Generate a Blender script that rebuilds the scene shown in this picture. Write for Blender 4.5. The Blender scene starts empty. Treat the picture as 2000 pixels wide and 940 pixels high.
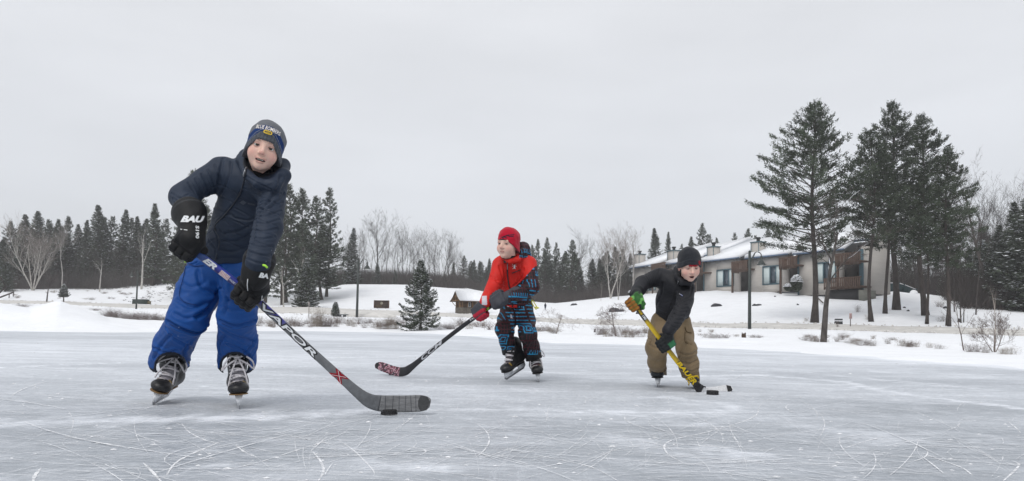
import bpy, math, random, time
import numpy as np
from mathutils import Vector, Matrix
T0 = time.time()
S = bpy.context.scene
C = S.collection
rad = math.radians
# ------------------------------------------------------------------ camera
EYE = np.array([0.0, 0.0, 0.4])
PITCH, ROLL = rad(2.7), rad(1.0)
FPX = 2000 * 24 / 36.0
CX, CY = 1000.0, 577.0
Fw = np.array([0, math.cos(PITCH), math.sin(PITCH)])
U0 = np.array([0, -math.sin(PITCH), math.cos(PITCH)])
R0 = np.array([1.0, 0, 0])
Rt = math.cos(ROLL) * R0 + math.sin(ROLL) * U0
Up = -math.sin(ROLL) * R0 + math.cos(ROLL) * U0
cd = bpy.data.cameras.new('camera'); cam = bpy.data.objects.new('camera', cd); C.objects.link(cam)
cd.lens = 24; cd.sensor_width = 36; cd.shift_y = (CY - 470) / 2000.0
cd.clip_start = 0.05; cd.clip_end = 6000
m = Matrix.Identity(4)
for i in range(3):
    m[i][0] = Rt[i]; m[i][1] = Up[i]; m[i][2] = -Fw[i]; m[i][3] = EYE[i]
cam.matrix_world = m
S.camera = cam
# ------------------------------------------------------------------ light
SUN_EL, SUN_AZ = rad(48), rad(205)      # azimuth clockwise from +Y
W = bpy.data.worlds.new('World'); S.world = W; W.use_nodes = True
nt = W.node_tree; N = nt.nodes; L = nt.links; N.clear()
out = N.new('ShaderNodeOutputWorld'); bg = N.new('ShaderNodeBackground')
sky = N.new('ShaderNodeTexSky'); sky.sky_type = 'NISHITA'; sky.sun_disc = False
sky.sun_elevation = SUN_EL; sky.sun_rotation = SUN_AZ
tc = N.new('ShaderNodeTexCoord'); sep = N.new('ShaderNodeSeparateXYZ')
L.new(tc.outputs['Generated'], sep.inputs[0])
rmp = N.new('ShaderNodeValToRGB')
rmp.color_ramp.elements[0].position = 0.0; rmp.color_ramp.elements[0].color = (7.2, 7.42, 7.85, 1)
rmp.color_ramp.elements[1].position = 0.42; rmp.color_ramp.elements[1].color = (8.0, 8.15, 8.45, 1)
L.new(sep.outputs[2], rmp.inputs[0])
nz = N.new('ShaderNodeTexNoise'); nz.inputs['Scale'].default_value = 1.6; nz.inputs['Detail'].default_value = 4
mp = N.new('ShaderNodeMapping'); mp.inputs['Scale'].default_value = (1, 1, 4)
L.new(tc.outputs['Generated'], mp.inputs[0]); L.new(mp.outputs[0], nz.inputs['Vector'])
mr = N.new('ShaderNodeMapRange'); mr.inputs[1].default_value = 0.3; mr.inputs[2].default_value = 0.7
mr.inputs[3].default_value = 0.93; mr.inputs[4].default_value = 1.07
L.new(nz.outputs['Fac'], mr.inputs[0])
mu = N.new('ShaderNodeVectorMath'); mu.operation = 'SCALE'
L.new(rmp.outputs[0], mu.inputs[0]); L.new(mr.outputs[0], mu.inputs['Scale'])
mx = N.new('ShaderNodeMix'); mx.data_type = 'RGBA'; mx.inputs[0].default_value = 0.08
L.new(mu.outputs[0], mx.inputs[6]); L.new(sky.outputs[0], mx.inputs[7])
L.new(mx.outputs[2], bg.inputs[0]); bg.inputs[1].default_value = 0.1
L.new(bg.outputs[0], out.inputs[0])
sl = bpy.data.lights.new('sun', 'SUN'); so = bpy.data.objects.new('sun', sl); C.objects.link(so)
sl.energy = 1.4; sl.angle = rad(25); sl.color = (1.0, 0.97, 0.93)
sdir = Vector((math.sin(SUN_AZ) * math.cos(SUN_EL), math.cos(SUN_AZ) * math.cos(SUN_EL), math.sin(SUN_EL)))
so.rotation_euler = sdir.to_track_quat('Z', 'Y').to_euler()
S.view_settings.view_transform = 'Standard'; S.view_settings.look = 'None'
S.view_settings.exposure = 0.10; S.view_settings.gamma = 1
# ------------------------------------------------------------------ photo geometry -> world
def P(px, py, d):
    """world point seen at photo pixel (px,py) at distance d along the optical axis"""
    return EYE + d * (Fw + (px - CX) / FPX * Rt - (py - CY) / FPX * Up)
def proj(p):
    v = np.asarray(p, float) - EYE
    z = v @ Fw
    return CX + FPX * (v @ Rt) / z, CY - FPX * (v @ Up) / z, z
def GI(px, py):
    """point on the ice"""
    r = Fw + (px - CX) / FPX * Rt - (py - CY) / FPX * Up
    return EYE + r * (-EYE[2] / r[2])
def nrm(v):
    v = np.asarray(v, float); return v / (np.linalg.norm(v) + 1e-12)
# ------------------------------------------------------------------ mesh helpers
def mk_mesh(name, V, F, cols=None, smooth=False, mats=None, midx=None):
    """V Nx3, F list of int arrays (each Mxk) or one array"""
    if isinstance(F, np.ndarray): F = [F]
    F = [np.asarray(f, dtype=np.int32) for f in F if len(f)]
    me = bpy.data.meshes.new(name)
    V = np.ascontiguousarray(V, dtype=np.float32)
    me.vertices.add(len(V)); me.vertices.foreach_set('co', V.ravel())
    nl = sum(f.size for f in F); npoly = sum(len(f) for f in F)
    me.loops.add(nl); me.polygons.add(npoly)
    me.loops.foreach_set('vertex_index', np.concatenate([f.ravel() for f in F]))
    st = []; c = 0
    for f in F:
        st.append(c + np.arange(len(f)) * f.shape[1]); c += f.size
    me.polygons.foreach_set('loop_start', np.concatenate(st).astype(np.int32))
    if midx is not None: me.polygons.foreach_set('material_index', np.asarray(midx, np.int32))
    me.update(calc_edges=True)
    if smooth: me.polygons.foreach_set('use_smooth', np.ones(npoly, bool))
    if cols is not None:
        a = me.color_attributes.new('Col', 'FLOAT_COLOR', 'POINT')
        cc = np.ones((len(V), 4), np.float32); cc[:, :3] = cols
        a.data.foreach_set('color', cc.ravel())
    return me
def link(name, data, parent=None, loc=None):
    o = bpy.data.objects.new(name, data); C.objects.link(o)
    if parent is not None: o.parent = parent
    if loc is not None: o.location = [float(x) for x in loc]
    return o
def tag(o, label=None, cat=None, group=None, kind=None):
    if label: o['label'] = label
    if cat: o['category'] = cat
    if group: o['group'] = group
    if kind: o['kind'] = kind
    return o
def empty(name, loc=(0, 0, 0), label=None, cat=None, group=None, rotz=0.0):
    o = link(name, None, None, loc); o.empty_display_size = 0.2; o.rotation_euler = (0, 0, rotz)
    return tag(o, label, cat, group)
class MB:
    """collects triangles/quads"""
    def __init__(s): s.V = []; s.F = []; s.n = 0; s.c = []
    def add(s, V, F, col=None):
        V = np.asarray(V, float).reshape(-1, 3)
        for f in (F if isinstance(F, list) else [F]):
            f = np.asarray(f, int)
            s.F.append(f + s.n)
        s.V.append(V); s.n += len(V)
        if col is not None:
            s.c.append(np.broadcast_to(np.asarray(col, float), (len(V), 3)))
        return s
    def box(s, c, size, R=None, col=None, taper=1.0):
        x, y, z = np.asarray(size, float) / 2
        v = np.array([[-x, -y, -z], [x, -y, -z], [x, y, -z], [-x, y, -z], [-x * taper, -y * taper, z], [x * taper, -y * taper, z], [x * taper, y * taper, z], [-x * taper, y * taper, z]])
        if R is not None: v = v @ np.asarray(R).T
        return s.add(v + np.asarray(c, float), np.array([[0, 3, 2, 1], [4, 5, 6, 7], [0, 1, 5, 4], [1, 2, 6, 5], [2, 3, 7, 6], [3, 0, 4, 7]]), col)
    def tube(s, pts, r, n=6, col=None, cap=True):
        pts = np.asarray(pts, float); m_ = len(pts)
        r = np.broadcast_to(np.asarray(r, float), (m_,))
        t = np.gradient(pts, axis=0); t /= np.linalg.norm(t, axis=1)[:, None] + 1e-12
        ref = np.array([0.0, 0, 1]) if abs(t[0, 2]) < 0.9 else np.array([1.0, 0, 0])
        a = np.cross(t, ref); a /= np.linalg.norm(a, axis=1)[:, None] + 1e-12
        b = np.cross(t, a)
        th = np.arange(n) * 2 * math.pi / n
        V = pts[:, None] + r[:, None, None] * (np.cos(th)[None, :, None] * a[:, None] + np.sin(th)[None, :, None] * b[:, None])
        i = np.arange(m_ - 1)[:, None] * n; j = np.arange(n)[None]; k = (j + 1) % n
        q = np.stack([i + j, i + n + j, i + n + k, i + k], -1).reshape(-1, 4)
        s.add(V.reshape(-1, 3), [q], col)
        if cap:
            base = s.n - m_ * n
            s.F.append(np.arange(n)[None] + base); s.F.append((np.arange(n)[::-1] + (m_ - 1) * n)[None] + base)
        return s
    def mesh(s, name, smooth=False):
        by = {}
        for f in s.F: by.setdefault(f.shape[1], []).append(f)
        cols = np.concatenate(s.c) if s.c and sum(len(c) for c in s.c) == s.n else None
        return mk_mesh(name, np.concatenate(s.V), [np.concatenate(v) for v in by.values()], cols, smooth)
    def build(s, name, mat, parent=None, smooth=False, loc=None):
        me = s.mesh(name, smooth); me.materials.append(mat)
        return link(name, me, parent, loc)
def rnd_noise(Pt, freq, seed=0, n=7):
    r = np.random.RandomState(seed); o = np.zeros(len(Pt))
    for i in range(n):
        k = r.normal(size=3); k /= np.linalg.norm(k); o += np.sin(Pt @ (k * freq * r.uniform(0.6, 1.6)) + r.uniform(0, 6.28))
    return o / math.sqrt(n)
def lin(h):
    h = h.lstrip('#'); c = np.array([int(h[i:i + 2], 16) / 255 for i in (0, 2, 4)])
    return np.where(c <= 0.04045, c / 12.92, ((c + 0.055) / 1.055) ** 2.4)
# ------------------------------------------------------------------ materials
def mat(name, col=(0.5, 0.5, 0.5), rough=0.7, var=0.15, vscale=8.0, bump=0.0, bscale=60.0, attr=False, spec=0.3, metal=0.0, sheen=0.0, stretch=None, sss=0.0, bump2=None):
    m_ = bpy.data.materials.new(name); m_.use_nodes = True
    n = m_.node_tree.nodes; l = m_.node_tree.links; b = n['Principled BSDF']
    b.inputs['Roughness'].default_value = rough; b.inputs['Metallic'].default_value = metal
    b.inputs['Specular IOR Level'].default_value = spec
    if sheen: b.inputs['Sheen Weight'].default_value = sheen
    if sss:
        b.inputs['Subsurface Weight'].default_value = sss; b.inputs['Subsurface Radius'].default_value = (0.01, 0.004, 0.002)
    t = n.new('ShaderNodeTexCoord'); vec = t.outputs['Object']
    if stretch:
        mp_ = n.new('ShaderNodeMapping'); mp_.inputs['Scale'].default_value = stretch; l.new(vec, mp_.inputs[0]); vec = mp_.outputs[0]
    nz_ = n.new('ShaderNodeTexNoise'); nz_.inputs['Scale'].default_value = vscale; nz_.inputs['Detail'].default_value = 5
    nz_.inputs['Roughness'].default_value = 0.65
    l.new(vec, nz_.inputs['Vector'])
    r_ = n.new('ShaderNodeMapRange'); r_.inputs[1].default_value = 0.3; r_.inputs[2].default_value = 0.7
    r_.inputs[3].default_value = 1 - var; r_.inputs[4].default_value = 1 + var
    l.new(nz_.outputs['Fac'], r_.inputs[0])
    sc = n.new('ShaderNodeVectorMath'); sc.operation = 'SCALE'
    if attr:
        a = n.new('ShaderNodeAttribute'); a.attribute_name = 'Col'; l.new(a.outputs['Color'], sc.inputs[0])
    else: sc.inputs[0].default_value = tuple(float(x) for x in col)
    l.new(r_.outputs[0], sc.inputs['Scale']); l.new(sc.outputs[0], b.inputs['Base Color'])
    if bump:
        z = n.new('ShaderNodeTexNoise'); z.inputs['Scale'].default_value = bscale; z.inputs['Detail'].default_value = 4
        l.new(vec, z.inputs['Vector'])
        bm_ = n.new('ShaderNodeBump'); bm_.inputs['Strength'].default_value = bump; bm_.inputs['Distance'].default_value = bump2 or 0.01
        l.new(z.outputs['Fac'], bm_.inputs['Height']); l.new(bm_.outputs[0], b.inputs['Normal'])
    return m_
# ------------------------------------------------------------------ terrain table: photo column -> (distance, photo row of the ground)
def zat(px, d, py):
    """height of a point standing at ground position of column px, distance Y=d, showing at row py"""
    X = (px - CX) / FPX * d
    lo, hi = -60.0, 120.0
    for _ in range(50):
        mid = (lo + hi) / 2
        if proj((X, d, mid))[1] > py: lo = mid
        else: hi = mid
    return (lo + hi) / 2
TERR = {
    0: [(22.5, 645), (23.6, 634), (26, 602), (28.5, 590), (31, 600), (36, 606), (45, 604), (60, 598), (72, 591), (80, 586), (92, 570), (98, 565), (112, 562), (400, 552)],
    60: [(22.5, 645.5), (23.6, 637), (26, 610), (28.5, 600), (31, 602), (36, 606), (45, 604), (60, 598), (72, 591), (80, 586), (92, 569), (98, 564), (112, 561), (400, 552)],
    115: [(22.5, 646), (23.6, 636), (26, 601), (28.5, 586), (31, 597), (36, 606), (45, 604), (60, 598), (72, 591), (80, 586), (92, 568), (98, 563), (112, 560), (400, 552)],
    215: [(23, 646.5), (24, 641), (27, 628), (30, 621), (36, 620), (45, 610), (60, 603), (72, 594), (80, 588), (92, 570), (98, 563), (112, 560), (400, 552)],
    330: [(26, 647), (27, 643), (30, 630), (34, 625), (40, 618), (48, 609), (62, 603), (74, 595), (80, 588), (92, 560), (98, 553), (112, 551), (400, 545)],
    480: [(34, 647), (35, 643), (38, 637), (42, 632), (48, 623), (54, 618), (62, 604), (70, 600), (80, 598), (92, 590), (100, 580), (112, 570), (400, 550)],
    600: [(38, 645.5), (39, 643.5), (42, 640), (45, 634), (49, 622), (54, 616), (62, 604), (68, 600), (76, 596), (86, 580), (97, 560), (108, 554), (400, 545)],
    690: [(39, 647), (40, 645), (43, 642), (46, 637), (50, 624), (54, 619), (62, 607), (68, 602), (76, 592), (86, 574), (97, 556), (108, 553), (400, 545)],
    800: [(38, 649.5), (39, 648), (42, 646), (46, 638), (50, 626), (54, 622), (60, 613), (66, 609), (74, 600), (86, 575), (97, 557), (108, 556), (400, 548)],
    905: [(30, 655), (32, 652), (38, 647.5), (42, 644), (48, 634), (52, 626), (60, 617), (66, 613), (76, 600), (88, 580), (98, 565), (112, 562), (400, 553)],
    1000: [(20.4, 666), (21.5, 663), (28, 657), (36, 649), (44, 638), (49, 630), (56, 622), (62, 618), (72, 605), (84, 592), (96, 584), (112, 580), (400, 565)],
    1085: [(18.4, 670), (19.5, 667), (26, 660), (33, 653), (41, 644), (48, 634), (55, 626), (60, 621), (72, 610), (84, 600), (92, 592), (112, 589), (400, 575)],
    1180: [(18.4, 672), (19.5, 669), (25, 663), (30, 658), (38, 648), (46, 637), (53, 628), (58, 621), (70, 606), (80, 592), (88, 583), (112, 579), (400, 575)],
    1290: [(17.5, 675), (18.5, 672), (25, 664), (30, 658), (38, 648), (44, 641), (51, 631), (56, 624), (66, 604), (76, 588), (88, 572), (112, 570), (400, 560)],
    1400: [(15.8, 680), (16.8, 677), (24, 666), (29, 660), (36, 651), (42, 643), (47, 635), (52, 628), (60, 606), (70, 586), (80, 566), (112, 565), (400, 560)],
    1500: [(14.3, 686), (15.3, 683), (22, 670), (27, 663), (34, 651), (39, 643), (42.5, 642), (46, 634), (50, 625), (58, 603), (68, 575), (76, 564), (112, 560), (400, 560)],
    1620: [(12.4, 694), (13.4, 690), (19, 676), (25, 668), (33, 655), (38, 647), (41, 644), (44.5, 637), (48, 629), (55, 608), (64, 582), (71, 572), (80, 572), (112, 568), (400, 565)],
    1750: [(10.7, 702), (11.7, 698), (17, 682), (23, 673), (31, 659), (36, 651), (39.5, 650), (43, 642), (46, 632), (52, 607), (60, 582), (67, 570), (80, 570), (112, 568), (400, 565)],
    1870: [(9.6, 709), (10.6, 704), (15, 688), (21, 678), (29, 663), (33, 656), (37, 653), (40, 646), (44, 634), (52, 608), (60, 590), (67, 583), (80, 582), (112, 578), (400, 570)],
    2000: [(8.5, 719), (9.5, 712), (14, 693), (20, 684), (27, 667), (31, 659), (35, 657), (38, 650), (43, 634), (52, 612), (60, 600), (67, 597), (80, 596), (112, 590), (400, 575)],
}
TK = sorted(TERR)
DG = np.concatenate([np.arange(7.5, 30, 0.25), np.arange(30, 60, 0.5), np.arange(60, 120, 1.0), np.geomspace(120, 420, 20)])
TZ = []
EDGE = []
for k in TK:
    tb = TERR[k]; ds = np.array([t[0] for t in tb]); zs = np.array([zat(k, t[0], t[1]) for t in tb])
    zz = np.interp(DG, ds, zs)
    zz = np.convolve(np.pad(zz, 2, mode='edge'), np.ones(5) / 5, 'valid')
    e = ds[0]; EDGE.append(e)
    zz = np.where(DG < e, -0.03 - np.minimum((e - DG) * 0.05, 0.2), np.maximum(zz, 0.012 + 0.02 * np.minimum(DG - e, 1)))
    TZ.append(zz)
TZ = np.array(TZ); TKA = np.array(TK, float)
def edge_at(px): return np.interp(px, TKA, EDGE)
def terrain(X, Y):
    X = np.atleast_1d(np.asarray(X, float)); Y = np.atleast_1d(np.asarray(Y, float))
    px = np.clip(CX + FPX * X / np.maximum(Y, 1), TKA[0], TKA[-1] - 1e-6)
    i = np.clip(np.searchsorted(TKA, px, side='right') - 1, 0, len(TK) - 2)
    f = (px - TKA[i]) / (TKA[i + 1] - TKA[i])
    fj = np.interp(Y, DG, np.arange(len(DG))); j = np.clip(fj.astype(int), 0, len(DG) - 2); g = fj - j
    a = TZ[i, j] * (1 - g) + TZ[i, j + 1] * g; b = TZ[i + 1, j] * (1 - g) + TZ[i + 1, j + 1] * g
    z = a * (1 - f) + b * f
    P2 = np.stack([X, Y, X * 0], 1)
    e = edge_at(px)
    amp = np.clip((Y - e) / 6, 0, 1)
    z = z + amp * (0.012 * rnd_noise(P2, 1.1, 3) + 0.007 * rnd_noise(P2, 3.3, 4)) + np.clip((Y - 30) / 40, 0, 1) * (0.05 * rnd_noise(P2, 0.7, 5) + 0.022 * rnd_noise(P2, 2.1, 9))
    # soft ragged drift edge on the ice
    z = z + np.where(np.abs(Y - e) < 2.5, 0.012 * rnd_noise(P2, 2.2, 6) * (1 - np.abs(Y - e) / 2.5), 0)
    # low hollows and plough lumps in the shore strip
    band = np.exp(-((Y - (e + 9)) / 6) ** 2)
    z = z + band * 0.035 * rnd_noise(P2, 2.6, 8)
    return z
def gp(px, d):
    X = (px - CX) / FPX * d
    return np.array([X, d, float(terrain(X, d)[0])])
def onground(px, py, dmin=9.0, dmax=130.0):
    """first terrain point seen at the photo pixel"""
    r = Fw + (px - CX) / FPX * Rt - (py - CY) / FPX * Up
    ds = np.concatenate([np.arange(dmin, 60, 0.25), np.arange(60, dmax, 0.5)])
    pts = EYE + ds[:, None] * r
    h = terrain(pts[:, 0], pts[:, 1]) - pts[:, 2]
    w = np.where(h > 0)[0]
    if len(w) == 0: return gp(px, dmax)
    p = pts[w[0]]; return np.array([p[0], p[1], float(terrain(p[0], p[1])[0])])
# snow mesh, a fan of the visible land
cols_px = np.concatenate([np.linspace(-900, -20, 45), np.linspace(0, 2000, 401), np.linspace(2020, 2900, 45)])
dd = np.concatenate([np.arange(7.6, 30, 0.3), np.arange(30, 60, 0.5), np.arange(60, 120, 1.2), np.geomspace(121, 410, 20)])
GX = (cols_px[:, None] - CX) / FPX * dd[None]; GY = np.broadcast_to(dd[None], GX.shape)
GZ = terrain(GX.ravel(), np.minimum(GY.ravel(), 415)).reshape(GX.shape)
V = np.stack([GX, GY, GZ], -1).reshape(-1, 3)
nI, nJ = GX.shape
ii, jj = np.meshgrid(np.arange(nI - 1), np.arange(nJ - 1), indexing='ij')
q = np.stack([ii * nJ + jj, (ii + 1) * nJ + jj, (ii + 1) * nJ + jj + 1, ii * nJ + jj + 1], -1).reshape(-1, 4)
keep = V[q][:, :, 2].max(1) > -0.06
M_snow = mat('snow', (0.86, 0.875, 0.90), 0.75, 0.045, 0.9, bump=0.65, bscale=2.4, spec=0.2, bump2=0.10)
me = mk_mesh('snow_ground', V, q[keep], smooth=True); me.materials.append(M_snow)
tag(link('snow_ground', me), kind='structure')
# wide ground sheet under everything, out to the horizon
ring = MB(); ang = np.linspace(0, 2 * math.pi, 65)[:-1]; rr = [0, 40, 150, 300, 620]
Vr = [[0, 0, -0.45]] + [[r * math.cos(a), r * math.sin(a), -0.45] for r in rr[1:] for a in ang]
Fq = [[1 + k * 64 + j, 1 + (k + 1) * 64 + j, 1 + (k + 1) * 64 + (j + 1) % 64, 1 + k * 64 + (j + 1) % 64] for k in range(3) for j in range(64)]
Ft = [[0, 1 + j, 1 + (j + 1) % 64] for j in range(64)]
me = mk_mesh('ground', np.array(Vr), [np.array(Ft), np.array(Fq)]); me.materials.append(M_snow)
tag(link('ground', me), kind='structure')
# ------------------------------------------------------------------ ice
def frost_field(X, Y):
    """how much snow dust lies on the ice (0..1)"""
    P2 = np.stack([X, Y, X * 0], 1)
    px = CX + FPX * X / np.maximum(Y, 0.5); fr = np.zeros(len(X))
    wob = 0.5 + 0.5 * rnd_noise(P2 * [1, 1, 1], 5.0, 21) * 0.6
    # dusty strip running across in front of the front skater, and other swept strips
    def strip(pts, wid, amp, seed, sharp=1):
        nonlocal fr
        g = np.array([GI(x, y)[:2] for x, y in pts])
        best = np.full(len(X), 9e9); tt = np.zeros(len(X))
        for a, b in zip(g[:-1], g[1:]):
            ab = b - a; h = np.clip(((X - a[0]) * ab[0] + (Y - a[1]) * ab[1]) / (ab @ ab), 0, 1)
            dx = X - a[0] - h * ab[0]; dy = Y - a[1] - h * ab[1]; dist = np.hypot(dx, dy)
            best = np.minimum(best, dist)
        n_ = rnd_noise(P2, 9 / max(wid, .2), seed) * 0.35 + rnd_noise(P2, 30, seed + 1) * 0.15
        fr = np.maximum(fr, amp * np.clip(1.15 - best / wid + n_ * 0.8, 0, 1) * (0.75 + 0.25 * np.clip(n_ + 0.5, 0, 1)))
    strip([(-200, 830), (120, 826), (330, 818), (560, 812), (760, 800)], 0.16, 0.75, 31)
    strip([(700, 800), (1000, 800), (1250, 806), (1400, 806), (1440, 800), (1420, 788), (1290, 775)], 0.09, 0.7, 33)
    strip([(-100, 722), (150, 712), (300, 707), (520, 703), (800, 695), (950, 690)], 0.10, 0.9, 35)
    strip([(0, 664), (200, 664), (500, 662)], 0.3, 0.7, 37); strip([(600, 672), (900, 670)], 0.25, 0.5, 38)
    strip([(1300, 735), (1480, 733), (1640, 745), (1760, 770), (2000, 798), (2300, 830)], 0.13, 0.85, 39)
    strip([(1100, 710), (1450, 716), (1700, 740), (2000, 768)], 0.2, 0.5, 41)
    strip([(1040, 712), (1200, 712), (1350, 722), (1500, 728)], 0.12, 0.45, 43)
    strip([(40, 782), (95, 781)], 0.035, 0.8, 45); strip([(330, 920), (440, 908)], 0.03, 0.6, 47)
    strip([(1370, 875), (1450, 885)], 0.10, 0.6, 49); strip([(720, 905), (860, 915)], 0.07, 0.6, 61); strip([(1540, 830), (1700, 845)], 0.10, 0.4, 62); strip([(1180, 850), (1300, 880)], 0.12, 0.35, 63); strip([(1330, 830), (1390, 828)], 0.05, 0.5, 50)
    e = edge_at(px)
    fr = np.maximum(fr, np.clip(1.0 - (e - Y) / (0.05 * e + 0.6) + 0.3 * rnd_noise(P2, 2.0, 51), 0, 1))
    broad = 0.5 + 0.35 * rnd_noise(P2 * [0.5, 1, 1], 0.8, 52) + 0.2 * rnd_noise(P2 * [0.6, 1.4, 1], 3, 53)
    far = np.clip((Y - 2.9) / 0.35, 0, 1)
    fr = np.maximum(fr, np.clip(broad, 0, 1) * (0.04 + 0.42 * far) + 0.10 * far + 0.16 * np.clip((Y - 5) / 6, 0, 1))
    # barer, darker ice: the skated lane at the right
    lane = np.exp(-((Y - (3.75 + .12 * (X - 2.2))) / .42) ** 2) * np.clip((X - 1.0) / .8, 0, 1)
    fr = fr - .30 * lane * (1 - np.clip((fr - .6) * 4, 0, 1))
    return np.clip(fr, 0, 1)
icx = np.concatenate([np.linspace(-2500, -60, 30), np.linspace(-40, 2040, 460), np.linspace(2060, 4500, 30)])
icd = np.concatenate([[0.55, 0.8, 1.1, 1.4], np.geomspace(1.6, 46, 230)])
X = (icx[:, None] - CX) / FPX * icd[None]; Y = np.broadcast_to(icd[None], X.shape)
fr = frost_field(X.ravel(), Y.ravel())
V = np.stack([X.ravel(), Y.ravel(), np.zeros(X.size)], 1)
nI, nJ = X.shape
ii, jj = np.meshgrid(np.arange(nI - 1), np.arange(nJ - 1), indexing='ij')
q = np.stack([ii * nJ + jj, (ii + 1) * nJ + jj, (ii + 1) * nJ + jj + 1, ii * nJ + jj + 1], -1).reshape(-1, 4)
# ice continues behind the camera
b0 = len(V); xs = [X[0, 0], X[-1, 0]]
V = np.concatenate([V, [[-60, -60, 0], [60, -60, 0], [-60, icd[0], 0], [60, icd[0], 0], [-60, 20, 0], [60, 20, 0]]])
extra = np.array([[b0, b0 + 1, b0 + 3, b0 + 2]])
fr2 = np.concatenate([fr, np.full(6, 0.2)])
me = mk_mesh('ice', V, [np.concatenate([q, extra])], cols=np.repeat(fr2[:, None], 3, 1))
M_ice = bpy.data.materials.new('ice'); M_ice.use_nodes = True
n = M_ice.node_tree.nodes; l = M_ice.node_tree.links; b = n['Principled BSDF']
def node(t, **k):
    x = n.new(t)
    for a_, v_ in k.items(): setattr(x, a_, v_)
    return x
def math_(op, a, bb=None, clamp=False):
    x = n.new('ShaderNodeMath'); x.operation = op; x.use_clamp = clamp
    for i_, v_ in enumerate((a, bb)):
        if v_ is None: continue
        if isinstance(v_, (int, float)): x.inputs[i_].default_value = v_
        else: l.new(v_, x.inputs[i_])
    return x.outputs[0]
tc = n.new('ShaderNodeTexCoord'); at = n.new('ShaderNodeAttribute'); at.attribute_name = 'Col'
def noise(scale, st, detail=6, rough=0.6, rot=0, dist=0):
    mp_ = n.new('ShaderNodeMapping'); mp_.inputs['Scale'].default_value = st; mp_.inputs['Rotation'].default_value = (0, 0, rot)
    l.new(tc.outputs['Object'], mp_.inputs[0]); z = n.new('ShaderNodeTexNoise'); z.inputs['Scale'].default_value = scale
    z.inputs['Detail'].default_value = detail; z.inputs['Roughness'].default_value = rough; z.inputs['Distortion'].default_value = dist
    l.new(mp_.outputs[0], z.inputs['Vector']); return z.outputs['Fac']
def rng(s, a, b_, c=0.0, d=1.0):
    x = n.new('ShaderNodeMapRange'); x.inputs[1].default_value = a; x.inputs[2].default_value = b_; x.inputs[3].default_value = c; x.inputs[4].default_value = d
    l.new(s, x.inputs[0]); return x.outputs[0]
fine = rng(noise(26, (1, 1, 1), 8, 0.75), 0.42, 0.72)
streak1 = rng(noise(7, (1, 7, 1), 6, 0.7, 0.25), 0.52, 0.70)
streak2 = rng(noise(5, (9, 1, 1), 6, 0.7, 0.9), 0.55, 0.72)
streak3 = rng(noise(6, (1, 9, 1), 6, 0.7, -0.45), 0.55, 0.72)
speck = rng(noise(110, (1, 1, 1), 2, 0.5), 0.62, 0.72)
blot = rng(noise(1.7, (1, 1, 1), 4, 0.6), 0.35, 0.65)
s_ = math_('ADD', math_('MULTIPLY', streak1, 0.34), math_('ADD', math_('MULTIPLY', streak2, 0.34), math_('MULTIPLY', streak3, 0.36)))
s_ = math_('MULTIPLY', s_, math_('ADD', math_('MULTIPLY', blot, 0.9), 0.25))
s_ = math_('ADD', s_, math_('MULTIPLY', speck, 0.30))
s_ = math_('ADD', s_, math_('MULTIPLY', fine, 0.18))
smear = rng(noise(0.9, (1, 2.4, 1), 8, 0.72, 0.1, 0.9), 0.47, 0.66)
smear2 = rng(noise(2.6, (1, 2.0, 1), 8, 0.74, -0.2, 1.2), 0.50, 0.66)
s_ = math_('ADD', s_, math_('ADD', math_('MULTIPLY', smear, 0.30), math_('MULTIPLY', smear2, 0.26)))
fa = math_('MULTIPLY', at.outputs['Fac'], math_('ADD', math_('MULTIPLY', fine, 0.55), 0.72))
tot = math_('ADD', fa, s_, True)
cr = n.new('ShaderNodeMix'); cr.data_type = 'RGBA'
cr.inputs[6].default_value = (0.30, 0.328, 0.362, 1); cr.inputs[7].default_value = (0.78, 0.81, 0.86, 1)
l.new(tot, cr.inputs[0]); l.new(cr.outputs[2], b.inputs['Base Color'])
l.new(rng(tot, 0, 1, 0.38, 0.9), b.inputs['Roughness']); b.inputs['Specular IOR Level'].default_value = 0.28
bp = n.new('ShaderNodeBump'); bp.inputs['Strength'].default_value = 0.35; bp.inputs['Distance'].default_value = 0.004
l.new(tot, bp.inputs['Height']); l.new(bp.outputs[0], b.inputs['Normal'])
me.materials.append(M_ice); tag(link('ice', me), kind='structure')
# ------------------------------------------------------------------ scratches cut by skates: thin curls of shaved ice
rs = np.random.RandomState(5); sm = MB()
def ribbon(pts, w, z):
    pts = np.asarray(pts); t = np.gradient(pts, axis=0); t /= np.linalg.norm(t, axis=1)[:, None] + 1e-9
    nn = np.stack([-t[:, 1], t[:, 0]], 1); k = len(pts)
    ww = w * (0.35 + 0.65 * np.sin(np.linspace(0.15, 3.0, k))) * rs.uniform(0.6, 1.2, k)
    a = pts + nn * ww[:, None] / 2; b_ = pts - nn * ww[:, None] / 2
    V_ = np.concatenate([np.c_[a, np.full(k, z)], np.c_[b_, np.full(k, z)]]); i_ = np.arange(k - 1)
    sm.add(V_, np.stack([i_, i_ + 1, i_ + 1 + k, i_ + k], 1))
zz = 0.0012
def curve_px(pl, w):
    global zz
    g = np.array([GI(x, y)[:2] for x, y in pl]); s_ = np.linspace(0, len(g) - 1, 26)
    # catmull-rom
    out_ = []
    for u in s_:
        i_ = min(int(u), len(g) - 2); f = u - i_
        p0, p1, p2, p3 = g[max(i_ - 1, 0)], g[i_], g[i_ + 1], g[min(i_ + 2, len(g) - 1)]
        out_.append(0.5 * ((2 * p1) + (-p0 + p2) * f + (2 * p0 - 5 * p1 + 4 * p2 - p3) * f * f + (-p0 + 3 * p1 - 3 * p2 + p3) * f ** 3))
    ribbon(out_, w, zz); zz += 0.000003
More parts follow.
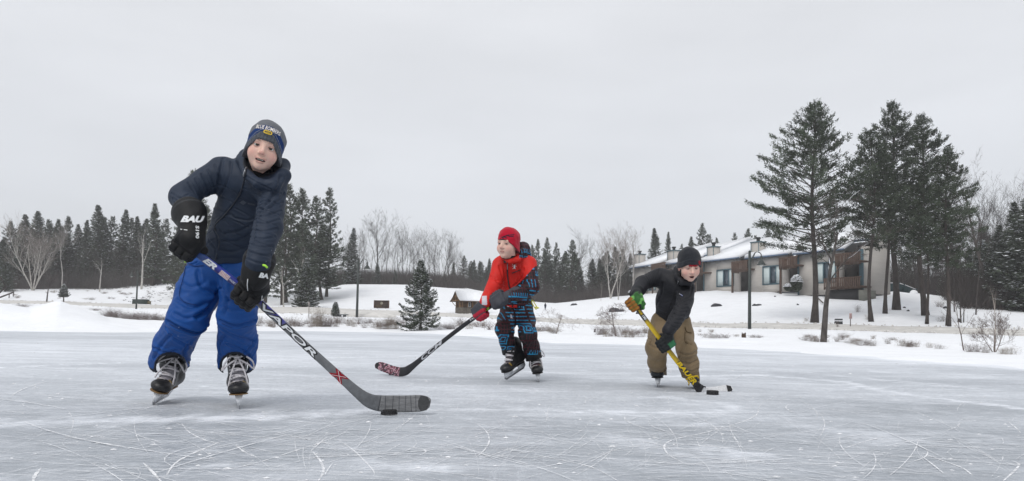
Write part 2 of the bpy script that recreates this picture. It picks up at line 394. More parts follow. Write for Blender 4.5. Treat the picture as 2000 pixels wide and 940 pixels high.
for pl, w in [([(1482, 800), (1475, 813), (1440, 828), (1380, 845), (1320, 858), (1298, 870), (1305, 888), (1335, 905)], .008),
              ([(355, 828), (370, 845), (400, 860), (430, 868)], .006), ([(330, 832), (430, 848), (530, 855), (600, 850)], .005),
              ([(325, 930), (350, 900), (420, 868), (440, 862)], .008), ([(400, 928), (500, 905), (580, 880), (640, 860), (690, 838)], .006),
              ([(610, 882), (625, 900), (632, 920), (622, 940)], .008), ([(80, 915), (68, 930), (64, 945)], .009),
              ([(660, 860), (690, 880), (725, 915), (732, 928)], .005), ([(1000, 880), (1100, 900), (1160, 915), (1210, 942)], .006),
              ([(740, 892), (860, 895), (960, 892), (1060, 880)], .004), ([(460, 870), (480, 885), (500, 893)], .008),
              ([(1150, 905), (1200, 880), (1260, 870), (1290, 870)], .005), ([(1540, 790), (1535, 796), (1545, 804), (1570, 810)], .006),
              ([(1640, 880), (1700, 860), (1760, 850), (1850, 855)], .006), ([(1800, 885), (1840, 900), (1880, 915), (1900, 930)], .006),
              ([(280, 905), (300, 925), (315, 942)], .008), ([(120, 745), (75, 750), (68, 755), (80, 760)], .008), ([(240, 775), (160, 785), (190, 790)], .005),
              ([(780, 870), (830, 880), (820, 890)], .007), ([(1960, 940), (1990, 910), (1975, 900)], .007), ([(1760, 860), (1810, 880), (1790, 900), (1700, 905)], .005),
              ([(700, 915), (900, 905), (1020, 870), (1100, 855)], .004), ([(450, 820), (560, 850), (700, 880), (760, 900)], .004)]:
    curve_px(pl, w)
for i in range(1500):
    px_ = rs.uniform(-60, 2060); py_ = 645 + 300 * rs.uniform(0.12, 1) ** 0.75
    g = GI(px_, py_)[:2]; Lr = rs.uniform(0.12, 1.3) * (0.5 + g[1] / 7); R_ = rs.uniform(0.25, 7) * rs.choice([-1, 1]); a0 = rs.choice([0.2, 2.9, -0.5, 1.2, rs.uniform(0, 3.1)]) + rs.normal() * 0.2
    s_ = np.linspace(0, Lr, 12); th = a0 + s_ / R_
    pts = g + np.cumsum(np.stack([np.cos(th), np.sin(th)], 1) * (Lr / 12), 0)
    ribbon(pts, rs.choice([0.0014, 0.0022, 0.0035, 0.006], p=[.5, .3, .15, .05]) * (0.6 + g[1] / 6), zz); zz += 0.000002
for i in range(260):       # crumbs of snow on the ice
    px_ = rs.uniform(-40, 2040); py_ = 650 + 290 * rs.uniform(0.05, 1); g = GI(px_, py_)
    r_ = rs.uniform(0.003, 0.011) * (0.5 + g[1] / 8); th = np.linspace(0, 6.28, 7)[:-1]
    V_ = np.array([[g[0] + r_ * 1.6 * math.cos(a) * rs.uniform(.6, 1.2), g[1] + r_ * math.sin(a) * rs.uniform(.6, 1.2), 0.001] for a in th] + [[g[0], g[1], 0.001 + r_ * 0.5]])
    sm.add(V_, np.array([[k, (k + 1) % 6, 6] for k in range(6)]))
M_shave = mat('ice_shavings', (0.88, 0.89, 0.91), 0.85, 0.1, 30, spec=0.1)
n = M_shave.node_tree.nodes; l = M_shave.node_tree.links; b = n['Principled BSDF']; tc = n.new('ShaderNodeTexCoord')
l.new(rng(noise(22, (1, 1, 1), 5, 0.7), 0.38, 0.58, 0.25, 1.0), b.inputs['Alpha'])
tag(sm.build('skate_scratches', M_shave), label='thin white curved skate scratches and snow crumbs on the grey ice', kind='stuff')
# ------------------------------------------------------------------ road ploughed along the shore
M_road = mat('packed_road_snow', (0.60, 0.585, 0.56), 0.85, 0.28, 1.6, bump=0.5, bscale=6, stretch=(0.5, 2.2, 1), bump2=0.05)
ROAD = {-700: (64, 74), 0: (66, 77), 110: (64, 75), 215: (62, 73), 330: (60, 70), 480: (57, 67), 600: (55, 66), 690: (56, 65), 800: (57, 64), 905: (57, 64), 1000: (53, 59), 1085: (50, 57), 1180: (48, 55), 1290: (46, 53),
        1400: (43, 49), 1500: (41.5, 47), 1620: (40, 45.5), 1750: (38.5, 44), 1870: (36, 42), 2000: (34, 39.5), 2700: (28, 33)}
rk = sorted(ROAD); rx = np.linspace(-700, 2700, 520)
ra = np.interp(rx, rk, [ROAD[k][0] for k in rk]); rb = np.interp(rx, rk, [ROAD[k][1] for k in rk])
tt = np.linspace(0, 1, 10); D = ra[:, None] * (1 - tt) + rb[:, None] * tt
D = D + 0.25 * np.sin(rx * 0.05)[:, None] * (tt - 0.5)
RX = (rx[:, None] - CX) / FPX * D
RZ = terrain(RX.ravel(), D.ravel()).reshape(D.shape) + 0.05 + 0.03 * np.sin(tt * 9)[None]
RZ[:, 0] -= 0.25; RZ[:, -1] -= 0.35
V = np.stack([RX, D, RZ], -1).reshape(-1, 3); nI, nJ = D.shape
ii, jj = np.meshgrid(np.arange(nI - 1), np.arange(nJ - 1), indexing='ij')
q = np.stack([ii * nJ + jj, (ii + 1) * nJ + jj, (ii + 1) * nJ + jj + 1, ii * nJ + jj + 1], -1).reshape(-1, 4)
me = mk_mesh('road', V, q, smooth=True); me.materials.append(M_road); tag(link('road', me), kind='structure')
# ------------------------------------------------------------------ implicit surface modelling (bodies, clothes, boots)
def ln(v): return np.sqrt(np.einsum('ij,ij->i', v, v))
def cap(a, b, ra, rb, flat=None):
    """tapered limb; flat=(dir, s) squeezes the section along dir by s"""
    a = np.asarray(a, float); b = np.asarray(b, float); ab = b - a; L2 = ab @ ab
    def f(Q):
        pa = Q - a; h = np.clip(pa @ ab / L2, 0, 1)
        v = pa - h[:, None] * ab
        if flat is not None:
            dr = nrm(flat[0]); k = v @ dr; v = v + (k * (1 / flat[1] - 1))[:, None] * dr
        return ln(v) - (ra + (rb - ra) * h)
    return f
def ell(c, r, R=None):
    c = np.asarray(c, float); r = np.asarray(r, float)
    def f(Q):
        p = Q - c
        if R is not None: p = p @ R
        k0 = ln(p / r); k1 = ln(p / (r * r)) + 1e-9
        return k0 * (k0 - 1) / k1
    return f
def sph(c, r): return lambda Q: ln(Q - np.asarray(c, float)) - r
def rbox(c, h, rr=0.005, R=None):
    c = np.asarray(c, float); h = np.asarray(h, float) - rr
    def f(Q):
        p = Q - c
        if R is not None: p = p @ R
        q = np.abs(p) - h
        return ln(np.maximum(q, 0)) + np.minimum(q.max(1), 0) - rr
    return f
def smin(a, b, k):
    if k <= 0: return np.minimum(a, b)
    h = np.maximum(k - np.abs(a - b), 0) / k
    return np.minimum(a, b) - h * h * k * 0.25
def union(items, k=0.02):
    """items: list of f or (f, k)"""
    def g(Q):
        d = None
        for it in items:
            f, kk = it if isinstance(it, tuple) else (it, k)
            v = f(Q); d = v if d is None else smin(d, v, kk)
        return d
    return g
def sub(f, g, k=0.0):
    return lambda Q: -smin(-f(Q), g(Q), k)
def chain(pts, rs_, k=0.02, flat=None):
    return union([cap(pts[i], pts[i + 1], rs_[i], rs_[i + 1], flat) for i in range(len(pts) - 1)], k)
def halfspace(p, n_):
    n_ = nrm(n_); p = np.asarray(p, float)
    return lambda Q: (Q - p) @ n_
def inter(f, g): return lambda Q: np.maximum(f(Q), g(Q))
CO = np.array([[0, 0, 0], [1, 0, 0], [0, 1, 0], [1, 1, 0], [0, 0, 1], [1, 0, 1], [0, 1, 1], [1, 1, 1]])
ED = [(0, 1), (2, 3), (4, 5), (6, 7), (0, 2), (1, 3), (4, 6), (5, 7), (0, 4), (1, 5), (2, 6), (3, 7)]
def surface(f, lo, hi, h, B=8):
    lo = np.asarray(lo, float); hi = np.asarray(hi, float)
    nb = np.ceil((hi - lo) / (B * h)).astype(int); w = B * h
    g = np.stack(np.meshgrid(*[np.arange(k) for k in nb], indexing='ij'), -1).reshape(-1, 3)
    d = f(lo + (g + 0.5) * w)
    g = g[np.abs(d) < w * 0.87 * 1.25 + 0.01]
    o = np.stack(np.meshgrid(*[np.arange(B + 1)] * 3, indexing='ij'), -1).reshape(-1, 3)
    vals = np.empty((len(g), B + 1, B + 1, B + 1), np.float32)
    for s in range(0, len(g), 400):
        gg = g[s:s + 400]
        Q = lo + ((gg[:, None] * B + o[None]) * h)
        vals[s:s + 400] = f(Q.reshape(-1, 3)).reshape(len(gg), B + 1, B + 1, B + 1)
    cv = np.stack([vals[:, c[0]:c[0] + B, c[1]:c[1] + B, c[2]:c[2] + B] for c in CO], -1)
    sg = cv < 0; act = sg.any(-1) & ~sg.all(-1)
    bi, ci, cj, ck = np.where(act)
    cv = cv[bi, ci, cj, ck]; cell = g[bi] * B + np.stack([ci, cj, ck], 1)
    acc = np.zeros((len(cell), 3)); cnt = np.zeros(len(cell))
    for a, b_ in ED:
        va, vb = cv[:, a], cv[:, b_]; x = (va < 0) != (vb < 0)
        t = np.where(x, va / np.where(x, va - vb, 1), 0)
        acc += x[:, None] * (CO[a] + t[:, None] * (CO[b_] - CO[a])); cnt += x
    V_ = lo + (cell + acc / cnt[:, None]) * h
    dim = nb * B + 2
    key = ((cell[:, 0] + 1) * (dim[1] + 1) + cell[:, 1] + 1) * (dim[2] + 1) + cell[:, 2] + 1
    order = np.argsort(key); sk = key[order]
    def find(c):
        k_ = ((c[:, 0] + 1) * (dim[1] + 1) + c[:, 1] + 1) * (dim[2] + 1) + c[:, 2] + 1
        i_ = np.clip(np.searchsorted(sk, k_), 0, len(sk) - 1)
        return np.where(sk[i_] == k_, order[i_], -1)
    quads = []
    for ax in range(3):
        b_ = (1, 2, 4)[ax]
        x = (cv[:, 0] < 0) != (cv[:, b_] < 0); idx = np.where(x)[0]
        c = cell[idx]; u = np.zeros(3, int); v = np.zeros(3, int); u[(ax + 1) % 3] = 1; v[(ax + 2) % 3] = 1
        a0 = idx; a1 = find(c - u); a2 = find(c - u - v); a3 = find(c - v)
        ok = (a1 >= 0) & (a2 >= 0) & (a3 >= 0)
        q_ = np.stack([a0, a1, a2, a3], 1)[ok]; neg = cv[idx][ok][:, 0] < 0
        q_[~neg] = q_[~neg][:, ::-1]
        quads.append(q_)
    return V_, np.concatenate(quads)
def normals(V_, F_):
    a, b_, c, d = (V_[F_[:, i]] for i in range(4))
    fn = np.cross(c - a, d - b_); n_ = np.zeros_like(V_)
    for i in range(4):
        for k in range(3): n_[:, k] += np.bincount(F_[:, i], fn[:, k], len(V_))
    return n_ / (ln(n_)[:, None] + 1e-12)
def relax(V_, F_, it=1, amt=0.5):
    e = np.concatenate([F_[:, [0, 1]], F_[:, [1, 2]], F_[:, [2, 3]], F_[:, [3, 0]]])
    e = np.concatenate([e, e[:, ::-1]])
    deg = np.bincount(e[:, 0], minlength=len(V_)) + 1e-9
    for _ in range(it):
        s = np.stack([np.bincount(e[:, 0], V_[e[:, 1], k], len(V_)) for k in range(3)], 1) / deg[:, None]
        V_ = V_ + amt * (s - V_)
    return V_
def hit(f, px, py, d0, d1, off=0.0):
    """first surface point of f seen at the photo pixels"""
    px = np.atleast_1d(np.asarray(px, float)); py = np.atleast_1d(np.asarray(py, float))
    r = Fw + ((px - CX) / FPX)[:, None] * Rt - ((py - CY) / FPX)[:, None] * Up
    t = np.full(len(px), float(d0))
    for _ in range(60):
        t = np.minimum(t + 0.8 * f(EYE + t[:, None] * r), d1)
    best = t
    p = EYE + best[:, None] * r
    if off: p = p - off * r / ln(r)[:, None]
    return p
def seg_dist(Q, pl):
    """distance to polyline, vectorised"""
    best = np.full(len(Q), 9.0)
    for a, b_ in zip(pl[:-1], pl[1:]):
        ab = b_ - a; h = np.clip((Q - a) @ ab / (ab @ ab + 1e-12), 0, 1)
        best = np.minimum(best, ln(Q - a - h[:, None] * ab))
    return best
def smooth_px(pl, n_=14):
    g = np.array(pl, float); out_ = []
    if len(g) == 2: return np.linspace(g[0], g[1], n_)
    for u in np.linspace(0, len(g) - 1, n_):
        i_ = min(int(u), len(g) - 2); f = u - i_
        p0, p1, p2, p3 = g[max(i_ - 1, 0)], g[i_], g[i_ + 1], g[min(i_ + 2, len(g) - 1)]
        out_.append(0.5 * ((2 * p1) + (-p0 + p2) * f + (2 * p0 - 5 * p1 + 4 * p2 - p3) * f * f + (-p0 + 3 * p1 - 3 * p2 + p3) * f ** 3))
    return np.array(out_)
def creases(V_, N_, f, lines, d0, d1):
    """carve fold lines given as photo polylines: (points, depth, width)"""
    disp = np.zeros(len(V_)); r = EYE - V_; front = (np.einsum('ij,ij->i', r, N_) > 0)
    for pl, dep, wd in lines:
        g = smooth_px(pl, 10); pts = hit(f, g[:, 0], g[:, 1], d0, d1)
        pts = pts[ln(pts - pts.mean(0)) < 1.0]
        m_ = front & (seg_dist(V_, pts[::3] if len(pts) > 4 else pts) < 6 * wd)
        if not m_.any(): continue
        ds = seg_dist(V_[m_], pts)
        disp[m_] += -dep * np.exp(-(ds / wd) ** 2) + 0.45 * dep * np.exp(-((ds - 2.2 * wd) / (1.2 * wd)) ** 2)
    return disp
def skin_obj(name, f, lo, hi, h, material, parent, disp=None, color=None, rel=1, jit=0):
    V_, F_ = surface(f, lo, hi, h)
    if rel: V_ = relax(V_, F_, rel)
    if disp is not None:
        N_ = normals(V_, F_); V_ = V_ + N_ * disp(V_, N_)[:, None]
    cols = color(V_, normals(V_, F_)) if color is not None else None
    me_ = mk_mesh(name, V_, F_, cols, smooth=True); me_.materials.append(material)
    return link(name, me_, parent)
def bounds(pts, pad):
    pts = np.array(pts); return pts.min(0) - pad, pts.max(0) + pad
def frame(z, y):
    """3x3, columns x,y,z; z up, y forward-ish"""
    z = nrm(z); y = np.asarray(y, float); y = nrm(y - (y @ z) * z); x = np.cross(y, z)
    return np.stack([x, y, z], 1)
def mixc(c, d, t):
    t = np.clip(t, 0, 1)[:, None]; return np.asarray(c) * (1 - t) + np.asarray(d) * t
def sst(a, b_, x):
    t = np.clip((x - a) / (b_ - a), 0, 1); return t * t * (3 - 2 * t)
# ------------------------------------------------------------------ lettering
def text_verts(s, bold=0.0, shear=0.0, res=3):
    cu = bpy.data.curves.new('t', 'FONT'); cu.body = s; cu.offset = bold; cu.shear = shear; cu.resolution_u = res
    o = bpy.data.objects.new('t', cu); C.objects.link(o)
    dg = bpy.context.evaluated_depsgraph_get(); me_ = o.evaluated_get(dg).to_mesh()
    Vv = np.array([v.co[:2] for v in me_.vertices]); Ff = [list(p.vertices) for p in me_.polygons]
    o.evaluated_get(dg).to_mesh_clear(); bpy.data.objects.remove(o); bpy.data.curves.remove(cu)
    lo, hi = Vv.min(0), Vv.max(0); Vv = (Vv - lo) / (hi - lo)
    return Vv, Ff
def poly_mesh(name, V_, Ff, material, parent):
    me_ = bpy.data.meshes.new(name); me_.from_pydata([tuple(map(float, v)) for v in V_], [], Ff); me_.update(); me_.materials.append(material)
    return link(name, me_, parent)
def decal_text(s, q, f, d0, d1, material, parent, name='lettering', bold=0.03, shear=0.15, off=0.0035):
    """lettering laid onto surface f; q = 4 photo points: bottom-left, bottom-right, top-right, top-left"""
    uv, Ff = text_verts(s, bold, shear); q = np.array(q, float)
    u, v = uv[:, :1], uv[:, 1:]
    px = (q[0] * (1 - u) + q[1] * u) * (1 - v) + (q[3] * (1 - u) + q[2] * u) * v
    return poly_mesh(name, hit(f, px[:, 0], px[:, 1], d0, d1, off), Ff, material, parent)
def decal_poly(polys, f, d0, d1, material, parent, name, off=0.003):
    V_ = []; Ff = []
    for pl in polys:
        b_ = len(V_); pts = hit(f, [p[0] for p in pl], [p[1] for p in pl], d0, d1, off)
        V_ += list(pts); Ff.append(list(range(b_, len(V_))))
    return poly_mesh(name, V_, Ff, material, parent)
def line_tube(pl, f, d0, d1, r, material, parent, name, n_=24, off=0.0):
    g = smooth_px(pl, n_); pts = hit(f, g[:, 0], g[:, 1], d0, d1, off)
    return MB().tube(pts, r, 5).build(name, material, parent, True)
# ------------------------------------------------------------------ shared materials for people
M_skin = mat('skin', attr=True, rough=0.55, var=0.05, vscale=40, spec=0.35, sss=0.12)
M_cloth = mat('cloth', attr=True, rough=0.8, var=0.12, vscale=25, bump=0.25, bscale=220, sheen=0.1, spec=0.2, bump2=0.003)
M_nylon = mat('nylon_shell', attr=True, rough=0.62, var=0.10, vscale=14, bump=0.3, bscale=35, spec=0.3, bump2=0.006)
M_knit = mat('knit', attr=True, rough=0.95, var=0.18, vscale=160, bump=0.6, bscale=260, sheen=0.2, spec=0.1, bump2=0.003)
M_glove = mat('glove_leather', attr=True, rough=0.6, var=0.15, vscale=30, bump=0.3, bscale=120, spec=0.3, bump2=0.003)
M_boot = mat('boot_shell', attr=True, rough=0.42, var=0.2, vscale=30, bump=0.15, bscale=90, spec=0.4, bump2=0.003)
M_lace = mat('lace', (0.58, 0.56, 0.58), 0.9, 0.25, 90, bump=0.4, bscale=300, bump2=0.002)
M_lace_dark = mat('lace_dark', (0.16, 0.15, 0.17), 0.9, 0.25, 90)
M_holder = mat('blade_holder_plastic', (0.72, 0.74, 0.77), 0.45, 0.12, 40)
M_steel = mat('blade_steel', (0.42, 0.43, 0.45), 0.35, 0.2, 60, metal=0.8)
M_zip = mat('zip', (0.030, 0.034, 0.045), 0.45, 0.2, 80)
M_zipl = mat('zip_pull', (0.35, 0.36, 0.38), 0.4, 0.2, 80, metal=0.6)
M_white = mat('white_print', (0.78, 0.79, 0.80), 0.6, 0.05, 60)
M_eye = mat('eye', attr=True, rough=0.12, var=0.0, spec=0.5)
M_tooth = mat('teeth_enamel', (0.72, 0.68, 0.60), 0.3, 0.05, 90)
M_neon = mat('neon_tab', (0.45, 0.85, 0.08), 0.6, 0.08, 60)
M_hair = mat('dyed_hair', (0.42, 0.008, 0.022), 0.6, 0.35, 150, stretch=(1, 1, 0.2))
SKIN = np.array([0.66, 0.44, 0.36])

class Head:
    def __init__(s, c, fwd, up, sc, mouth_open=0.4, smile=0.5, lids=0.25, turn=(0, 0), tint=1.0, ears=True):
        s.c = np.asarray(c, float); s.R = frame(up, fwd); s.s = sc; s.mo = mouth_open; s.sm = smile; s.lids = lids; s.gaze = turn; s.tint = tint
        mo = mouth_open; w = 0.0175 + 0.004 * smile; up_ = 0.004 * smile
        bits = [ell((0, -.012, .030), (.071, .086, .068)), (ell((0, .018, -.018), (.059, .062, .074)), .03), (ell((0, .026, -.062), (.044, .046, .038)), .03),
                (ell((0, .056, -.087), (.019, .018, .015)), .02), (sph((-.034, .044, -.034), .028), .02), (sph((.034, .044, -.034), .028), .02),
                (cap((-.030, .066, .020), (.030, .066, .020), .011, .011), .02)]
        f = union(bits)
        f = sub(f, sph((-.0295, .090, .004), .0175), .012); f = sub(f, sph((.0295, .090, .004), .0175), .012)
        f = union([f, (cap((0, .077, .010), (0, .094, -.022), .006, .0105), .012), (sph((0, .097, -.026), .0095), .008), (sph((-.0105, .086, -.029), .0075), .006), (sph((.0105, .086, -.029), .0075), .006)])
        # mouth: dark opening framed by the lips
        if mo > 0.05: f = sub(f, ell((0, .088, -.0585 - .002 * mo), (w * .85, .017, .002 + .0085 * mo)), .003)
        zl = -.0612 - .013 * mo
        f = union([f, (chain([(-w, .071, -.056 + up_), (-w * .5, .0815, -.0525), (0, .0835, -.0535), (w * .5, .0815, -.0525), (w, .071, -.056 + up_)], [.0024, .0034, .0032, .0034, .0024], .003), .005),
                   (chain([(-w, .071, -.057 + up_), (-w * .5, .080, zl), (0, .082, zl - .001), (w * .5, .080, zl), (w, .071, -.057 + up_)], [.0024, .0038, .0046, .0038, .0024], .003), .005)])
        # eyelids
        for sx in (-1, 1):
            e = (sx * .0295, .0625, .004)
            lid = sub(sph(e, .0150), rbox((e[0], e[1] + .012, e[2] - .001 - .003 * lids), (.0125, .012, .0065 * (1 - lids) + .0001), .002), .001) if lids < .95 else sph(e, .0150)
            f = union([f, (lid, .003)])
            if ears: f = union([f, (ell((sx * .073, -.006, -.012), (.009, .019, .029)), .008)])
        f = union([f, (cap((0, -.020, -.05), (0, -.035, -.13), .046, .046), .02)])
        s.f0 = f
    def loc(s, Q): return (Q - s.c) @ s.R / s.s
    def wld(s, p): return s.c + (s.s * np.atleast_2d(np.asarray(p, float))) @ s.R.T
    def f(s, Q): return s.f0(s.loc(Q)) * s.s
    def color(s, V_, N_):
        p = s.loc(V_); c = np.broadcast_to(SKIN * s.tint, (len(p), 3)).copy()
        front = p[:, 1] > 0.03
        for sx in (-1, 1):
            d = ln((p - [sx * .038, .055, -.032]) / [1, 1, 1]); c = mixc(c, (.66, .30, .26), 0.75 * sst(.034, .008, d))
        c = mixc(c, (.64, .29, .25), 0.65 * sst(.019, .006, ln(p - [0, .098, -.027])))
        c = mixc(c, (.60, .28, .25), 0.5 * sst(.03, .015, ln((p - [np.sign(0) * 0, 0, 0]) - [0, 0, 0]) * 0 + 1))
        c = mixc(c, (.55, .25, .22), 0.6 * (np.abs(p[:, 0]) > .066) * sst(.02, .04, .05 - np.abs(p[:, 1])))
        w = 0.0175 + 0.004 * s.sm; zl = -.0612 - .013 * s.mo; up_ = .004 * s.sm
        dl = np.minimum(seg_dist(p, np.array([(-w, .075, -.056 + up_), (-w * .5, .086, -.0525), (0, .089, -.0535), (w * .5, .086, -.0525), (w, .075, -.056 + up_)])),
                        seg_dist(p, np.array([(-w, .075, -.057 + up_), (-w * .5, .084, zl), (0, .086, zl - .001), (w * .5, .084, zl), (w, .075, -.057 + up_)])))
        c = mixc(c, (.50, .235, .205), 0.62 * sst(.0055, .003, dl))
        ins = (ln((p - [0, .078, -.0585 - .002 * s.mo]) / [w * .9, .011, .002 + .0085 * s.mo]) < 1.05) & (s.mo > .05)
        c = np.where(ins[:, None], (.05, .012, .012), c)
        if s.mo <= .05:
            c = mixc(c, (.16, .05, .05), .9 * sst(.0025, .001, np.abs(p[:, 2] + .057 - .2 * up_ * 0) + 10 * (np.abs(p[:, 0]) > w) + 10 * (p[:, 1] < .06)))
        c = np.where(((p[:, 2] < -.112) | ((p[:, 2] < -.085) & (p[:, 1] < .01)))[:, None], lin('#141519'), c)
        for sx in (-1, 1):   # brows, lashes, lids
            br = np.array([(sx * .014, .078, .0215), (sx * .028, .077, .026), (sx * .044, .066, .022)])
            c = mixc(c, (.20, .12, .075), .62 * sst(.0052, .0022, seg_dist(p, br)))
            e = np.array([sx * .0295, .0625, .004]); de = ln(p - e)
            c = mixc(c, (.38, .20, .17), .6 * sst(.021, .0155, de) * (p[:, 1] > .065))
            la = np.abs(p[:, 2] - (e[2] + .0042 - .009 * s.lids)); c = mixc(c, (.07, .04, .03), .9 * sst(.0028, .0012, la) * (ln((p - e)[:, [0, 1]]) < .0165) * (p[:, 1] > .066))
        return c
    def build(s, parent, extra, exlo, exhi, h, name='body', coarse=0.009):
        """head at fine step + the rest of the body, one mesh"""
        lo, hi = s.c - .14 * s.s, s.c + .14 * s.s
        V1, F1 = surface(s.f, lo, hi, h); V1 = relax(V1, F1, 1, .35)
        c1 = s.color(V1, None)
        V2, F2 = surface(extra, exlo, exhi, coarse)
        c2 = np.broadcast_to(lin('#17181c'), (len(V2), 3))
        me_ = mk_mesh(name, np.concatenate([V1, V2]), [F1, F2 + len(V1)], np.concatenate([c1, c2]), True); me_.materials.append(M_skin)
        o = link(name, me_, parent)
        for sx in (-1, 1):
            e = np.array([sx * .0295, .0625, .004]); n1, n2 = 20, 14
            th = np.linspace(0, 2 * math.pi, n1, endpoint=False); ph = np.linspace(0.01, math.pi / 2 + .2, n2)
            g = nrm(np.array([s.gaze[0], 1, s.gaze[1]])); gx = nrm(np.cross(g, (0, 0, 1))); gz = np.cross(gx, g)
            v_ = np.array([e + .0141 * (math.cos(b_) * g + math.sin(b_) * (math.cos(a) * gx + math.sin(a) * gz)) for b_ in ph for a in th])
            b2 = np.repeat(ph, n1)
            cc = np.where((b2 < .17)[:, None], (.008, .008, .008), np.where((b2 < .50)[:, None], (.045, .035, .025), np.where((b2 < .56)[:, None], (.03, .025, .02), (.62, .60, .58))))
            i_, j_ = np.meshgrid(np.arange(n2 - 1), np.arange(n1), indexing='ij')
            q_ = np.stack([i_ * n1 + j_, (i_ + 1) * n1 + j_, (i_ + 1) * n1 + (j_ + 1) % n1, i_ * n1 + (j_ + 1) % n1], -1).reshape(-1, 4)
            me2 = mk_mesh('eye', s.wld(v_), q_, cc, True); me2.materials.append(M_eye); link('eye', me2, o)
        return o

def beanie(H, parent, color, name='beanie', rib=True, zf=.024, slope=.36, loose=(0, 0, 0), h=0.003, cuff=0.034, grow=0.0, fold=False, side=0.55):
    s = H.s; g = grow
    top = ell((0 + loose[0], -.014 + loose[1], .036 + loose[2]), (.081 + g, .097 + g, .084 + g))
    plane = lambda p: p[:, 2] - (zf + slope * (p[:, 1] - .08)) + side * np.maximum(np.abs(p[:, 0]) - .03, 0)
    band = lambda p: sst(cuff + .002, cuff - .002, plane(p))
    def f0(p):
        d = top(p)
        # lower part hugs the head as an elliptic tube
        e2 = np.sqrt((p[:, 0] / .080) ** 2 + ((p[:, 1] + .012) / .096) ** 2) * .085 - .085 - g
        d = np.where(p[:, 2] < .036 + loose[2], np.minimum(d, e2 + 0 * d), d)
        d = d - .0035 * band(p) * (1.4 if fold else 1)
        return np.maximum(d, -plane(p))
    f = lambda Q: f0(H.loc(Q)) * s
    def disp(V_, N_):
        p = H.loc(V_); th = np.arctan2(p[:, 0], p[:, 1] + .01); pl = plane(p)
        d = 0.0012 * np.sin(th * 56) * (pl < cuff + .1) if rib else 0 * th
        d = d + .0022 * rnd_noise(p, 45, 3) * (pl > cuff) + .0012 * rnd_noise(p, 110, 4)
        d = d - .003 * np.exp(-((pl - cuff) / .0025) ** 2)
        return d * s
    lo, hi = H.c - .135 * s, H.c + .15 * s
    o = skin_obj(name, f, lo, hi, h, M_knit, parent, disp, lambda V_, N_: color(H.loc(V_), plane(H.loc(V_))))
    return o, f

def grip_hand(parent, o, shaft, back, wrist, arm_from, sc, colf, h=0.004, cuffr=.052, name='glove', hockey=True, text=None, flip=1):
    """a hand in a padded glove closed round a shaft. o: point on shaft, shaft: direction, back: direction the back of the hand faces"""
    o = np.asarray(o, float); s_ = nrm(shaft); n_ = np.asarray(back, float); n_ = nrm(n_ - (n_ @ s_) * s_); t_ = np.cross(s_, n_)
    if t_ @ (np.asarray(wrist) - o) > 0: t_ = -t_
    L_ = lambda a, b_, c: o + sc * (a * s_ + b_ * t_ + c * n_)
    R_ = np.stack([s_, t_, n_], 1)
    bits = [rbox(L_(0, -.012, .030), np.array([.052, .040, .019]) * sc, .010 * sc, R_)]
    bits.append((cap(L_(0, -.03, .026), wrist, .050 * sc if hockey else .034 * sc, .050 * sc if hockey else .035 * sc), .012 * sc))
    for i, off in enumerate((-.033, -.011, .011, .033)):
        q_ = (.93, 1.0, .98, .86)[i] if flip > 0 else (.86, .98, 1.0, .93)[i]; r_ = .0125 * sc
        k0, k1, k2, k3, k4 = L_(off, .018, .030), L_(off, .045 * q_, .021), L_(off, .047 * q_, -.008), L_(off * .95, .020, -.029), L_(off * .9, -.010, -.027)
        fing = union([cap(k0, k1, r_ * 1.15, r_ * 1.1), cap(k1, k2, r_ * 1.1, r_), cap(k2, k3, r_, r_ * .95), cap(k3, k4, r_ * .95, r_ * .85)], .006 * sc)
        bits.append((fing, .003 * sc))
    th = union([cap(L_(.030 * flip, -.035, .018), L_(.056 * flip, -.022, .002), .017 * sc, .0145 * sc), cap(L_(.056 * flip, -.022, .002), L_(.050 * flip, .000, -.026), .0145 * sc, .012 * sc)], .008 * sc)
    bits.append((th, .008 * sc))
    if hockey:      # padded rolls on the back of the hand and the fingers
        for off in (-.030, 0, .030):
            bits.append((rbox(L_(off, -.022, .052), np.array([.0135, .030, .009]) * sc, .007 * sc, R_), .003 * sc))
            bits.append((rbox(L_(off, .030, .045), np.array([.0135, .015, .010]) * sc, .007 * sc, R_), .003 * sc))
    f = union(bits)
    w = np.asarray(wrist, float); ax = nrm(np.asarray(arm_from, float) - w)
    cuff = cap(w - ax * .020 * sc, w + ax * .05 * sc, cuffr * .9 * sc, cuffr * 1.12 * sc, (n_, .82))
    g = sub(cuff, cap(w + ax * .045 * sc, w + ax * .12 * sc, cuffr * .85 * sc, cuffr * .9 * sc, (n_, .82)))
    full = union([f, (g, .006 * sc)])
    lo, hi = bounds([o, w, w + ax * .07], .10 * sc + .02)
    def disp(V_, N_):
        d = .0008 * rnd_noise(V_, 90, 2)
        p = (V_ - o) @ R_ / sc
        return d - .002 * np.exp(-((p[:, 1] - .006) / .0025) ** 2) * (p[:, 2] > .02) * hockey
    ob = skin_obj(name, full, lo, hi, h, M_glove, parent, disp, lambda V_, N_: colf((V_ - o) @ R_ / sc, V_, N_, (V_ - w) @ ax / sc))
    return ob, full

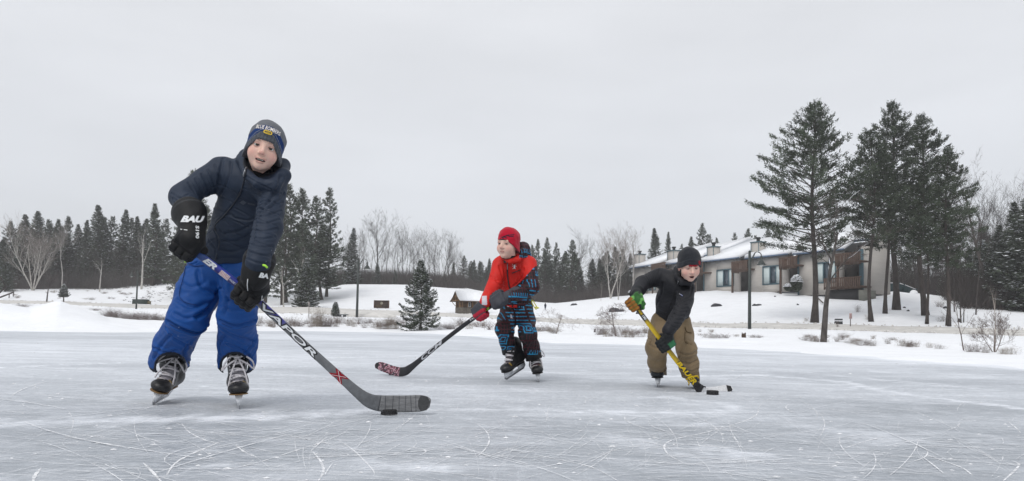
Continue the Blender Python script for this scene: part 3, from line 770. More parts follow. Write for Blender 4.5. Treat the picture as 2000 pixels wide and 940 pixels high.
def skate(parent, pos, toe, up, sc, dark=(0.014, 0.014, 0.016), lace=True, tongue_edge=(.55, .53, .52), trim=(.17, .10, .04), lacemat=None, toecap=None, panel=(.30, .29, .32), h=.0042, bow=True, seed=1):
    """ice skate; pos = point on the ice under the front of the blade, toe/up directions"""
    z = nrm(up); x = np.asarray(toe, float); x = nrm(x - (x @ z) * z); y = np.cross(z, x)
    root = link('skate', None, parent); root.empty_display_size = .05
    m4 = Matrix.Identity(4)
    M3 = np.stack([x, y, z], 1) * sc
    org = np.asarray(pos, float) - M3 @ np.array([.105, 0, 0])
    for i in range(3):
        for j in range(3): m4[i][j] = M3[i, j]
        m4[i][3] = org[i]
    root.matrix_world = m4
    f = union([cap((-.075, 0, .098), (.060, 0, .083), .036, .027, ((0, 1, 0), 1.2)), (ell((.098, 0, .082), (.046, .041, .027)), .02), (cap((-.062, 0, .11), (-.058, 0, .205), .041, .044, ((0, 1, 0), .82)), .03),
               (cap((.045, 0, .090), (-.020, 0, .185), .034, .034, ((0, 1, 0), .9)), .02), (cap((-.05, 0, .17), (-.03, 0, .215), .042, .043, ((0, 1, 0), .85)), .02)])
    f = inter(f, halfspace((0, 0, .061), (0, 0, -1)))
    toec = np.array(toecap if toecap is not None else dark)
    def col(V_, N_):
        c = np.broadcast_to(np.array(dark), (len(V_), 3)).copy()
        c = np.where((V_[:, 0] > .075)[:, None], toec, c)
        # quarter panel next to the laces, seams
        fr = (V_[:, 2] - .118 + .45 * (V_[:, 0] - .03)) > 0
        c = np.where((fr & (np.abs(V_[:, 1]) < .022) & (V_[:, 0] < .085) & (V_[:, 0] > -.03))[:, None], np.array(panel), c)
        c = mixc(c, (.32, .2, .03), .8 * ((np.abs(V_[:, 0] - .078) < .006) & (np.abs(V_[:, 1]) > .016) & (V_[:, 2] > .09)))
        return c
    b_ = skin_obj('boot', f, (-.13, -.06, .05), (.16, .06, .27), h, M_boot, root,
                  lambda V_, N_: -.0018 * np.exp(-((V_[:, 0] - .075) / .003) ** 2) + .0006 * rnd_noise(V_, 60, seed), col)
    tg = union([rbox((.021, 0, .20), (.010, .030, .040), .008, frame((-.40, 0, .92), (0, 1, 0))), (rbox((.016, 0, .236), (.010, .033, .022), .009, frame((-.1, 0, .99), (0, 1, 0))), .01)])
    skin_obj('tongue', tg, (-.05, -.05, .12), (.08, .05, .28), h, M_boot, root, None,
             lambda V_, N_: np.where(((V_[:, 2] > .243) | ((np.abs(V_[:, 1]) > .0255) & (V_[:, 2] > .20)))[:, None], np.array(tongue_edge), np.array(dark)))
    ot = [(-.075 + .036 * math.cos(t), .034 * math.sin(t)) for t in np.linspace(math.pi / 2, 3 * math.pi / 2, 9)] + [(.03, -.031), (.098 + 0, -.040)] + [(.098 + .047 * math.cos(t), .0405 * math.sin(t)) for t in np.linspace(-math.pi / 2 + .3, math.pi / 2 - .3, 9)] + [(.098, .040), (.03, .031)]
    no = len(ot); MB().add([[a, b2, z2] for z2 in (.0580, .0618) for a, b2 in [(q0 * .97, q1 * .90) for q0, q1 in ot]], [np.array([[j, (j + 1) % no, (j + 1) % no + no, j + no] for j in range(no)]), np.array([list(range(no))[::-1]]), np.array([[j + no for j in range(no)]])]).build('sole_trim', mat('sole_trim', trim, .6, .2, 60), root)
    hb = MB()
    hb.add([[.03, -.015, .056], [.115, -.015, .056], [.115, .015, .056], [.03, .015, .056], [.05, -.005, .016], [.128, -.005, .018], [.128, .005, .018], [.05, .005, .016]],
           np.array([[0, 1, 5, 4], [1, 2, 6, 5], [2, 3, 7, 6], [3, 0, 4, 7], [4, 5, 6, 7], [0, 3, 2, 1]]))
    hb.add([[-.105, -.015, .056], [-.03, -.015, .056], [-.03, .015, .056], [-.105, .015, .056], [-.125, -.005, .018], [-.05, -.005, .016], [-.05, .005, .016], [-.125, .005, .018]],
           np.array([[0, 1, 5, 4], [1, 2, 6, 5], [2, 3, 7, 6], [3, 0, 4, 7], [4, 5, 6, 7], [0, 3, 2, 1]]))
    hb.box((0, 0, .019), (.24, .0095, .010))
    hb.build('blade_holder', M_holder, root)
    xs_ = np.linspace(-.125, .135, 15); zb = .0 + .022 * np.clip((np.abs(xs_ - .005) - .105) / .03, 0, 1) ** 2
    Vb = [[a, sy * .0018, zz_] for sy in (-1, 1) for a, zz_ in list(zip(xs_, zb)) + list(zip(xs_[::-1], np.full(15, .016 + .006)))]
    k = 30
    Fb = [np.array([[j, (j + 1) % k, (j + 1) % k + k, j + k] for j in range(k)])]
    Fb.append(np.array([[j, j + 1, 28 - j, 29 - j] for j in range(14)])); Fb.append(np.array([[29 - j + k, 28 - j + k, j + 1 + k, j + k] for j in range(14)]))
    MB().add(Vb, Fb).build('steel_runner', M_steel, root)
    if lace:
        lm = lacemat or M_lace; lb = MB()
        n_ = 8
        for i in range(n_):
            u = i / (n_ - 1); c0 = np.array([.082 - .058 * u, 0, .110 + .092 * u])
            sgn = 1 if i % 2 else -1
            a = c0 + [-.013, -.031, -.008]; e = c0 + [-.013, .031, -.008 + .008 * sgn]
            md = (a + e) / 2 + [.018, 0, .010]
            lb.tube([a, (a + md) / 2 + [.004, 0, .003], md, (e + md) / 2 + [.004, 0, .003], e], .0042, 5)
        if bow:
            k0 = np.array([.036, 0, .206]); r2 = np.random.RandomState(seed)
            for sy in (-1, 1):
                lp = [k0, k0 + [.018, sy * .030, .004], k0 + [.022, sy * .058, -.030 + .01 * sy], k0 + [.024, sy * .060, -.050], k0 + [.022, sy * .040, -.030], k0 + [.010, 0, -.004]]
                lb.tube(smooth_px3(lp), .0038, 5)
                lb.tube(smooth_px3([k0, k0 + [.022, sy * .014, -.03], k0 + [.044, sy * (.024 + .012 * r2.rand()), -.065], k0 + [.050, sy * .038, -.10 - .02 * r2.rand()]]), .0036, 5)
            lb.tube([k0 + [-.002, -.009, 0], k0 + [.008, 0, .004], k0 + [-.002, .009, 0]], .009, 6)
        lb.build('laces', lm, root, True)
    return root
def smooth_px3(pl, n_=14):
    g = np.array(pl, float); out_ = []
    for u in np.linspace(0, len(g) - 1, n_):
        i_ = min(int(u), len(g) - 2); f = u - i_
        p0, p1, p2, p3 = g[max(i_ - 1, 0)], g[i_], g[i_ + 1], g[min(i_ + 2, len(g) - 1)]
        out_.append(0.5 * ((2 * p1) + (-p0 + p2) * f + (2 * p0 - 5 * p1 + 4 * p2 - p3) * f * f + (-p0 + 3 * p1 - 3 * p2 + p3) * f ** 3))
    return np.array(out_)

class Stick:
    """hockey stick swept along a path; pts: (point3, half height in the stick's plane, half thickness)"""
    def __init__(s, pts, face):
        p = np.array([a[0] for a in pts], float); s.hh = np.array([a[1] for a in pts]); s.ht = np.array([a[2] for a in pts])
        n_ = 60; g = smooth_px3(p, n_) if False else None
        u = np.concatenate([[0], np.cumsum(ln(np.diff(p, axis=0)))])
        # densify with catmull-rom
        out_ = []; par = []
        for i in range(len(p) - 1):
            for f in np.linspace(0, 1, 9)[:-1]:
                p0, p1, p2, p3 = p[max(i - 1, 0)], p[i], p[i + 1], p[min(i + 2, len(p) - 1)]
                if i == 0: p0 = 2 * p1 - p2
                out_.append(0.5 * ((2 * p1) + (-p0 + p2) * f + (2 * p0 - 5 * p1 + 4 * p2 - p3) * f * f + (-p0 + 3 * p1 - 3 * p2 + p3) * f ** 3)); par.append(i + f)
        out_.append(p[-1]); par.append(len(p) - 1)
        s.p = np.array(out_); par = np.array(par); ar = np.arange(len(p))
        s.h = np.interp(par, ar, s.hh); s.t = np.interp(par, ar, s.ht); s.par = par
        s.u = np.concatenate([[0], np.cumsum(ln(np.diff(s.p, axis=0)))])
        t = np.gradient(s.p, axis=0); t /= ln(t)[:, None]; fc = nrm(face)
        s.n = fc - (t @ fc)[:, None] * t; s.n /= ln(s.n)[:, None]; s.b = np.cross(s.n, t); s.tan = t
    def part(s, a, b_, name, mat_, parent, colf=None, cut=None):
        idx = np.where((s.par >= a - 1e-6) & (s.par <= b_ + 1e-6))[0]
        pr = [(-1, -.55), (-.72, -1), (.72, -1), (1, -.55), (1, .55), (.72, 1), (-.72, 1), (-1, .55)]
        V_ = np.array([s.p[i] + s.b[i] * s.h[i] * q_[0] + s.n[i] * s.t[i] * q_[1] for i in idx for q_ in pr])
        k = 8; m_ = len(idx); i_, j_ = np.meshgrid(np.arange(m_ - 1), np.arange(k), indexing='ij')
        q_ = np.stack([i_ * k + j_, i_ * k + (j_ + 1) % k, (i_ + 1) * k + (j_ + 1) % k, (i_ + 1) * k + j_], -1).reshape(-1, 4)
        caps = np.array([list(range(k))[::-1], [(m_ - 1) * k + j for j in range(k)]])
        cols = None
        if colf is not None: cols = np.array([colf(s.u[i], s.par[i], q2) for i in idx for q2 in pr])
        me_ = mk_mesh(name, V_, [q_, caps], cols); me_.materials.append(mat_)
        return link(name, me_, parent)
    def at(s, u, v, off=.0012):
        u = np.atleast_1d(u); v = np.atleast_1d(v)
        I = lambda a: np.stack([np.interp(u, s.u, a[:, k]) for k in range(3)], 1)
        return I(s.p) + I(s.b) * (v * np.interp(u, s.u, s.h))[:, None] + I(s.n) * (np.interp(u, s.u, s.t) + off)[:, None]
    def text(s, txt, u0, u1, v0, v1, mat_, parent, bold=.03, shear=.2, name='lettering', off=.0012, flip=False):
        uv, Ff = text_verts(txt, bold, shear)
        if flip: uv = 1 - uv
        return poly_mesh(name, s.at(u0 + (u1 - u0) * uv[:, 0], v0 + (v1 - v0) * uv[:, 1], off), Ff, mat_, parent)
    def poly(s, pls, mat_, parent, name, off=.0012):
        V_ = []; Ff = []
        for pl in pls:
            b_ = len(V_); V_ += list(s.at([q_[0] for q_ in pl], [q_[1] for q_ in pl], off)); Ff.append(list(range(b_, len(V_))))
        return poly_mesh(name, V_, Ff, mat_, parent)
    def u_at_px(s, x):
        px_ = np.array([proj(q_)[0] for q_ in s.p]); o_ = np.argsort(px_); return float(np.interp(x, px_[o_], s.u[o_]))
def puck(c, r, hgt, label, group, tilt=0):
    n_ = 28; th = np.arange(n_) * 2 * math.pi / n_; pr = [(0, 0), (r - .003, 0), (r, .003), (r * .985, hgt * .3), (r * .985, hgt * .7), (r, hgt - .003), (r - .003, hgt), (0, hgt)]
    V_ = np.array([[a * math.cos(t), a * math.sin(t), z_] for a, z_ in pr for t in th]); k = len(pr)
    i_, j_ = np.meshgrid(np.arange(k - 1), np.arange(n_), indexing='ij')
    q_ = np.stack([i_ * n_ + j_, i_ * n_ + (j_ + 1) % n_, (i_ + 1) * n_ + (j_ + 1) % n_, (i_ + 1) * n_ + j_], -1).reshape(-1, 4)
    me_ = mk_mesh('puck', V_, q_, smooth=False); me_.materials.append(M_rubber)
    o = link('puck', me_, None, c); tag(o, label, 'puck', group); return o
M_rubber = mat('puck_rubber', (0.018, 0.018, 0.020), 0.6, 0.9, 120, bump=0.5, bscale=300, bump2=0.002)
# ================================================================== front skater: navy jacket, blue trousers
def build_front():
    root = empty('person', (0, 0, 0), 'child in navy quilted jacket and bright blue trousers skating with a grey stick', 'person')
    # joints
    neck = P(503, 345, 3.12); hip_l = P(418, 530, 3.28); hip_r = P(468, 530, 3.28); pel = P(445, 505, 3.27)
    sh_l = P(432, 332, 3.12); sh_r = P(533, 368, 3.04); el_l = P(359, 384, 3.02); wr_l = P(375, 424, 2.90); el_r = P(524, 447, 2.92); wr_r = P(503, 512, 2.81)
    kn_l = P(366, 622, 3.14); an_l = P(330, 712, 3.48); kn_r = P(463, 615, 3.12); an_r = P(462, 712, 3.42)
    H = \
        Head(P(517, 290, 3.0), nrm(EYE + [0, 0, .3] - P(512, 294, 3.0)) + [-.05, 0, .0], nrm(np.array([.29, -.10, 1])), 0.955, .50, 1.6, .42, (.02, .0), 1.12, ears=False)
    core = union([chain([pel, P(470, 430, 3.18), P(487, 375, 3.16), neck], [.085, .08, .06, .04]), chain([sh_l, el_l, wr_l], [.04, .032, .024]), chain([sh_r, el_r, wr_r], [.04, .032, .024]),
                  cap(sh_l, sh_r, .045, .045), chain([hip_l, kn_l, an_l], [.06, .045, .045]), chain([hip_r, kn_r, an_r], [.06, .045, .044])], .03)
    lo, hi = bounds([neck, pel, sh_l, sh_r, el_l, wr_l, el_r, wr_r, kn_l, an_l, kn_r, an_r], .1)
    body = H.build(root, core, lo, hi, .0024)
    H.teeth = MB().box((0, .0765, -.0562), (.023, .006, .0055)).add(np.zeros((3, 3)), np.array([[0, 1, 2]]))
    tb = MB(); tb.box((0, 0, 0), (1, 1, 1)); v_ = H.wld(np.array([[x * .0165, .074 + y * .005, -.0560 + z * .0036] for x in (-1, 1) for y in (-1, 1) for z in (-1, 1)]))
    MB().add(v_, np.array([[0, 1, 3, 2], [4, 6, 7, 5], [0, 4, 5, 1], [2, 3, 7, 6], [0, 2, 6, 4], [1, 5, 7, 3]])).build('teeth', M_tooth, root)
    # ---- beanie
    G1, G2, BL, YE = lin('#6f7278'), lin('#595d64'), lin('#18386f'), lin('#d8b73a')
    def bcol(p, pl):
        c = np.where((pl < .034)[:, None], G2, G1)
        c = np.where(((pl > .036) & (pl < .043))[:, None], BL, c); c = np.where(((pl > .043) & (pl < .047))[:, None], lin('#7d828c'), c)
        c = np.where(((pl > .047) & (pl < .076))[:, None], BL, c)
        return c * (0.9 + .1 * np.sin(p[:, :1] * 400) * (pl < .034)[:, None])
    hat, fh = beanie(H, root, bcol, zf=.030, slope=.42, h=.0028, grow=.0025, loose=(0, 0, .006), side=.95)
    def hq(poly):   # points on the hat given in head space (x, z) -> surface
        r_ = []
        for x, z in poly:
            o = H.wld((x, .18, z))[0]; d_ = H.wld((x, 0, z))[0] - o; L_ = np.linalg.norm(d_); d_ = d_ / L_; t = 0
            for _ in range(60): t += .8 * float(fh((o + t * d_)[None])[0])
            r_.append(o + (t - .0065) * d_)
        return r_
    uv, Ff = text_verts('BLUE BOMBERS', .012, 0, 2)
    sgn = 1 if (H.R[:, 0] @ Rt) > 0 else -1
    poly_mesh('lettering', hq([(sgn * (-.055 + .106 * u), 0.0785 + .018 * v - 2.6 * (u - .5) ** 2 * .012) for u, v in uv]), Ff, mat('hat_lettering', lin('#e8e2dc'), .8, .05, 90), hat)
    a = np.linspace(0, 2 * math.pi, 17)[:-1]
    ring = lambda rx, rz, cx, cz: [(sgn * (cx + rx * math.copysign(abs(math.cos(t)) ** .6, math.cos(t))), cz + rz * math.copysign(abs(math.sin(t)) ** .6, math.sin(t))) for t in a]
    vo, vi = ring(.019, .0085, .0, .0685), ring(.0145, .0045, .0, .0685)
    poly_mesh('badge', hq(vo + vi), [[i, (i + 1) % 16, 16 + (i + 1) % 16, 16 + i] for i in range(16)], mat('badge_yellow', YE, .7, .08, 90), hat)
    uv, Ff = text_verts('CFL', .03, .2, 2)
    poly_mesh('badge_lettering', hq([(sgn * (-.010 + .020 * u), .0655 + .006 * v) for u, v in uv]), Ff, bpy.data.materials['badge_yellow'], hat)
    # ---- jacket
    torso = union([cap(P(441, 508, 3.27), P(480, 420, 3.20), .130, .130, ((0, 1, 0), .78)), cap(P(480, 420, 3.20), P(486, 362, 3.14), .128, .112, ((0, 1, 0), .80)),
                   (cap(P(452, 345, 3.12), P(518, 368, 3.06), .064, .064), .05)], .05)
    ua = cap(sh_l, el_l, .060, .056); fa = cap(el_l, wr_l, .057, .045)
    ub = cap(sh_r, el_r, .062, .055); fb = cap(el_r, wr_r, .056, .050)
    hood = union([chain([P(472, 309, 3.08), P(484, 341, 2.97), P(504, 360, 2.945), P(533, 362, 2.96), P(552, 345, 3.03), P(551, 324, 3.12), P(535, 315, 3.18)], [.024, .022, .022, .026, .032, .034, .03], .02),
                  (chain([P(470, 312, 3.12), P(482, 305, 3.16), P(500, 310, 3.2)], [.022, .03, .04], .02), .03), (ell(P(512, 345, 3.15), (.10, .06, .06)), .03)], .02)
    well = ell(H.wld((0, .0, -.015))[0], (.082, .10, .088), H.R)
    jk = union([torso, (ua, .05), (ub, .045)], .04)
    jk = union([jk, (fa, .02), (fb, .02)], .02)
    jk = union([jk, (hood, .02)], .02); jk = sub(jk, well, .012)
    jk = sub(jk, ell(H.wld((0, 0, -.02))[0], (.068, .085, .09), H.R), .004)
    hemcut = halfspace(P(440, 516, 3.2), -Up + .05 * Rt); jk = inter(jk, lambda Q: np.where(True, hemcut(Q), 0))
    # sleeves are not cut by the hem
    fs = union([fb, (ub, .02)], .02); jf = lambda Q: np.minimum(jk(Q), fs(Q))
    jl = [([(479, 326), (478, 345), (470, 375), (455, 400), (437, 422), (422, 436), (420, 448), (427, 462), (427, 478), (420, 500)], .0035, .004),
          ([(452, 318), (449, 340), (436, 372), (420, 395)], .004, .005), ([(436, 310), (430, 340), (424, 372), (406, 386)], .005, .006),
          ([(548, 345), (541, 372), (520, 400), (500, 430), (494, 470)], .007, .008), ([(556, 380), (532, 402), (506, 424)], .005, .006), ([(398, 387), (402, 410), (400, 450)], .006, .008),
          ([(408, 395), (440, 415), (455, 422)], .004, .005), ([(500, 430), (470, 450), (440, 456)], .004, .005), ([(492, 452), (466, 470), (437, 470)], .004, .006), ([(485, 480), (455, 492), (430, 488)], .004, .006),
          ([(476, 395), (500, 402), (520, 398)], .003, .004), ([(455, 425), (482, 430), (500, 425)], .003, .004), ([(410, 440), (425, 450)], .004, .005),
          ([(410, 470), (422, 485)], .004, .005)]
    # quilting: slanting stitch lines either side of the zip
    for k in range(7):
        y0 = 352 + k * 21
        jl.append(([(486 - k * 7, y0 - 18), (466 - k * 8, y0 + 3)], .0, .003)) if False else None
        jl.append(([(548 - k * 3, y0 + 26), (515 - k * 5, y0 + 12), (480 - k * 7, y0 - 8)], .0030, .0032))
        jl.append(([(402 + 2, y0 + 22), (428 - k * 1, y0 + 10), (462 - k * 5, y0 + 24)], .0030, .0032)) if k < 6 else None
    for k in range(5):  # sleeve stitching
        t = (k + .5) / 5
        a_ = (425 + (362 - 425) * t, 318 + (362 - 318) * t); b_ = (440 + (382 - 440) * t, 372 + (402 - 372) * t)
        jl.append(([a_, ((a_[0] + b_[0]) / 2 + 3, (a_[1] + b_[1]) / 2), b_], .0034, .0042))
    for k in range(9):
        t = (k + .3) / 9
        l_ = (508 + (474 - 508) * t, 392 + (512 - 392) * t); r_ = (557 + (524 - 557) * t, 372 + (528 - 372) * t)
        jl.append(([l_, ((l_[0] + r_[0]) / 2, (l_[1] + r_[1]) / 2 + 4), r_], .0034, .0040))
    for k in range(4): jl.append(([(336 + k * 3, 378 + k * 10), (352 + k * 2, 388 + k * 9), (368 + k * 2, 380 + k * 11)], .003, .004))
    for k in range(4): jl.append(([(535 + 4, 356 + k * 3 + 2 * k), (520 - k * 3, 364 + k * 4), (500 - k * 4, 362 + k * 3)], .0022, .0035))
    def jdisp(V_, N_):
        d = creases(V_, N_, jf, jl, 2.4, 3.6)
        d += .0016 * rnd_noise(V_ * [1, 1, 1.6], 26, 11) + .0018 * rnd_noise(V_, 70, 12)
        # puff at the hem and cuffs
        hz = (V_ - P(440, 510, 3.2)) @ Up; d += -.004 * np.exp(-((hz - .012) / .006) ** 2) * (hz < .03) * (V_[:, 1] > 3.0)
        return d
    NV = lin('#222d3e')
    def jcol(V_, N_):
        c = np.broadcast_to(NV, (len(V_), 3)).copy()
        p = H.loc(V_); inside = (ln(p / [1, 1, 1]) < .135) & (p[:, 2] < .0) & (np.abs(ell((0, 0, -.03), (.086, .10, .095))(p)) < .010)
        c = np.where(inside[:, None], lin('#1c1f26'), c)
        sp = rnd_noise(V_, 300, 5) > 2.0; dust = (V_[:, 2] < P(500, 470, 2.9)[2]) & (N_[:, 2] > -.2) & (V_[:, 0] > P(470, 500, 2.9)[0])
        return mixc(c, (.3, .33, .38), .55 * (sp & dust))
    lo, hi = bounds([P(325, 300, 3.1), P(570, 300, 2.9), pel, sh_l, sh_r, el_l, wr_l, el_r, wr_r, P(440, 525, 3.3)], .14)
    jacket = skin_obj('jacket', jf, lo, hi, .0042, M_nylon, root, jdisp, jcol)
    line_tube([(480, 330), (478, 345), (470, 375), (455, 400), (437, 422), (422, 437), (420, 448), (427, 462), (428, 480), (421, 508)], jf, 2.4, 3.6, .0032, M_zip, jacket, 'zip', 40, .004)
    line_tube([(481, 327), (477, 336), (475, 345)], jf, 2.4, 3.6, .0032, M_zipl, jacket, 'zip_pull', 6, .004)
    decal_poly([[(468, 396), (475, 391), (482, 396), (475, 401)], [(484, 396), (497, 399), (497, 402), (484, 399)]], jf, 2.4, 3.6, mat('tonal_logo', (.05, .06, .08), .5, .1, 50), jacket, 'chest_logo', .003)
    # ---- trousers
    def leg(h0, k, a, rr, bend=0):
        return chain([h0, k, a], rr, .03)
    tl = union([chain([P(416, 522, 3.29), P(388, 572, 3.22), kn_l, P(340, 672, 3.30), P(331, 704, 3.40)], [.114, .098, .086, .085, .096], .03)])
    tr = union([chain([P(466, 530, 3.29), P(470, 575, 3.20), kn_r, P(464, 665, 3.28), P(463, 704, 3.35)], [.096, .086, .083, .086, .091], .03)])
    top = cap(P(425, 520, 3.28), P(475, 520, 3.28), .102, .098)
    cav_l = union([chain([P(333, 700, 3.40), P(329, 760, 3.44)], [.078, .10], .02), (cap(P(332, 722, 2.9), P(333, 714, 3.4), .056, .060), .01)])
    cav_r = union([chain([P(463, 700, 3.36), P(461, 760, 3.40)], [.074, .095], .02), (cap(P(458, 721, 2.9), P(459, 713, 3.36), .054, .058), .01)])
    def tf0(Q):
        a = tl(Q); b_ = tr(Q); c = top(Q); d = smin(smin(a, c, .04), smin(b_, c, .04), .012)
        cutl = (Q - P(333, 742, 3.3)) @ (-Up * .96 - Rt * -.15); cutr = (Q - P(465, 737, 3.25)) @ (-Up)
        side = (Q - P(415, 700, 3.2)) @ Rt
        d = np.maximum(d, np.where(side < 0, cutl, cutr))
        d = -smin(-d, np.minimum(cav_l(Q), cav_r(Q)), .006)
        return d
    tw = [([(428, 520), (432, 560), (410, 600), (385, 620)], .010, .012), ([(346, 505), (350, 515), (340, 560), (333, 585), (322, 600)], .007, .005), ([(352, 512), (365, 518), (385, 512)], .006, .005),
          ([(325, 628), (350, 641), (385, 652), (404, 640)], .013, .010), ([(322, 640), (345, 665), (380, 680)], .006, .010), ([(345, 585), (375, 600), (412, 590)], .007, .012), ([(385, 530), (395, 560), (425, 575)], .007, .011),
          ([(300, 680), (325, 690), (345, 684)], .008, .010), ([(377, 665), (358, 690), (372, 710)], .008, .009), ([(428, 626), (460, 637), (500, 626)], .010, .010), ([(430, 640), (455, 655), (498, 668)], .007, .011),
          ([(430, 690), (428, 672), (440, 655)], .007, .009), ([(478, 690), (495, 670), (503, 645)], .007, .010), ([(433, 560), (450, 585), (490, 592)], .006, .011), ([(432, 600), (470, 606), (502, 598)], .005, .010),
          ([(480, 700), (498, 688), (504, 668)], .006, .008), ([(452, 540), (446, 580), (440, 610)], .006, .012), ([(340, 540), (370, 560), (400, 552)], .005, .012), ([(340, 612), (365, 622), (398, 612)], .006, .010),
          ([(300, 700), (320, 668), (335, 655)], .006, .010), ([(446, 672), (470, 682), (490, 700)], .007, .009)]
    def tdisp(V_, N_):
        return creases(V_, N_, tf0, [(a, b_ * 1.1, c * .72) for a, b_, c in tw], 2.4, 3.6) + .0018 * rnd_noise(V_ * [1, 1, .6], 16, 31) + .0010 * rnd_noise(V_ * [1, 1, 1.3], 48, 32) - .0022 * np.abs(rnd_noise(V_ * [1, 1, 1.4], 17, 33)) ** .6 + .0007 * rnd_noise(V_ * [1, 1, 2.0], 95, 34)
    BLU = lin('#07448a')
    def tcol(V_, N_):
        c = np.broadcast_to(BLU, (len(V_), 3)).copy()
        sp = rnd_noise(V_, 330, 8); k = proj_y(V_)
        zone = ((k > 600) & (k < 660)) * 1.0
        c = mixc(c, (.35, .45, .6), .8 * ((sp > 1.75) & (zone > 0) & (rnd_noise(V_, 25, 4) > .3)))
        inner = (np.minimum(cav_l(V_), cav_r(V_)) < .012)
        return np.where(inner[:, None], lin('#0b1524'), c)
    lo, hi = bounds([P(290, 740, 3.45), P(510, 480, 3.1), P(510, 740, 3.42), P(345, 500, 3.4)], .08)
    trousers = skin_obj('trousers', tf0, lo, hi, .0046, M_nylon, root, tdisp, tcol)
    Msm = mat('seam_blue', lin('#06306a'), .7, .1, 50)
    line_tube([(366, 513), (380, 520), (398, 518)], tf0, 2.4, 3.6, .0022, Msm, trousers, 'pocket_flap', 12, .0015)
    line_tube([(362, 522), (357, 545), (350, 575), (360, 590), (385, 596)], tf0, 2.4, 3.6, .0018, Msm, trousers, 'pocket_seam', 20, .0015)
    line_tube([(330, 632), (352, 643), (383, 652), (400, 645)], tf0, 2.4, 3.6, .0018, Msm, trousers, 'knee_seam', 20, .0015)
    line_tube([(433, 632), (462, 642), (496, 633)], tf0, 2.4, 3.6, .0018, Msm, trousers, 'knee_seam', 20, .0015)
    # waist tabs, neon
    MB().tube([P(369, 498, 3.1), P(363, 503, 3.08), P(362, 513, 3.08)], .005, 5).build('neon_tab', M_neon, trousers)
    # ---- skates
    skate(root, GI(300, 791), nrm(EYE * [1, 1, 0] - GI(300, 791)) + [-.25, 0, 0], nrm(np.array([.34, 0, 1])), 1.15, seed=2, h=.0042)
    skate(root, GI(467, 799), nrm(EYE * [1, 1, 0] - GI(467, 799)) + [.03, 0, 0], nrm(np.array([-.06, 0, 1])), 1.15, seed=5, h=.0042)
    # ---- stick
    pz = GI(757, 812); D0 = 2.98
    dts = [(358, 470, 2.86), (375, 487, 2.86), (490, 577, 2.90), (600, 678, 2.93), (665, 737, 2.96), (700, 768, 2.985), (722, 783, 3.01), (742, 788, 3.04), (765, 789, 3.06), (795, 789, 3.07), (820, 788, 3.07), (834, 788, 3.065), (840, 789, 3.06)]
    hh = [.0150, .0150, .0155, .0160, .018, .023, .031, .036, .0375, .0375, .0375, .030, .016]
    ht = [.0095, .0095, .0095, .0090, .0075, .006, .005, .0045, .0045, .0042, .004, .004, .003]
    st = Stick([(P(a, b_, c), x, y) for (a, b_, c), x, y in zip(dts, hh, ht)], nrm(np.array([-.1, -1, .15])))
    so_ = empty('hockey_stick', P(600, 678, 2.93), 'grey and blue hockey stick with worn taped blade held by the navy jacketed child', 'hockey stick'); so_.location = (0, 0, 0)
    u1 = st.u_at_px(500); u2 = st.u_at_px(528)
    def scol(u, par, q_):
        if u < st.u_at_px(398): return lin('#2c4a86')
        if u < u1: return lin('#1d2f92') if q_[0] * 1 > -.2 else lin('#14185e')
        if u < st.u_at_px(560): return lin('#6a6c70') if q_[0] < .3 else lin('#2b2a86')
        return lin('#66686b') * (1.0 if u < st.u_at_px(690) else 1.0)
    M_st = mat('stick_shaft', attr=True, rough=.38, var=.22, vscale=40, bump=.1, bscale=200, spec=.5)
    flip = st.b[10] @ Up < 0
    def scol2(u, par, q_): return scol(u, par, (q_[0] * (-1 if flip else 1), q_[1]))
    st.part(0, 7, 'shaft', M_st, so_, scol2)
    bl = st.part(7, 12, 'blade', mat('blade_tape', lin('#727375'), .85, .45, 22, bump=.8, bscale=90, stretch=(.6, 1, 5), bump2=.003), so_)
    s1 = 1 if not flip else -1
    st.poly([[(st.u_at_px(822), -.95), (st.u_at_px(834), -1), (st.u_at_px(839.5), -.6), (st.u_at_px(839.5), .6), (st.u_at_px(834), 1), (st.u_at_px(822), .95), (st.u_at_px(817), .3), (st.u_at_px(817), -.4)]], mat('toe_wear', lin('#3c3d3f'), .7, .35, 60, bump=.3), bl, 'toe_wear', .0008)
    st.poly([[(st.u_at_px(x), -.98), (st.u_at_px(x + 1.1), -.98), (st.u_at_px(x + 1.1 + w), .98), (st.u_at_px(x + w), .98)] for x, w in [(739, 1), (752, -1), (766, 1), (779, 0), (791, 1), (803, -1), (812, 0)]], mat('tape_edge', lin('#45464a'), .9, .4, 80), bl, 'tape_seam', .0006)
    Mw = mat('stick_white', lin('#d7dadd'), .45, .12, 60); Mk = mat('stick_black', (.012, .012, .014), .4, .1, 60); Mr = mat('stick_red', lin('#8e1a26'), .45, .2, 60)
    def T(txt, x0, x1, v0, v1, **k):
        if s1 < 0: v0, v1 = -v0, -v1
        return st.text(txt, st.u_at_px(x0), st.u_at_px(x1), v0, v1, **k)
    T('ER', 400, 423, -.75, .8, mat_=Mw, parent=so_, bold=.05, shear=.3)
    T('VAPOR', 508, 622, -1.0, 1.0, mat_=Mk, parent=so_, bold=.085, shear=.15, off=.0008, name='lettering_outline')
    T('VAPOR', 511, 618, -.72, .72, mat_=Mw, parent=so_, bold=.02, shear=.15, off=.0018)
    T('MADE FOR SPEED', 450, 480, -.45, .1, mat_=Mw, parent=so_, bold=.0, shear=.2)
    ua, ub_ = st.u_at_px(424), st.u_at_px(449)
    st.poly([[(ua + (ub_ - ua) * .30, s1 * v), (ub_, s1 * v), (ub_, s1 * (v + .14)), (ua + (ub_ - ua) * .30, s1 * (v + .14))] for v in (-.8, -.5, -.2, .1, .4)], Mw, so_, 'white_stripes')
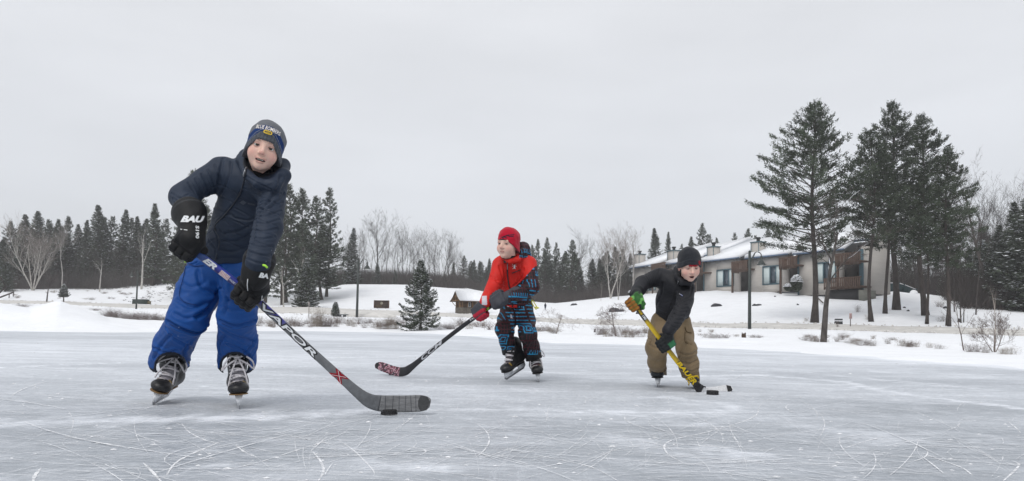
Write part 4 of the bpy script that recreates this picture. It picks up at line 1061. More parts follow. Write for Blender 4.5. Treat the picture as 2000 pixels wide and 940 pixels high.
    st.poly([[(ua + (ub_ - ua) * .30, s1 * v), (ub_, s1 * v), (ub_, s1 * (v + .12)), (ua + (ub_ - ua) * .30, s1 * (v + .12))] for v in (-.65, -.35, -.05, .25)], Mr, so_, 'red_stripes')
    xs_ = lambda x: st.u_at_px(x)
    st.poly([[(xs_(648), -1), (xs_(656), -1), (xs_(676), 1), (xs_(664), 1)], [(xs_(650), 1), (xs_(661), 1), (xs_(674), -1), (xs_(666), -1)]], Mr, so_, 'red_cross')
    st.poly([[(xs_(652.5), -.9), (xs_(653.5), -.9), (xs_(671), .9), (xs_(670), .9)], [(xs_(655), .9), (xs_(656), .9), (xs_(671), -.9), (xs_(670), -.9)]], Mw, so_, 'cross_lines', .0018)
    # ---- gloves
    BK = lin('#111215'); GR = lin('#2b2d31')
    def gcol(p, V_, N_, c):
        o = np.broadcast_to(BK, (len(V_), 3)).copy()
        o = np.where(((np.abs(np.abs(p[:, 0]) - .015) < .002) & (p[:, 2] > .03))[:, None], (.004, .004, .004), o)
        return np.where(((c > .045) & (c < .054))[:, None], GR, o)
    ax = st.p[3] * 0; d_sh = nrm(P(490, 577, 2.90) - P(375, 487, 2.86))
    g1, f1 = grip_hand(root, P(369, 480, 2.86), d_sh, (-.15, -1, .1), P(374, 430, 2.885), el_l, 1.07, gcol, h=.0036, cuffr=.061, flip=1)
    g2, f2 = grip_hand(root, P(487, 574, 2.90), d_sh, (.45, -1, .25), P(500, 533, 2.83), el_r, 1.15, gcol, h=.0036, cuffr=.052, flip=-1)
    Mgl = mat('glove_lettering', lin('#dfe1e3'), .6, .08, 90)
    decal_text('BAU', [(352, 434), (399, 435), (400, 422), (355, 421)], f1, 2.4, 3.4, Mgl, g1, bold=.06, shear=.25, off=.007)
    decal_text('S190', [(382, 441), (382, 466), (389, 466), (389, 441)], f1, 2.4, 3.4, Mgl, g1, bold=.03, shear=.1, off=.004)
    decal_text('BA', [(505, 542), (524, 545), (524, 535), (507, 532)], f2, 2.4, 3.4, Mgl, g2, bold=.06, shear=.25)
    decal_poly([[(352, 447), (366, 449), (366, 450.2), (352, 448.4)]], f1, 2.4, 3.4, Mgl, g1, 'glove_stripe', .004)
    line_tube([(484, 545), (483, 557), (484, 568)], f2, 2.4, 3.4, .0018, Mgl, g2, 'glove_piping'); line_tube([(512, 578), (510, 590), (504, 598)], f2, 2.4, 3.4, .0018, Mgl, g2, 'glove_piping')
    MB().tube([P(514, 518, 2.76), P(518, 519, 2.75), P(522, 523, 2.76)], .0045, 5).build('neon_tab', M_neon, g2)
    rebase(root, GI(385, 795)); rebase(so_, P(490, 577, 2.9))
    puck(pz + np.array([0, .038, 0.0]), .038, .0255, 'scuffed black puck under the grey taped blade of the front stick', 'pucks on the ice')
def rebase(root, base):
    root.location = [float(x) for x in base]
    for ch in root.children: ch.location = ch.location - Vector([float(x) for x in base])
def proj_y(V_):
    v = V_ - EYE; return CY - FPX * (v @ Up) / (v @ Fw)
def proj_x(V_):
    v = V_ - EYE; return CX + FPX * (v @ Rt) / (v @ Fw)
t_ = time.time(); build_front(); print('front', time.time() - t_)
# ================================================================== middle skater: red and patterned suit
def glyphs(u, v, seed=0):
    """circuit-like print: black ground, maroon plaid, cyan strokes; u,v in metres"""
    c = np.broadcast_to(np.array([.008, .007, .009]), (len(u), 3)).copy()
    MR, CY_ = lin('#431822'), lin('#1c86b4')
    gu, gv = (u / .020) % 1, (v / .026) % 1
    hh = lambda a, b_, k: ((np.sin(a * 127.1 + b_ * 311.7 + k * 74.7 + seed) * 43758.5453) % 1)
    iu, iv = np.floor(u / .02), np.floor(v / .026)
    c = np.where(((gu < .28) & (hh(iu, np.floor(v / .11), 1) > .25))[:, None], MR, c); c = np.where(((gv < .25) & (hh(np.floor(u / .09), iv, 2) > .3))[:, None], MR, c)
    cu, cv_ = np.floor(u / .075), np.floor(v / .085); fu, fv = (u / .075) % 1, (v / .085) % 1; k = hh(cu, cv_, 3)
    line_h = (np.abs((fv * 3.0) % 1 - .5) < .12) & (fu > .12) & (fu < .88)
    line_v = (np.abs((fu * 3.0) % 1 - .5) < .11) & (fv > .15) & (fv < .85)
    r1 = np.maximum(np.abs(fu - .5), np.abs(fv - .5)); rect = (np.abs(r1 - .38) < .040) | (np.abs(r1 - .18) < .035)
    ell_ = ((np.abs(fu - .2) < .05) & (fv > .15)) | ((np.abs(fv - .8) < .05) & (fu > .2))
    comb = ((np.abs(fv - .25) < .05)) | ((np.abs((fu * 4) % 1 - .5) < .15) & (fv > .25) & (fv < .6))
    on = np.where(k < .26, line_h, np.where(k < .42, line_v, np.where(k < .58, rect, np.where(k < .72, ell_, np.where(k < .86, comb, False)))))
    c = np.where(on[:, None], CY_, c)
    w = (hh(cu, cv_, 5) > .86) & (np.abs(fu - .55) < .09) & (np.abs(fv - .5) < .17)
    return np.where(w[:, None], lin('#a9a9b5'), c)
def build_mid():
    root = empty('person', (0, 0, 0), 'child in red beanie, red jacket and blue patterned trousers with a black stick', 'person')
    D = 5.1
    neck = P(1008, 500, 5.12); pel = P(1008, 592, 5.2); sh_l = P(976, 517, 5.1); sh_r = P(1034, 516, 5.08)
    el_l = P(966, 556, 5.02); wr_l = P(948, 590, 4.88); el_r = P(1038, 562, 4.98); wr_r = P(1000, 580, 4.84)
    kn_l = P(985, 645, 5.0); an_l = P(997, 705, 5.16); kn_r = P(1031, 652, 4.98); an_r = P(1046, 716, 5.16)
    H = Head(P(992, 477, 4.98), nrm(np.array([-.62, -1, -.22])), nrm(np.array([.02, -.12, 1])), .98, .0, .1, .62, (-.25, -.3), 1.05, ears=False)
    core = union([chain([pel, P(1006, 540, 5.15), neck], [.075, .07, .035]), chain([sh_l, el_l, wr_l], [.038, .03, .024]), chain([sh_r, el_r, wr_r], [.038, .03, .024]), cap(sh_l, sh_r, .04, .04),
                  chain([P(996, 605, 5.2), kn_l, an_l], [.055, .042, .03]), chain([P(1024, 605, 5.2), kn_r, an_r], [.055, .042, .03])], .03)
    lo, hi = bounds([neck, pel, sh_l, sh_r, el_l, wr_l, el_r, wr_r, kn_l, an_l, kn_r, an_r], .1)
    H.build(root, core, lo, hi, .003)
    # hat
    RD = lin('#b0142e')
    def bcol(p, pl):
        c = np.broadcast_to(RD, (len(p), 3)).copy()
        for ln_ in ([(-.015, .052), (.02, .068), (.045, .070)], [(-.02, .050), (.01, .060), (.045, .058)], [(-.02, .05), (.0, .05), (.012, .042)], [(-.02, .05), (-.012, .042), (-.008, .036)], [(-.022, .05), (-.035, .040)]):
            d = seg_dist(np.stack([p[:, 0] * sgn, p[:, 2], 0 * p[:, 0]], 1), np.array([(a + .02, b_ + .0, 0) for a, b_ in ln_])); c = np.where(((d < .0030) & (p[:, 1] > .0))[:, None], (.02, .015, .03), c)
        return np.where((pl < .004)[:, None], (.03, .02, .03), c)
    sgn = 1 if (H.R[:, 0] @ Rt) > 0 else -1
    beanie(H, root, bcol, zf=.028, slope=.55, h=.0042, rib=False, cuff=.0, grow=-.001, loose=(0, -.004, .008), side=.45)
    # jacket
    torso = union([cap(pel, P(1008, 545, 5.15), .118, .112, ((0, 1, 0), .85)), cap(P(1008, 545, 5.15), P(1006, 520, 5.12), .112, .105, ((0, 1, 0), .8)), (cap(P(985, 517, 5.11), P(1024, 515, 5.1), .056, .056), .05)], .05)
    ua = cap(sh_l, el_l, .056, .050); fa = cap(el_l, wr_l, .050, .043); ub = cap(sh_r, el_r, .058, .055); fb = cap(el_r, wr_r, .055, .046)
    hood = union([chain([P(984, 500, 5.0), P(996, 511, 4.97), P(1010, 508, 4.99), P(1022, 494, 5.05), P(1027, 486, 5.12), P(1020, 480, 5.18)], [.016, .018, .022, .026, .029, .027], .02),
                  (chain([P(984, 500, 5.0), P(986, 502, 5.15)], [.018, .03], .02), .02), (chain([P(1014, 477, 5.14), P(1024, 484, 5.17), P(1028, 500, 5.15)], [.022, .034, .040], .02), .02)], .02)
    jk = union([torso, (ua, .04), (ub, .04)], .04); jk = union([jk, (fa, .015), (fb, .012)], .02); jk = union([jk, (hood, .015)])
    jk = sub(jk, ell(H.wld((0, 0, -.02))[0], (.075, .09, .09), H.R), .006)
    hc = halfspace(P(1008, 601, 5.2), -Up); slv = union([fa, (ua, .02), fb, (ub, .02)], .01)
    jf = lambda Q: np.minimum(np.maximum(jk(Q), hc(Q)), slv(Q))
    zipl = [(992, 514), (991, 530), (993, 552), (998, 575), (1001, 600)]
    jl = [(zipl, .003, .005), ([(975, 520), (982, 545), (978, 570)], .007, .007), ([(968, 545), (975, 556), (985, 560)], .005, .007), ([(952, 570), (960, 575), (968, 572)], .004, .006), ([(1023, 526), (1018, 545), (1003, 560)], .006, .007),
          ([(1028, 548), (1040, 552)], .005, .006), ([(1020, 556), (1030, 566), (1040, 575)], .006, .007), ([(1003, 566), (1022, 560)], .005, .006), ([(1010, 520), (1015, 535), (1012, 548)], .004, .007), ([(984, 530), (989, 548)], .004, .006), ([(996, 590), (1020, 592), (1042, 588)], .004, .006),
          ([(958, 540), (966, 548), (975, 548)], .004, .006), ([(1008, 548), (1020, 552)], .003, .004)]
    def jdisp(V_, N_): return creases(V_, N_, jf, jl, 4.3, 5.7) + .0024 * rnd_noise(V_, 26, 41) + .002 * rnd_noise(V_, 60, 42)
    REDJ = lin('#c62119')
    def jcol(V_, N_):
        x, y = proj_x(V_), proj_y(V_)
        c = glyphs((V_[:, 0] * .95 + V_[:, 1] * .3), V_[:, 2], 3)
        # red yoke and the red sleeve on the left of the zip, print below and on the other sleeve
        bnd = np.interp(x, [955, 985, 995, 1005, 1022, 1038, 1046], [640, 600, 574, 560, 546, 527, 520])
        onl = fa(V_) < .012; onl2 = ua(V_) < .012
        front = (V_[:, 1] < 5.16)
        right_arm = (np.minimum(fb(V_), ub(V_) + .01) < .008)
        red = ((y < bnd) & ~(fb(V_) < .008)) | onl | onl2
        red = red & ~((hood(V_) < .012) & (x > 1014) & (y < 504))
        c = np.where(red[:, None], REDJ, c)
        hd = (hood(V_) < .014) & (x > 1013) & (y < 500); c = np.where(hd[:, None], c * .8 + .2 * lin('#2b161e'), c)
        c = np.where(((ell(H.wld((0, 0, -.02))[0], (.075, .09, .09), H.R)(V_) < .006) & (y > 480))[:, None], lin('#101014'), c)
        cuffm = onl & (y > 578) & (y < 596) & (x > 941) & (x < 951); c = np.where(cuffm[:, None], lin('#c9c4cc'), c)
        strip = (y > 596) & (x < 1010); c = np.where(strip[:, None], REDJ * .9, c)
        return c
    lo, hi = bounds([P(940, 470, 4.9), P(1060, 470, 5.3), pel, sh_l, sh_r, el_l, wr_l, el_r, wr_r, P(1008, 605, 5.3)], .12)
    jacket = skin_obj('jacket', jf, lo, hi, .0042, M_nylon, root, jdisp, jcol)
    line_tube(zipl, jf, 4.3, 5.7, .0045, M_zip, jacket, 'zip', 24)
    line_tube([(991, 515), (991, 521), (991, 527)], jf, 4.3, 5.7, .003, M_zipl, jacket, 'zip_pull', 6, .004)
    line_tube([(1000, 534), (1010, 530), (1020, 526)], jf, 4.3, 5.7, .0035, M_zip, jacket, 'chest_pocket')
    # white emblem: slim body with curved legs
    em = [[(1003.5, 519), (1005, 516.5), (1006.5, 519), (1006, 524), (1004.5, 525.5), (1003, 523.5)]] + [[(1004 + a, 519 + b_), (1004 + c_, 519 + d_), (1004 + e_, 519 + f_)] for a, b_, c_, d_, e_, f_ in
          ((-.5, 0, -3.6, -2.2, -2.9, -3.2), (-.8, 2, -4, 1.3, -3.7, .4), (2, 0, 3.6, -3.6, 4.2, -2.9), (2, 2, 4.6, .5, 4.9, 1.4), (-.5, 4, -3, 6.4, -2.1, 6.8), (1.8, 4, 3.4, 6, 2.6, 6.9))]
    decal_poly(em, jf, 4.3, 5.7, M_white, jacket, 'white_emblem', .006)
    # yellow cord
    MB().tube(smooth_px3([P(1038, 586, 5.02), P(1040, 594, 4.99), P(1046, 603, 4.98), P(1050, 602, 4.98), P(1046, 596, 4.99), P(1042, 589, 5.0), P(1039, 586, 5.02)]), .0035, 5).tube([P(1046, 600, 4.98), P(1050, 601, 4.97), P(1053, 602, 4.97)], .004, 5).tube([P(1045, 600, 4.98), P(1047, 605, 4.97)], .004, 5).build('yellow_cord', mat('cord_yellow', lin('#d6d21e'), .6, .1, 90), jacket, True)
    # trousers
    tl = chain([P(996, 602, 5.2), P(991, 625, 5.12), kn_l, P(990, 668, 5.05), P(995, 688, 5.14)], [.082, .070, .065, .056, .058], .03)
    tr = chain([P(1022, 602, 5.2), P(1028, 625, 5.12), kn_r, P(1038, 678, 5.06), P(1043, 702, 5.14)], [.080, .068, .065, .060, .064], .03)
    cav_l = chain([P(994, 686, 5.14), P(996, 720, 5.17)], [.048, .054], .01); cav_r = chain([P(1043, 699, 5.14), P(1047, 730, 5.16)], [.052, .058], .01)
    def tf(Q):
        a, b_ = tl(Q), tr(Q); s_ = (Q - P(1012, 690, 5.1)) @ Rt
        c_ = np.where(s_ < 0, (Q - P(994, 694, 5.14)) @ (-Up), (Q - P(1037, 706, 5.08)) @ nrm(-Up - .28 * Rt * -1))
        d = np.maximum(smin(a, b_, .015), c_)
        return -smin(-d, np.minimum(cav_l(Q), cav_r(Q)), .004)
    tw = [([(972, 632), (985, 640), (1000, 634)], .007, .008), ([(974, 650), (988, 656), (1002, 650)], .007, .008), ([(1012, 640), (1028, 644), (1044, 636)], .007, .008), ([(1018, 662), (1032, 668), (1048, 660)], .007, .008),
          ([(980, 672), (995, 678), (1006, 672)], .005, .007), ([(1020, 682), (1038, 690), (1052, 684)], .006, .008), ([(1000, 610), (998, 630), (1004, 645)], .006, .008), ([(1040, 650), (1046, 665), (1044, 680)], .004, .006)]
    def tcol(V_, N_):
        c = glyphs(V_[:, 0] * .9 + V_[:, 1] * .35, V_[:, 2] + 5, 9); x, y = proj_x(V_), proj_y(V_)
        hem = np.where(x < 1011, y > 684, y > 694 + (x - 1035) * -.1); return np.where(hem[:, None], (.010, .010, .012), c)
    lo, hi = bounds([P(965, 590, 5.0), P(1060, 590, 5.3), P(975, 712, 5.0), P(1060, 712, 5.2), kn_l, kn_r], .11)
    skin_obj('trousers', tf, lo, hi, .0052, M_nylon, root, lambda V_, N_: creases(V_, N_, tf, tw, 4.3, 5.7) + .002 * rnd_noise(V_, 24, 45) - .003 * np.abs(rnd_noise(V_ * [1, 1, 1.4], 20, 47)) ** .6 + .002 * rnd_noise(V_, 60, 46), tcol)
    # skates
    skate(root, P(991, 741, 5.03), nrm(np.array([-.70, -1, -.38])), nrm(np.array([-.18, -.28, 1])), 1.08, seed=3, h=.006, lacemat=M_lace, panel=(.12, .10, .11), tongue_edge=(.2, .2, .2), trim=(.02, .02, .02), bow=False)
    skate(root, GI(1053, 747) + [0, .02, 0], nrm(np.array([.02, -1, 0])), nrm(np.array([-.16, -.05, 1])), 1.12, seed=4, h=.006, lacemat=M_lace, panel=(.10, .06, .07), tongue_edge=(.2, .2, .2), trim=(.02, .02, .02))
    # stick
    pts = [(985, 580, 4.87), (962, 596, 4.88), (900, 640, 5.0), (850, 679, 5.12), (815, 708, 5.22), (801, 719, 5.27), (792, 725, 5.30), (781, 726.5, 5.33), (768, 724, 5.37), (755, 719.5, 5.42), (744, 715.5, 5.46), (738, 714.5, 5.48), (733, 716, 5.50)]
    hh = [.0145, .0145, .0150, .0155, .020, .027, .034, .0365, .036, .0355, .034, .027, .014]; ht = [.0095] * 4 + [.008, .007, .006, .0055, .005, .005, .005, .005, .004]
    st = Stick([(P(a, b_, c), x, y) for (a, b_, c), x, y in zip(pts, hh, ht)], nrm(np.array([.1, -1, .2])))
    so_ = empty('hockey_stick', (0, 0, 0), 'black hockey stick with pink and grey speckled blade held by the child in red', 'hockey stick')
    U_ = st.u_at_px
    sh = st.part(0, 7, 'shaft', mat('stick_black_gloss', attr=True, rough=.35, var=.15, vscale=60, spec=.5), so_, lambda u, par, q_: lin('#7b5a63') if u < U_(964) else (lin('#1b1b1f') if par < 6.5 else lin('#18181b')))
    M_bt = mat('speckled_tape', lin('#7a5a64'), .85, .5, 70, bump=.4, bscale=120); n = M_bt.node_tree.nodes; l = M_bt.node_tree.links
    vo = n.new('ShaderNodeTexVoronoi'); vo.inputs['Scale'].default_value = 90; tc_ = n.new('ShaderNodeTexCoord'); l.new(tc_.outputs['Object'], vo.inputs['Vector'])
    cr_ = n.new('ShaderNodeValToRGB'); cr_.color_ramp.interpolation = 'CONSTANT'; e_ = cr_.color_ramp.elements; e_[0].color = (*lin('#5d2c38'), 1); e_[1].position = .42; e_[1].color = (*lin('#a5828c'), 1)
    x_ = e_.new(.68); x_.color = (*lin('#3c3a40'), 1)
    l.new(vo.outputs['Color'], cr_.inputs[0]); l.new(cr_.outputs[0], n['Principled BSDF'].inputs['Base Color'])
    bl = st.part(7, 12, 'blade', M_bt, so_)
    st.poly([[(U_(739.5), -1.01), (U_(736), -1), (U_(733.5), -.5), (U_(733.5), .5), (U_(736), 1), (U_(739.5), 1.01), (U_(740.5), 0)]], M_rubber, bl, 'blade_tip', .0015)
    Ms = bpy.data.materials['stick_white']
    flip = (st.at(U_(900), .9)[0] - st.at(U_(900), -.9)[0]) @ Up < 0; v = -1 if flip else 1
    st.text('CCM', U_(824), U_(866), -.85 * v, .85 * v, mat('stick_silver', lin('#b9bbc0'), .4, .2, 60), so_, bold=.02, shear=.3)
    st.text('TACKS', U_(919), U_(936), -.4 * v, .5 * v, Ms, so_, bold=.02, shear=.2)
    st.poly([[(U_(946), -.8 * v), (U_(950), -.8 * v), (U_(952), .8 * v), (U_(948), .8 * v)], [(U_(951), -.8 * v), (U_(955), -.8 * v), (U_(957), .8 * v), (U_(953), .8 * v)]], M_neon, so_, 'green_stripes')
    # gloves
    GY, RG = lin('#3b3d44'), lin('#a01a30')
    d_sh = nrm(P(900, 640, 5.0) - P(962, 596, 4.88))
    def g1c(p, V_, N_, c):
        o = np.broadcast_to(GY, (len(V_), 3)).copy(); fin = (p[:, 1] > .004) & (c < .03)
        o = np.where((fin & (np.abs(np.sin(p[:, 1] * 95)) > .35))[:, None], RG, o); return np.where((p[:, 2] < -.005)[:, None], RG, o)
    def g2c(p, V_, N_, c): return np.broadcast_to(GY, (len(V_), 3)).copy()
    g1, f1 = grip_hand(root, P(940, 611, 4.90), d_sh, (-.35, -1, .35), P(945, 594, 4.89), el_l, 1.0, g1c, h=.0048, cuffr=.040, hockey=False)
    g2, f2 = grip_hand(root, P(976, 586, 4.86), d_sh, (.15, -1, .5), P(996, 578, 4.85), el_r, 1.12, g2c, h=.0048, cuffr=.042, hockey=False, flip=-1)
    rebase(root, GI(1020, 744)); rebase(so_, P(900, 640, 5.0))
    c = GI(767, 733); puck(c + np.array([0, .036, 0]), .038, .0255, 'black puck against the pink and grey speckled stick blade', 'pucks on the ice')
t_ = time.time(); build_mid(); print('mid', time.time() - t_)
# ================================================================== right skater: black jacket, tan trousers
def build_right():
    root = empty('person', (0, 0, 0), 'child in black jacket and tan trousers bending over a yellow stick', 'person')
    neck = P(1333, 540, 4.62); pel = P(1312, 622, 4.82); sh_l = P(1285, 541, 4.70); sh_r = P(1342, 566, 4.60)
    el_l = P(1256, 553, 4.60); wr_l = P(1242, 574, 4.46); el_r = P(1333, 605, 4.44); wr_r = P(1306, 644, 4.32)
    kn_l = P(1282, 680, 4.66); an_l = P(1284, 732, 4.93); kn_r = P(1340, 682, 4.62); an_r = P(1352, 735, 4.72)
    H = Head(P(1346.5, 519, 4.48), nrm(EYE - P(1346, 520, 4.5)) + np.array([.30, 0, -.42]), nrm(np.array([-.03, -.42, 1])), .90, .85, .0, .80, (0, -.5), 1.08)
    core = union([chain([pel, P(1318, 575, 4.72), neck], [.07, .065, .035]), chain([sh_l, el_l, wr_l], [.036, .03, .024]), chain([sh_r, el_r, wr_r], [.036, .03, .024]), cap(sh_l, sh_r, .04, .04),
                  chain([P(1293, 635, 4.82), kn_l, an_l], [.055, .042, .03]), chain([P(1332, 635, 4.82), kn_r, an_r], [.055, .042, .03])], .03)
    lo, hi = bounds([neck, pel, sh_l, sh_r, el_l, wr_l, el_r, wr_r, kn_l, an_l, kn_r, an_r], .1)
    H.build(root, core, lo, hi, .0028)
    BN = lin('#2c2e33')
    def bcol(p, pl):
        c = np.broadcast_to(BN, (len(p), 3)).copy(); c = np.where((pl < .046)[:, None], BN * 1.15, c)
        m_ = (np.abs(p[:, 0] * sgn - .050) < .011) & (pl > .008) & (pl < .040) & (p[:, 1] > 0) & (np.abs(p[:, 0] * sgn - .050) + .35 * np.abs(pl - .024) < .012)
        return np.where(m_[:, None], lin('#8f1a24'), c)
    sgn = 1 if (H.R[:, 0] @ Rt) > 0 else -1
    beanie(H, root, bcol, zf=.031, slope=.30, h=.0040, rib=True, cuff=.046, grow=.002, loose=(0, -.002, .012), side=.5, fold=True)
    hb = MB(); r2 = np.random.RandomState(3)
    for i in range(80):
        x = sgn * r2.uniform(-.024, .036); z1 = .030 - r2.uniform(.004, .017); y0 = .083 - 6 * x * x * 1.2
        pts = H.wld([(x * .9, y0 - .012, .058), (x, y0 - .002, .046), (x + r2.normal() * .003, y0 + .002, .036), (x + r2.normal() * .005, y0 + .001, z1)])
        hb.tube(pts, [.003, .0035, .003, .0009], 4)
    hb.build('red_hair', M_hair, root, True)
    # jacket
    torso = union([cap(pel, P(1318, 585, 4.76), .115, .118, ((0, 1, 0), .85)), cap(P(1318, 585, 4.76), P(1324, 556, 4.68), .118, .105, ((0, 1, 0), .8)), (cap(P(1298, 545, 4.70), P(1334, 560, 4.62), .058, .054), .05)], .05)
    ua = cap(sh_l, el_l, .057, .050); fa = cap(el_l, wr_l, .050, .041); ub = cap(sh_r, el_r, .056, .052); fb = cap(el_r, wr_r, .052, .040)
    col_ = union([chain([P(1321, 525, 4.62), P(1322, 541, 4.55), P(1331, 551, 4.50), P(1346, 553, 4.50), P(1356, 546, 4.56)], [.018, .020, .019, .018, .018], .015), (cap(P(1325, 535, 4.68), P(1345, 540, 4.66), .04, .04), .03)], .02)
    jk = union([torso, (ua, .05), (ub, .04)], .04); jk = union([jk, (fa, .015), (fb, .015)]); jk = union([jk, (col_, .02)])
    jk = sub(jk, ell(H.wld((0, 0, -.012))[0], (.072, .086, .084), H.R), .006)
    hc = halfspace(P(1312, 626, 4.8), -Up + .12 * Rt); slv = union([fb, (ub, .02)], .01)
    jf = lambda Q: np.minimum(np.maximum(jk(Q), hc(Q)), slv(Q))
    zl = [(1327, 548), (1324, 560), (1316, 580), (1308, 604), (1304, 620)]
    jl = [(zl, .003, .004), ([(1295, 553), (1292, 575), (1283, 595)], .006, .007), ([(1352, 560), (1345, 582), (1322, 596)], .006, .007), ([(1320, 592), (1316, 606), (1308, 622)], .007, .007), ([(1275, 608), (1300, 614), (1320, 612)], .005, .004), ([(1277, 613), (1300, 620)], .003, .004)]
    for k in range(7): t = k / 7; jl.append(([(1272 + 36 * (1 - t) - 20, 524 + 2 + 12 * t), (1270 + 24 * (1 - t) - 8, 540 + 8 * t), (1270 + 22 * (1 - t) - 2, 556 + 7 * t)], .004, .004))
    for k in range(8): t = k / 8; jl.append(([(1322 - 22 * t, 580 + 58 * t), (1335 - 22 * t, 588 + 58 * t), (1352 - 30 * t, 586 + 62 * t)], .0035, .004))
    for k in range(6): jl.append(([(1288 - k * 1, 560 + k * 9), (1302 - k, 565 + k * 9), (1316 - 2.4 * k, 562 + k * 9)], .0026, .0035)); jl.append(([(1322 - k * 2.6, 566 + k * 8), (1334 - k * 2, 572 + k * 8), (1346 - 2 * k, 566 + k * 8)], .0026, .0035)) if k < 4 else None
    def jdisp(V_, N_): return creases(V_, N_, jf, jl, 3.9, 5.3) + .002 * rnd_noise(V_, 30, 51) + .0022 * rnd_noise(V_, 70, 52)
    lo, hi = bounds([P(1235, 520, 4.6), P(1365, 520, 4.6), pel, sh_l, sh_r, el_l, wr_l, el_r, wr_r, P(1312, 630, 4.9)], .12)
    jacket = skin_obj('jacket', jf, lo, hi, .005, M_nylon, root, jdisp, lambda V_, N_: np.broadcast_to(lin('#202126'), (len(V_), 3)))
    line_tube(zl, jf, 3.9, 5.3, .003, mat('zip_black', (.008, .008, .01), .4, .2, 80), jacket, 'zip', 20); line_tube([(1325, 549), (1323, 555)], jf, 3.9, 5.3, .0022, M_zipl, jacket, 'zip_pull', 5, .003)
    lb = decal_poly([[(1326, 572.2), (1334, 577), (1333, 579.2), (1325, 574.4)]], jf, 3.9, 5.3, mat('label_blue', lin('#34427c'), .7, .1, 90), jacket, 'chest_label', .012)
    decal_text('patagonia', [(1325.9, 574.3), (1332.6, 578.3), (1333.3, 577.2), (1326.6, 573.2)], jf, 3.9, 5.3, M_white, lb, bold=.02, shear=0, off=.0135)
    # trousers
    tl = chain([P(1293, 628, 4.82), P(1288, 650, 4.76), kn_l, P(1283, 705, 4.72), P(1286, 730, 4.90)], [.078, .072, .072, .064, .060], .03)
    tr = chain([P(1329, 632, 4.82), P(1334, 655, 4.74), kn_r, P(1345, 712, 4.66), P(1350, 742, 4.72)], [.082, .070, .066, .066, .062], .03)
    cav_l = chain([P(1286, 726, 4.90), P(1285, 760, 4.92)], [.048, .05], .01); cav_r = chain([P(1350, 738, 4.72), P(1353, 770, 4.72)], [.05, .05], .01)
    def tf(Q):
        s_ = (Q - P(1313, 700, 4.8)) @ Rt
        c_ = np.where(s_ < 0, (Q - P(1286, 733, 4.9)) @ (-Up), (Q - P(1350, 744, 4.72)) @ nrm(-Up + .35 * Rt * -1))
        d = np.maximum(smin(tl(Q), tr(Q), .015), c_); return -smin(-d, np.minimum(cav_l(Q), cav_r(Q)), .004)
    tw = [([(1266, 672), (1280, 680), (1298, 676)], .006, .008), ([(1268, 725), (1285, 729), (1302, 721)], .006, .004), ([(1338, 638), (1341, 648), (1351, 650)], .005, .003), ([(1338, 650), (1339, 668), (1352, 672)], .004, .004), ([(1325, 690), (1345, 694), (1362, 686)], .007, .008),
          ([(1326, 704), (1345, 712), (1363, 704)], .007, .008), ([(1332, 720), (1350, 726), (1364, 720)], .007, .007), ([(1333, 733), (1350, 736), (1365, 730)], .006, .006), ([(1264, 660), (1272, 664), (1268, 672)], .007, .006), ([(1340, 670), (1330, 685), (1326, 700)], .006, .008), ([(1300, 640), (1294, 660), (1297, 680)], .005, .008)]
    TAN = lin('#86745a')
    lo, hi = bounds([P(1260, 615, 4.7), P(1370, 615, 4.95), P(1260, 750, 4.7), P(1370, 750, 4.8), kn_l, kn_r], .11)
    tz = skin_obj('trousers', tf, lo, hi, .005, M_cloth, root, lambda V_, N_: creases(V_, N_, tf, tw, 3.9, 5.3) + .0022 * rnd_noise(V_, 24, 55) - .003 * np.abs(rnd_noise(V_ * [1, 1, 1.4], 20, 57)) ** .6 + .002 * rnd_noise(V_, 60, 56),
             lambda V_, N_: mixc(np.broadcast_to(TAN, (len(V_), 3)) * (.94 + .06 * rnd_noise(V_, 30, 3)[:, None]), lin('#8d8a86'), .5 * ((rnd_noise(V_, 260, 4) > 1.7) & (proj_x(V_) < 1302) & (proj_y(V_) > 660))))
    Mst = mat('seam_tan', lin('#4e3f2b'), .8, .1, 50)
    line_tube([(1338, 640), (1341, 648), (1351, 651)], tf, 3.9, 5.3, .0025, Mst, tz, 'pocket_flap', 10, .001); line_tube([(1338, 648), (1338, 668), (1351, 673)], tf, 3.9, 5.3, .002, Mst, tz, 'pocket_seam', 10, .001); line_tube([(1268, 727), (1286, 731), (1301, 723)], tf, 3.9, 5.3, .002, Mst, tz, 'hem_seam', 10, .001)
    # skates: plain dark boots
    skate(root, GI(1285, 757) + [0, 0.01, 0], nrm(np.array([-.28, -1, 0])), nrm(np.array([-.04, -.02, 1])), 1.15, seed=6, h=.0055, lace=False, dark=lin('#1d2024'), toecap=lin('#23272c'), panel=lin('#1d2024'), tongue_edge=(.05, .05, .05), trim=(.02, .02, .02))
    skate(root, GI(1361, 762) + [0.02, 0.06, 0], nrm(np.array([-.12, -1, 0])), nrm(np.array([-.32, .02, 1])), .95, seed=7, h=.0055, lace=False, dark=lin('#1a1b1e'), toecap=lin('#202227'), panel=lin('#1d2024'), tongue_edge=lin('#c9a818'), trim=(.02, .02, .02))
    MB().tube(smooth_px3([P(1340, 742, 4.60), P(1350, 737, 4.58), P(1361, 735, 4.60), P(1364, 738, 4.63)]), .006, 5).tube([P(1343, 744, 4.58), P(1346, 748, 4.57), P(1345, 753, 4.57)], .005, 5).build('yellow_laces', mat('lace_yellow', lin('#c9a818'), .8, .1, 90), root, True)
    # stick
    pts = [(1236, 590, 4.36), (1245, 603, 4.36), (1280, 650, 4.34), (1318, 700, 4.36), (1344, 732, 4.40), (1357, 748, 4.43), (1366, 759, 4.45), (1376, 765, 4.49), (1390, 767, 4.53), (1405, 765, 4.55), (1418, 762, 4.55), (1425, 761, 4.54), (1430, 763, 4.53)]
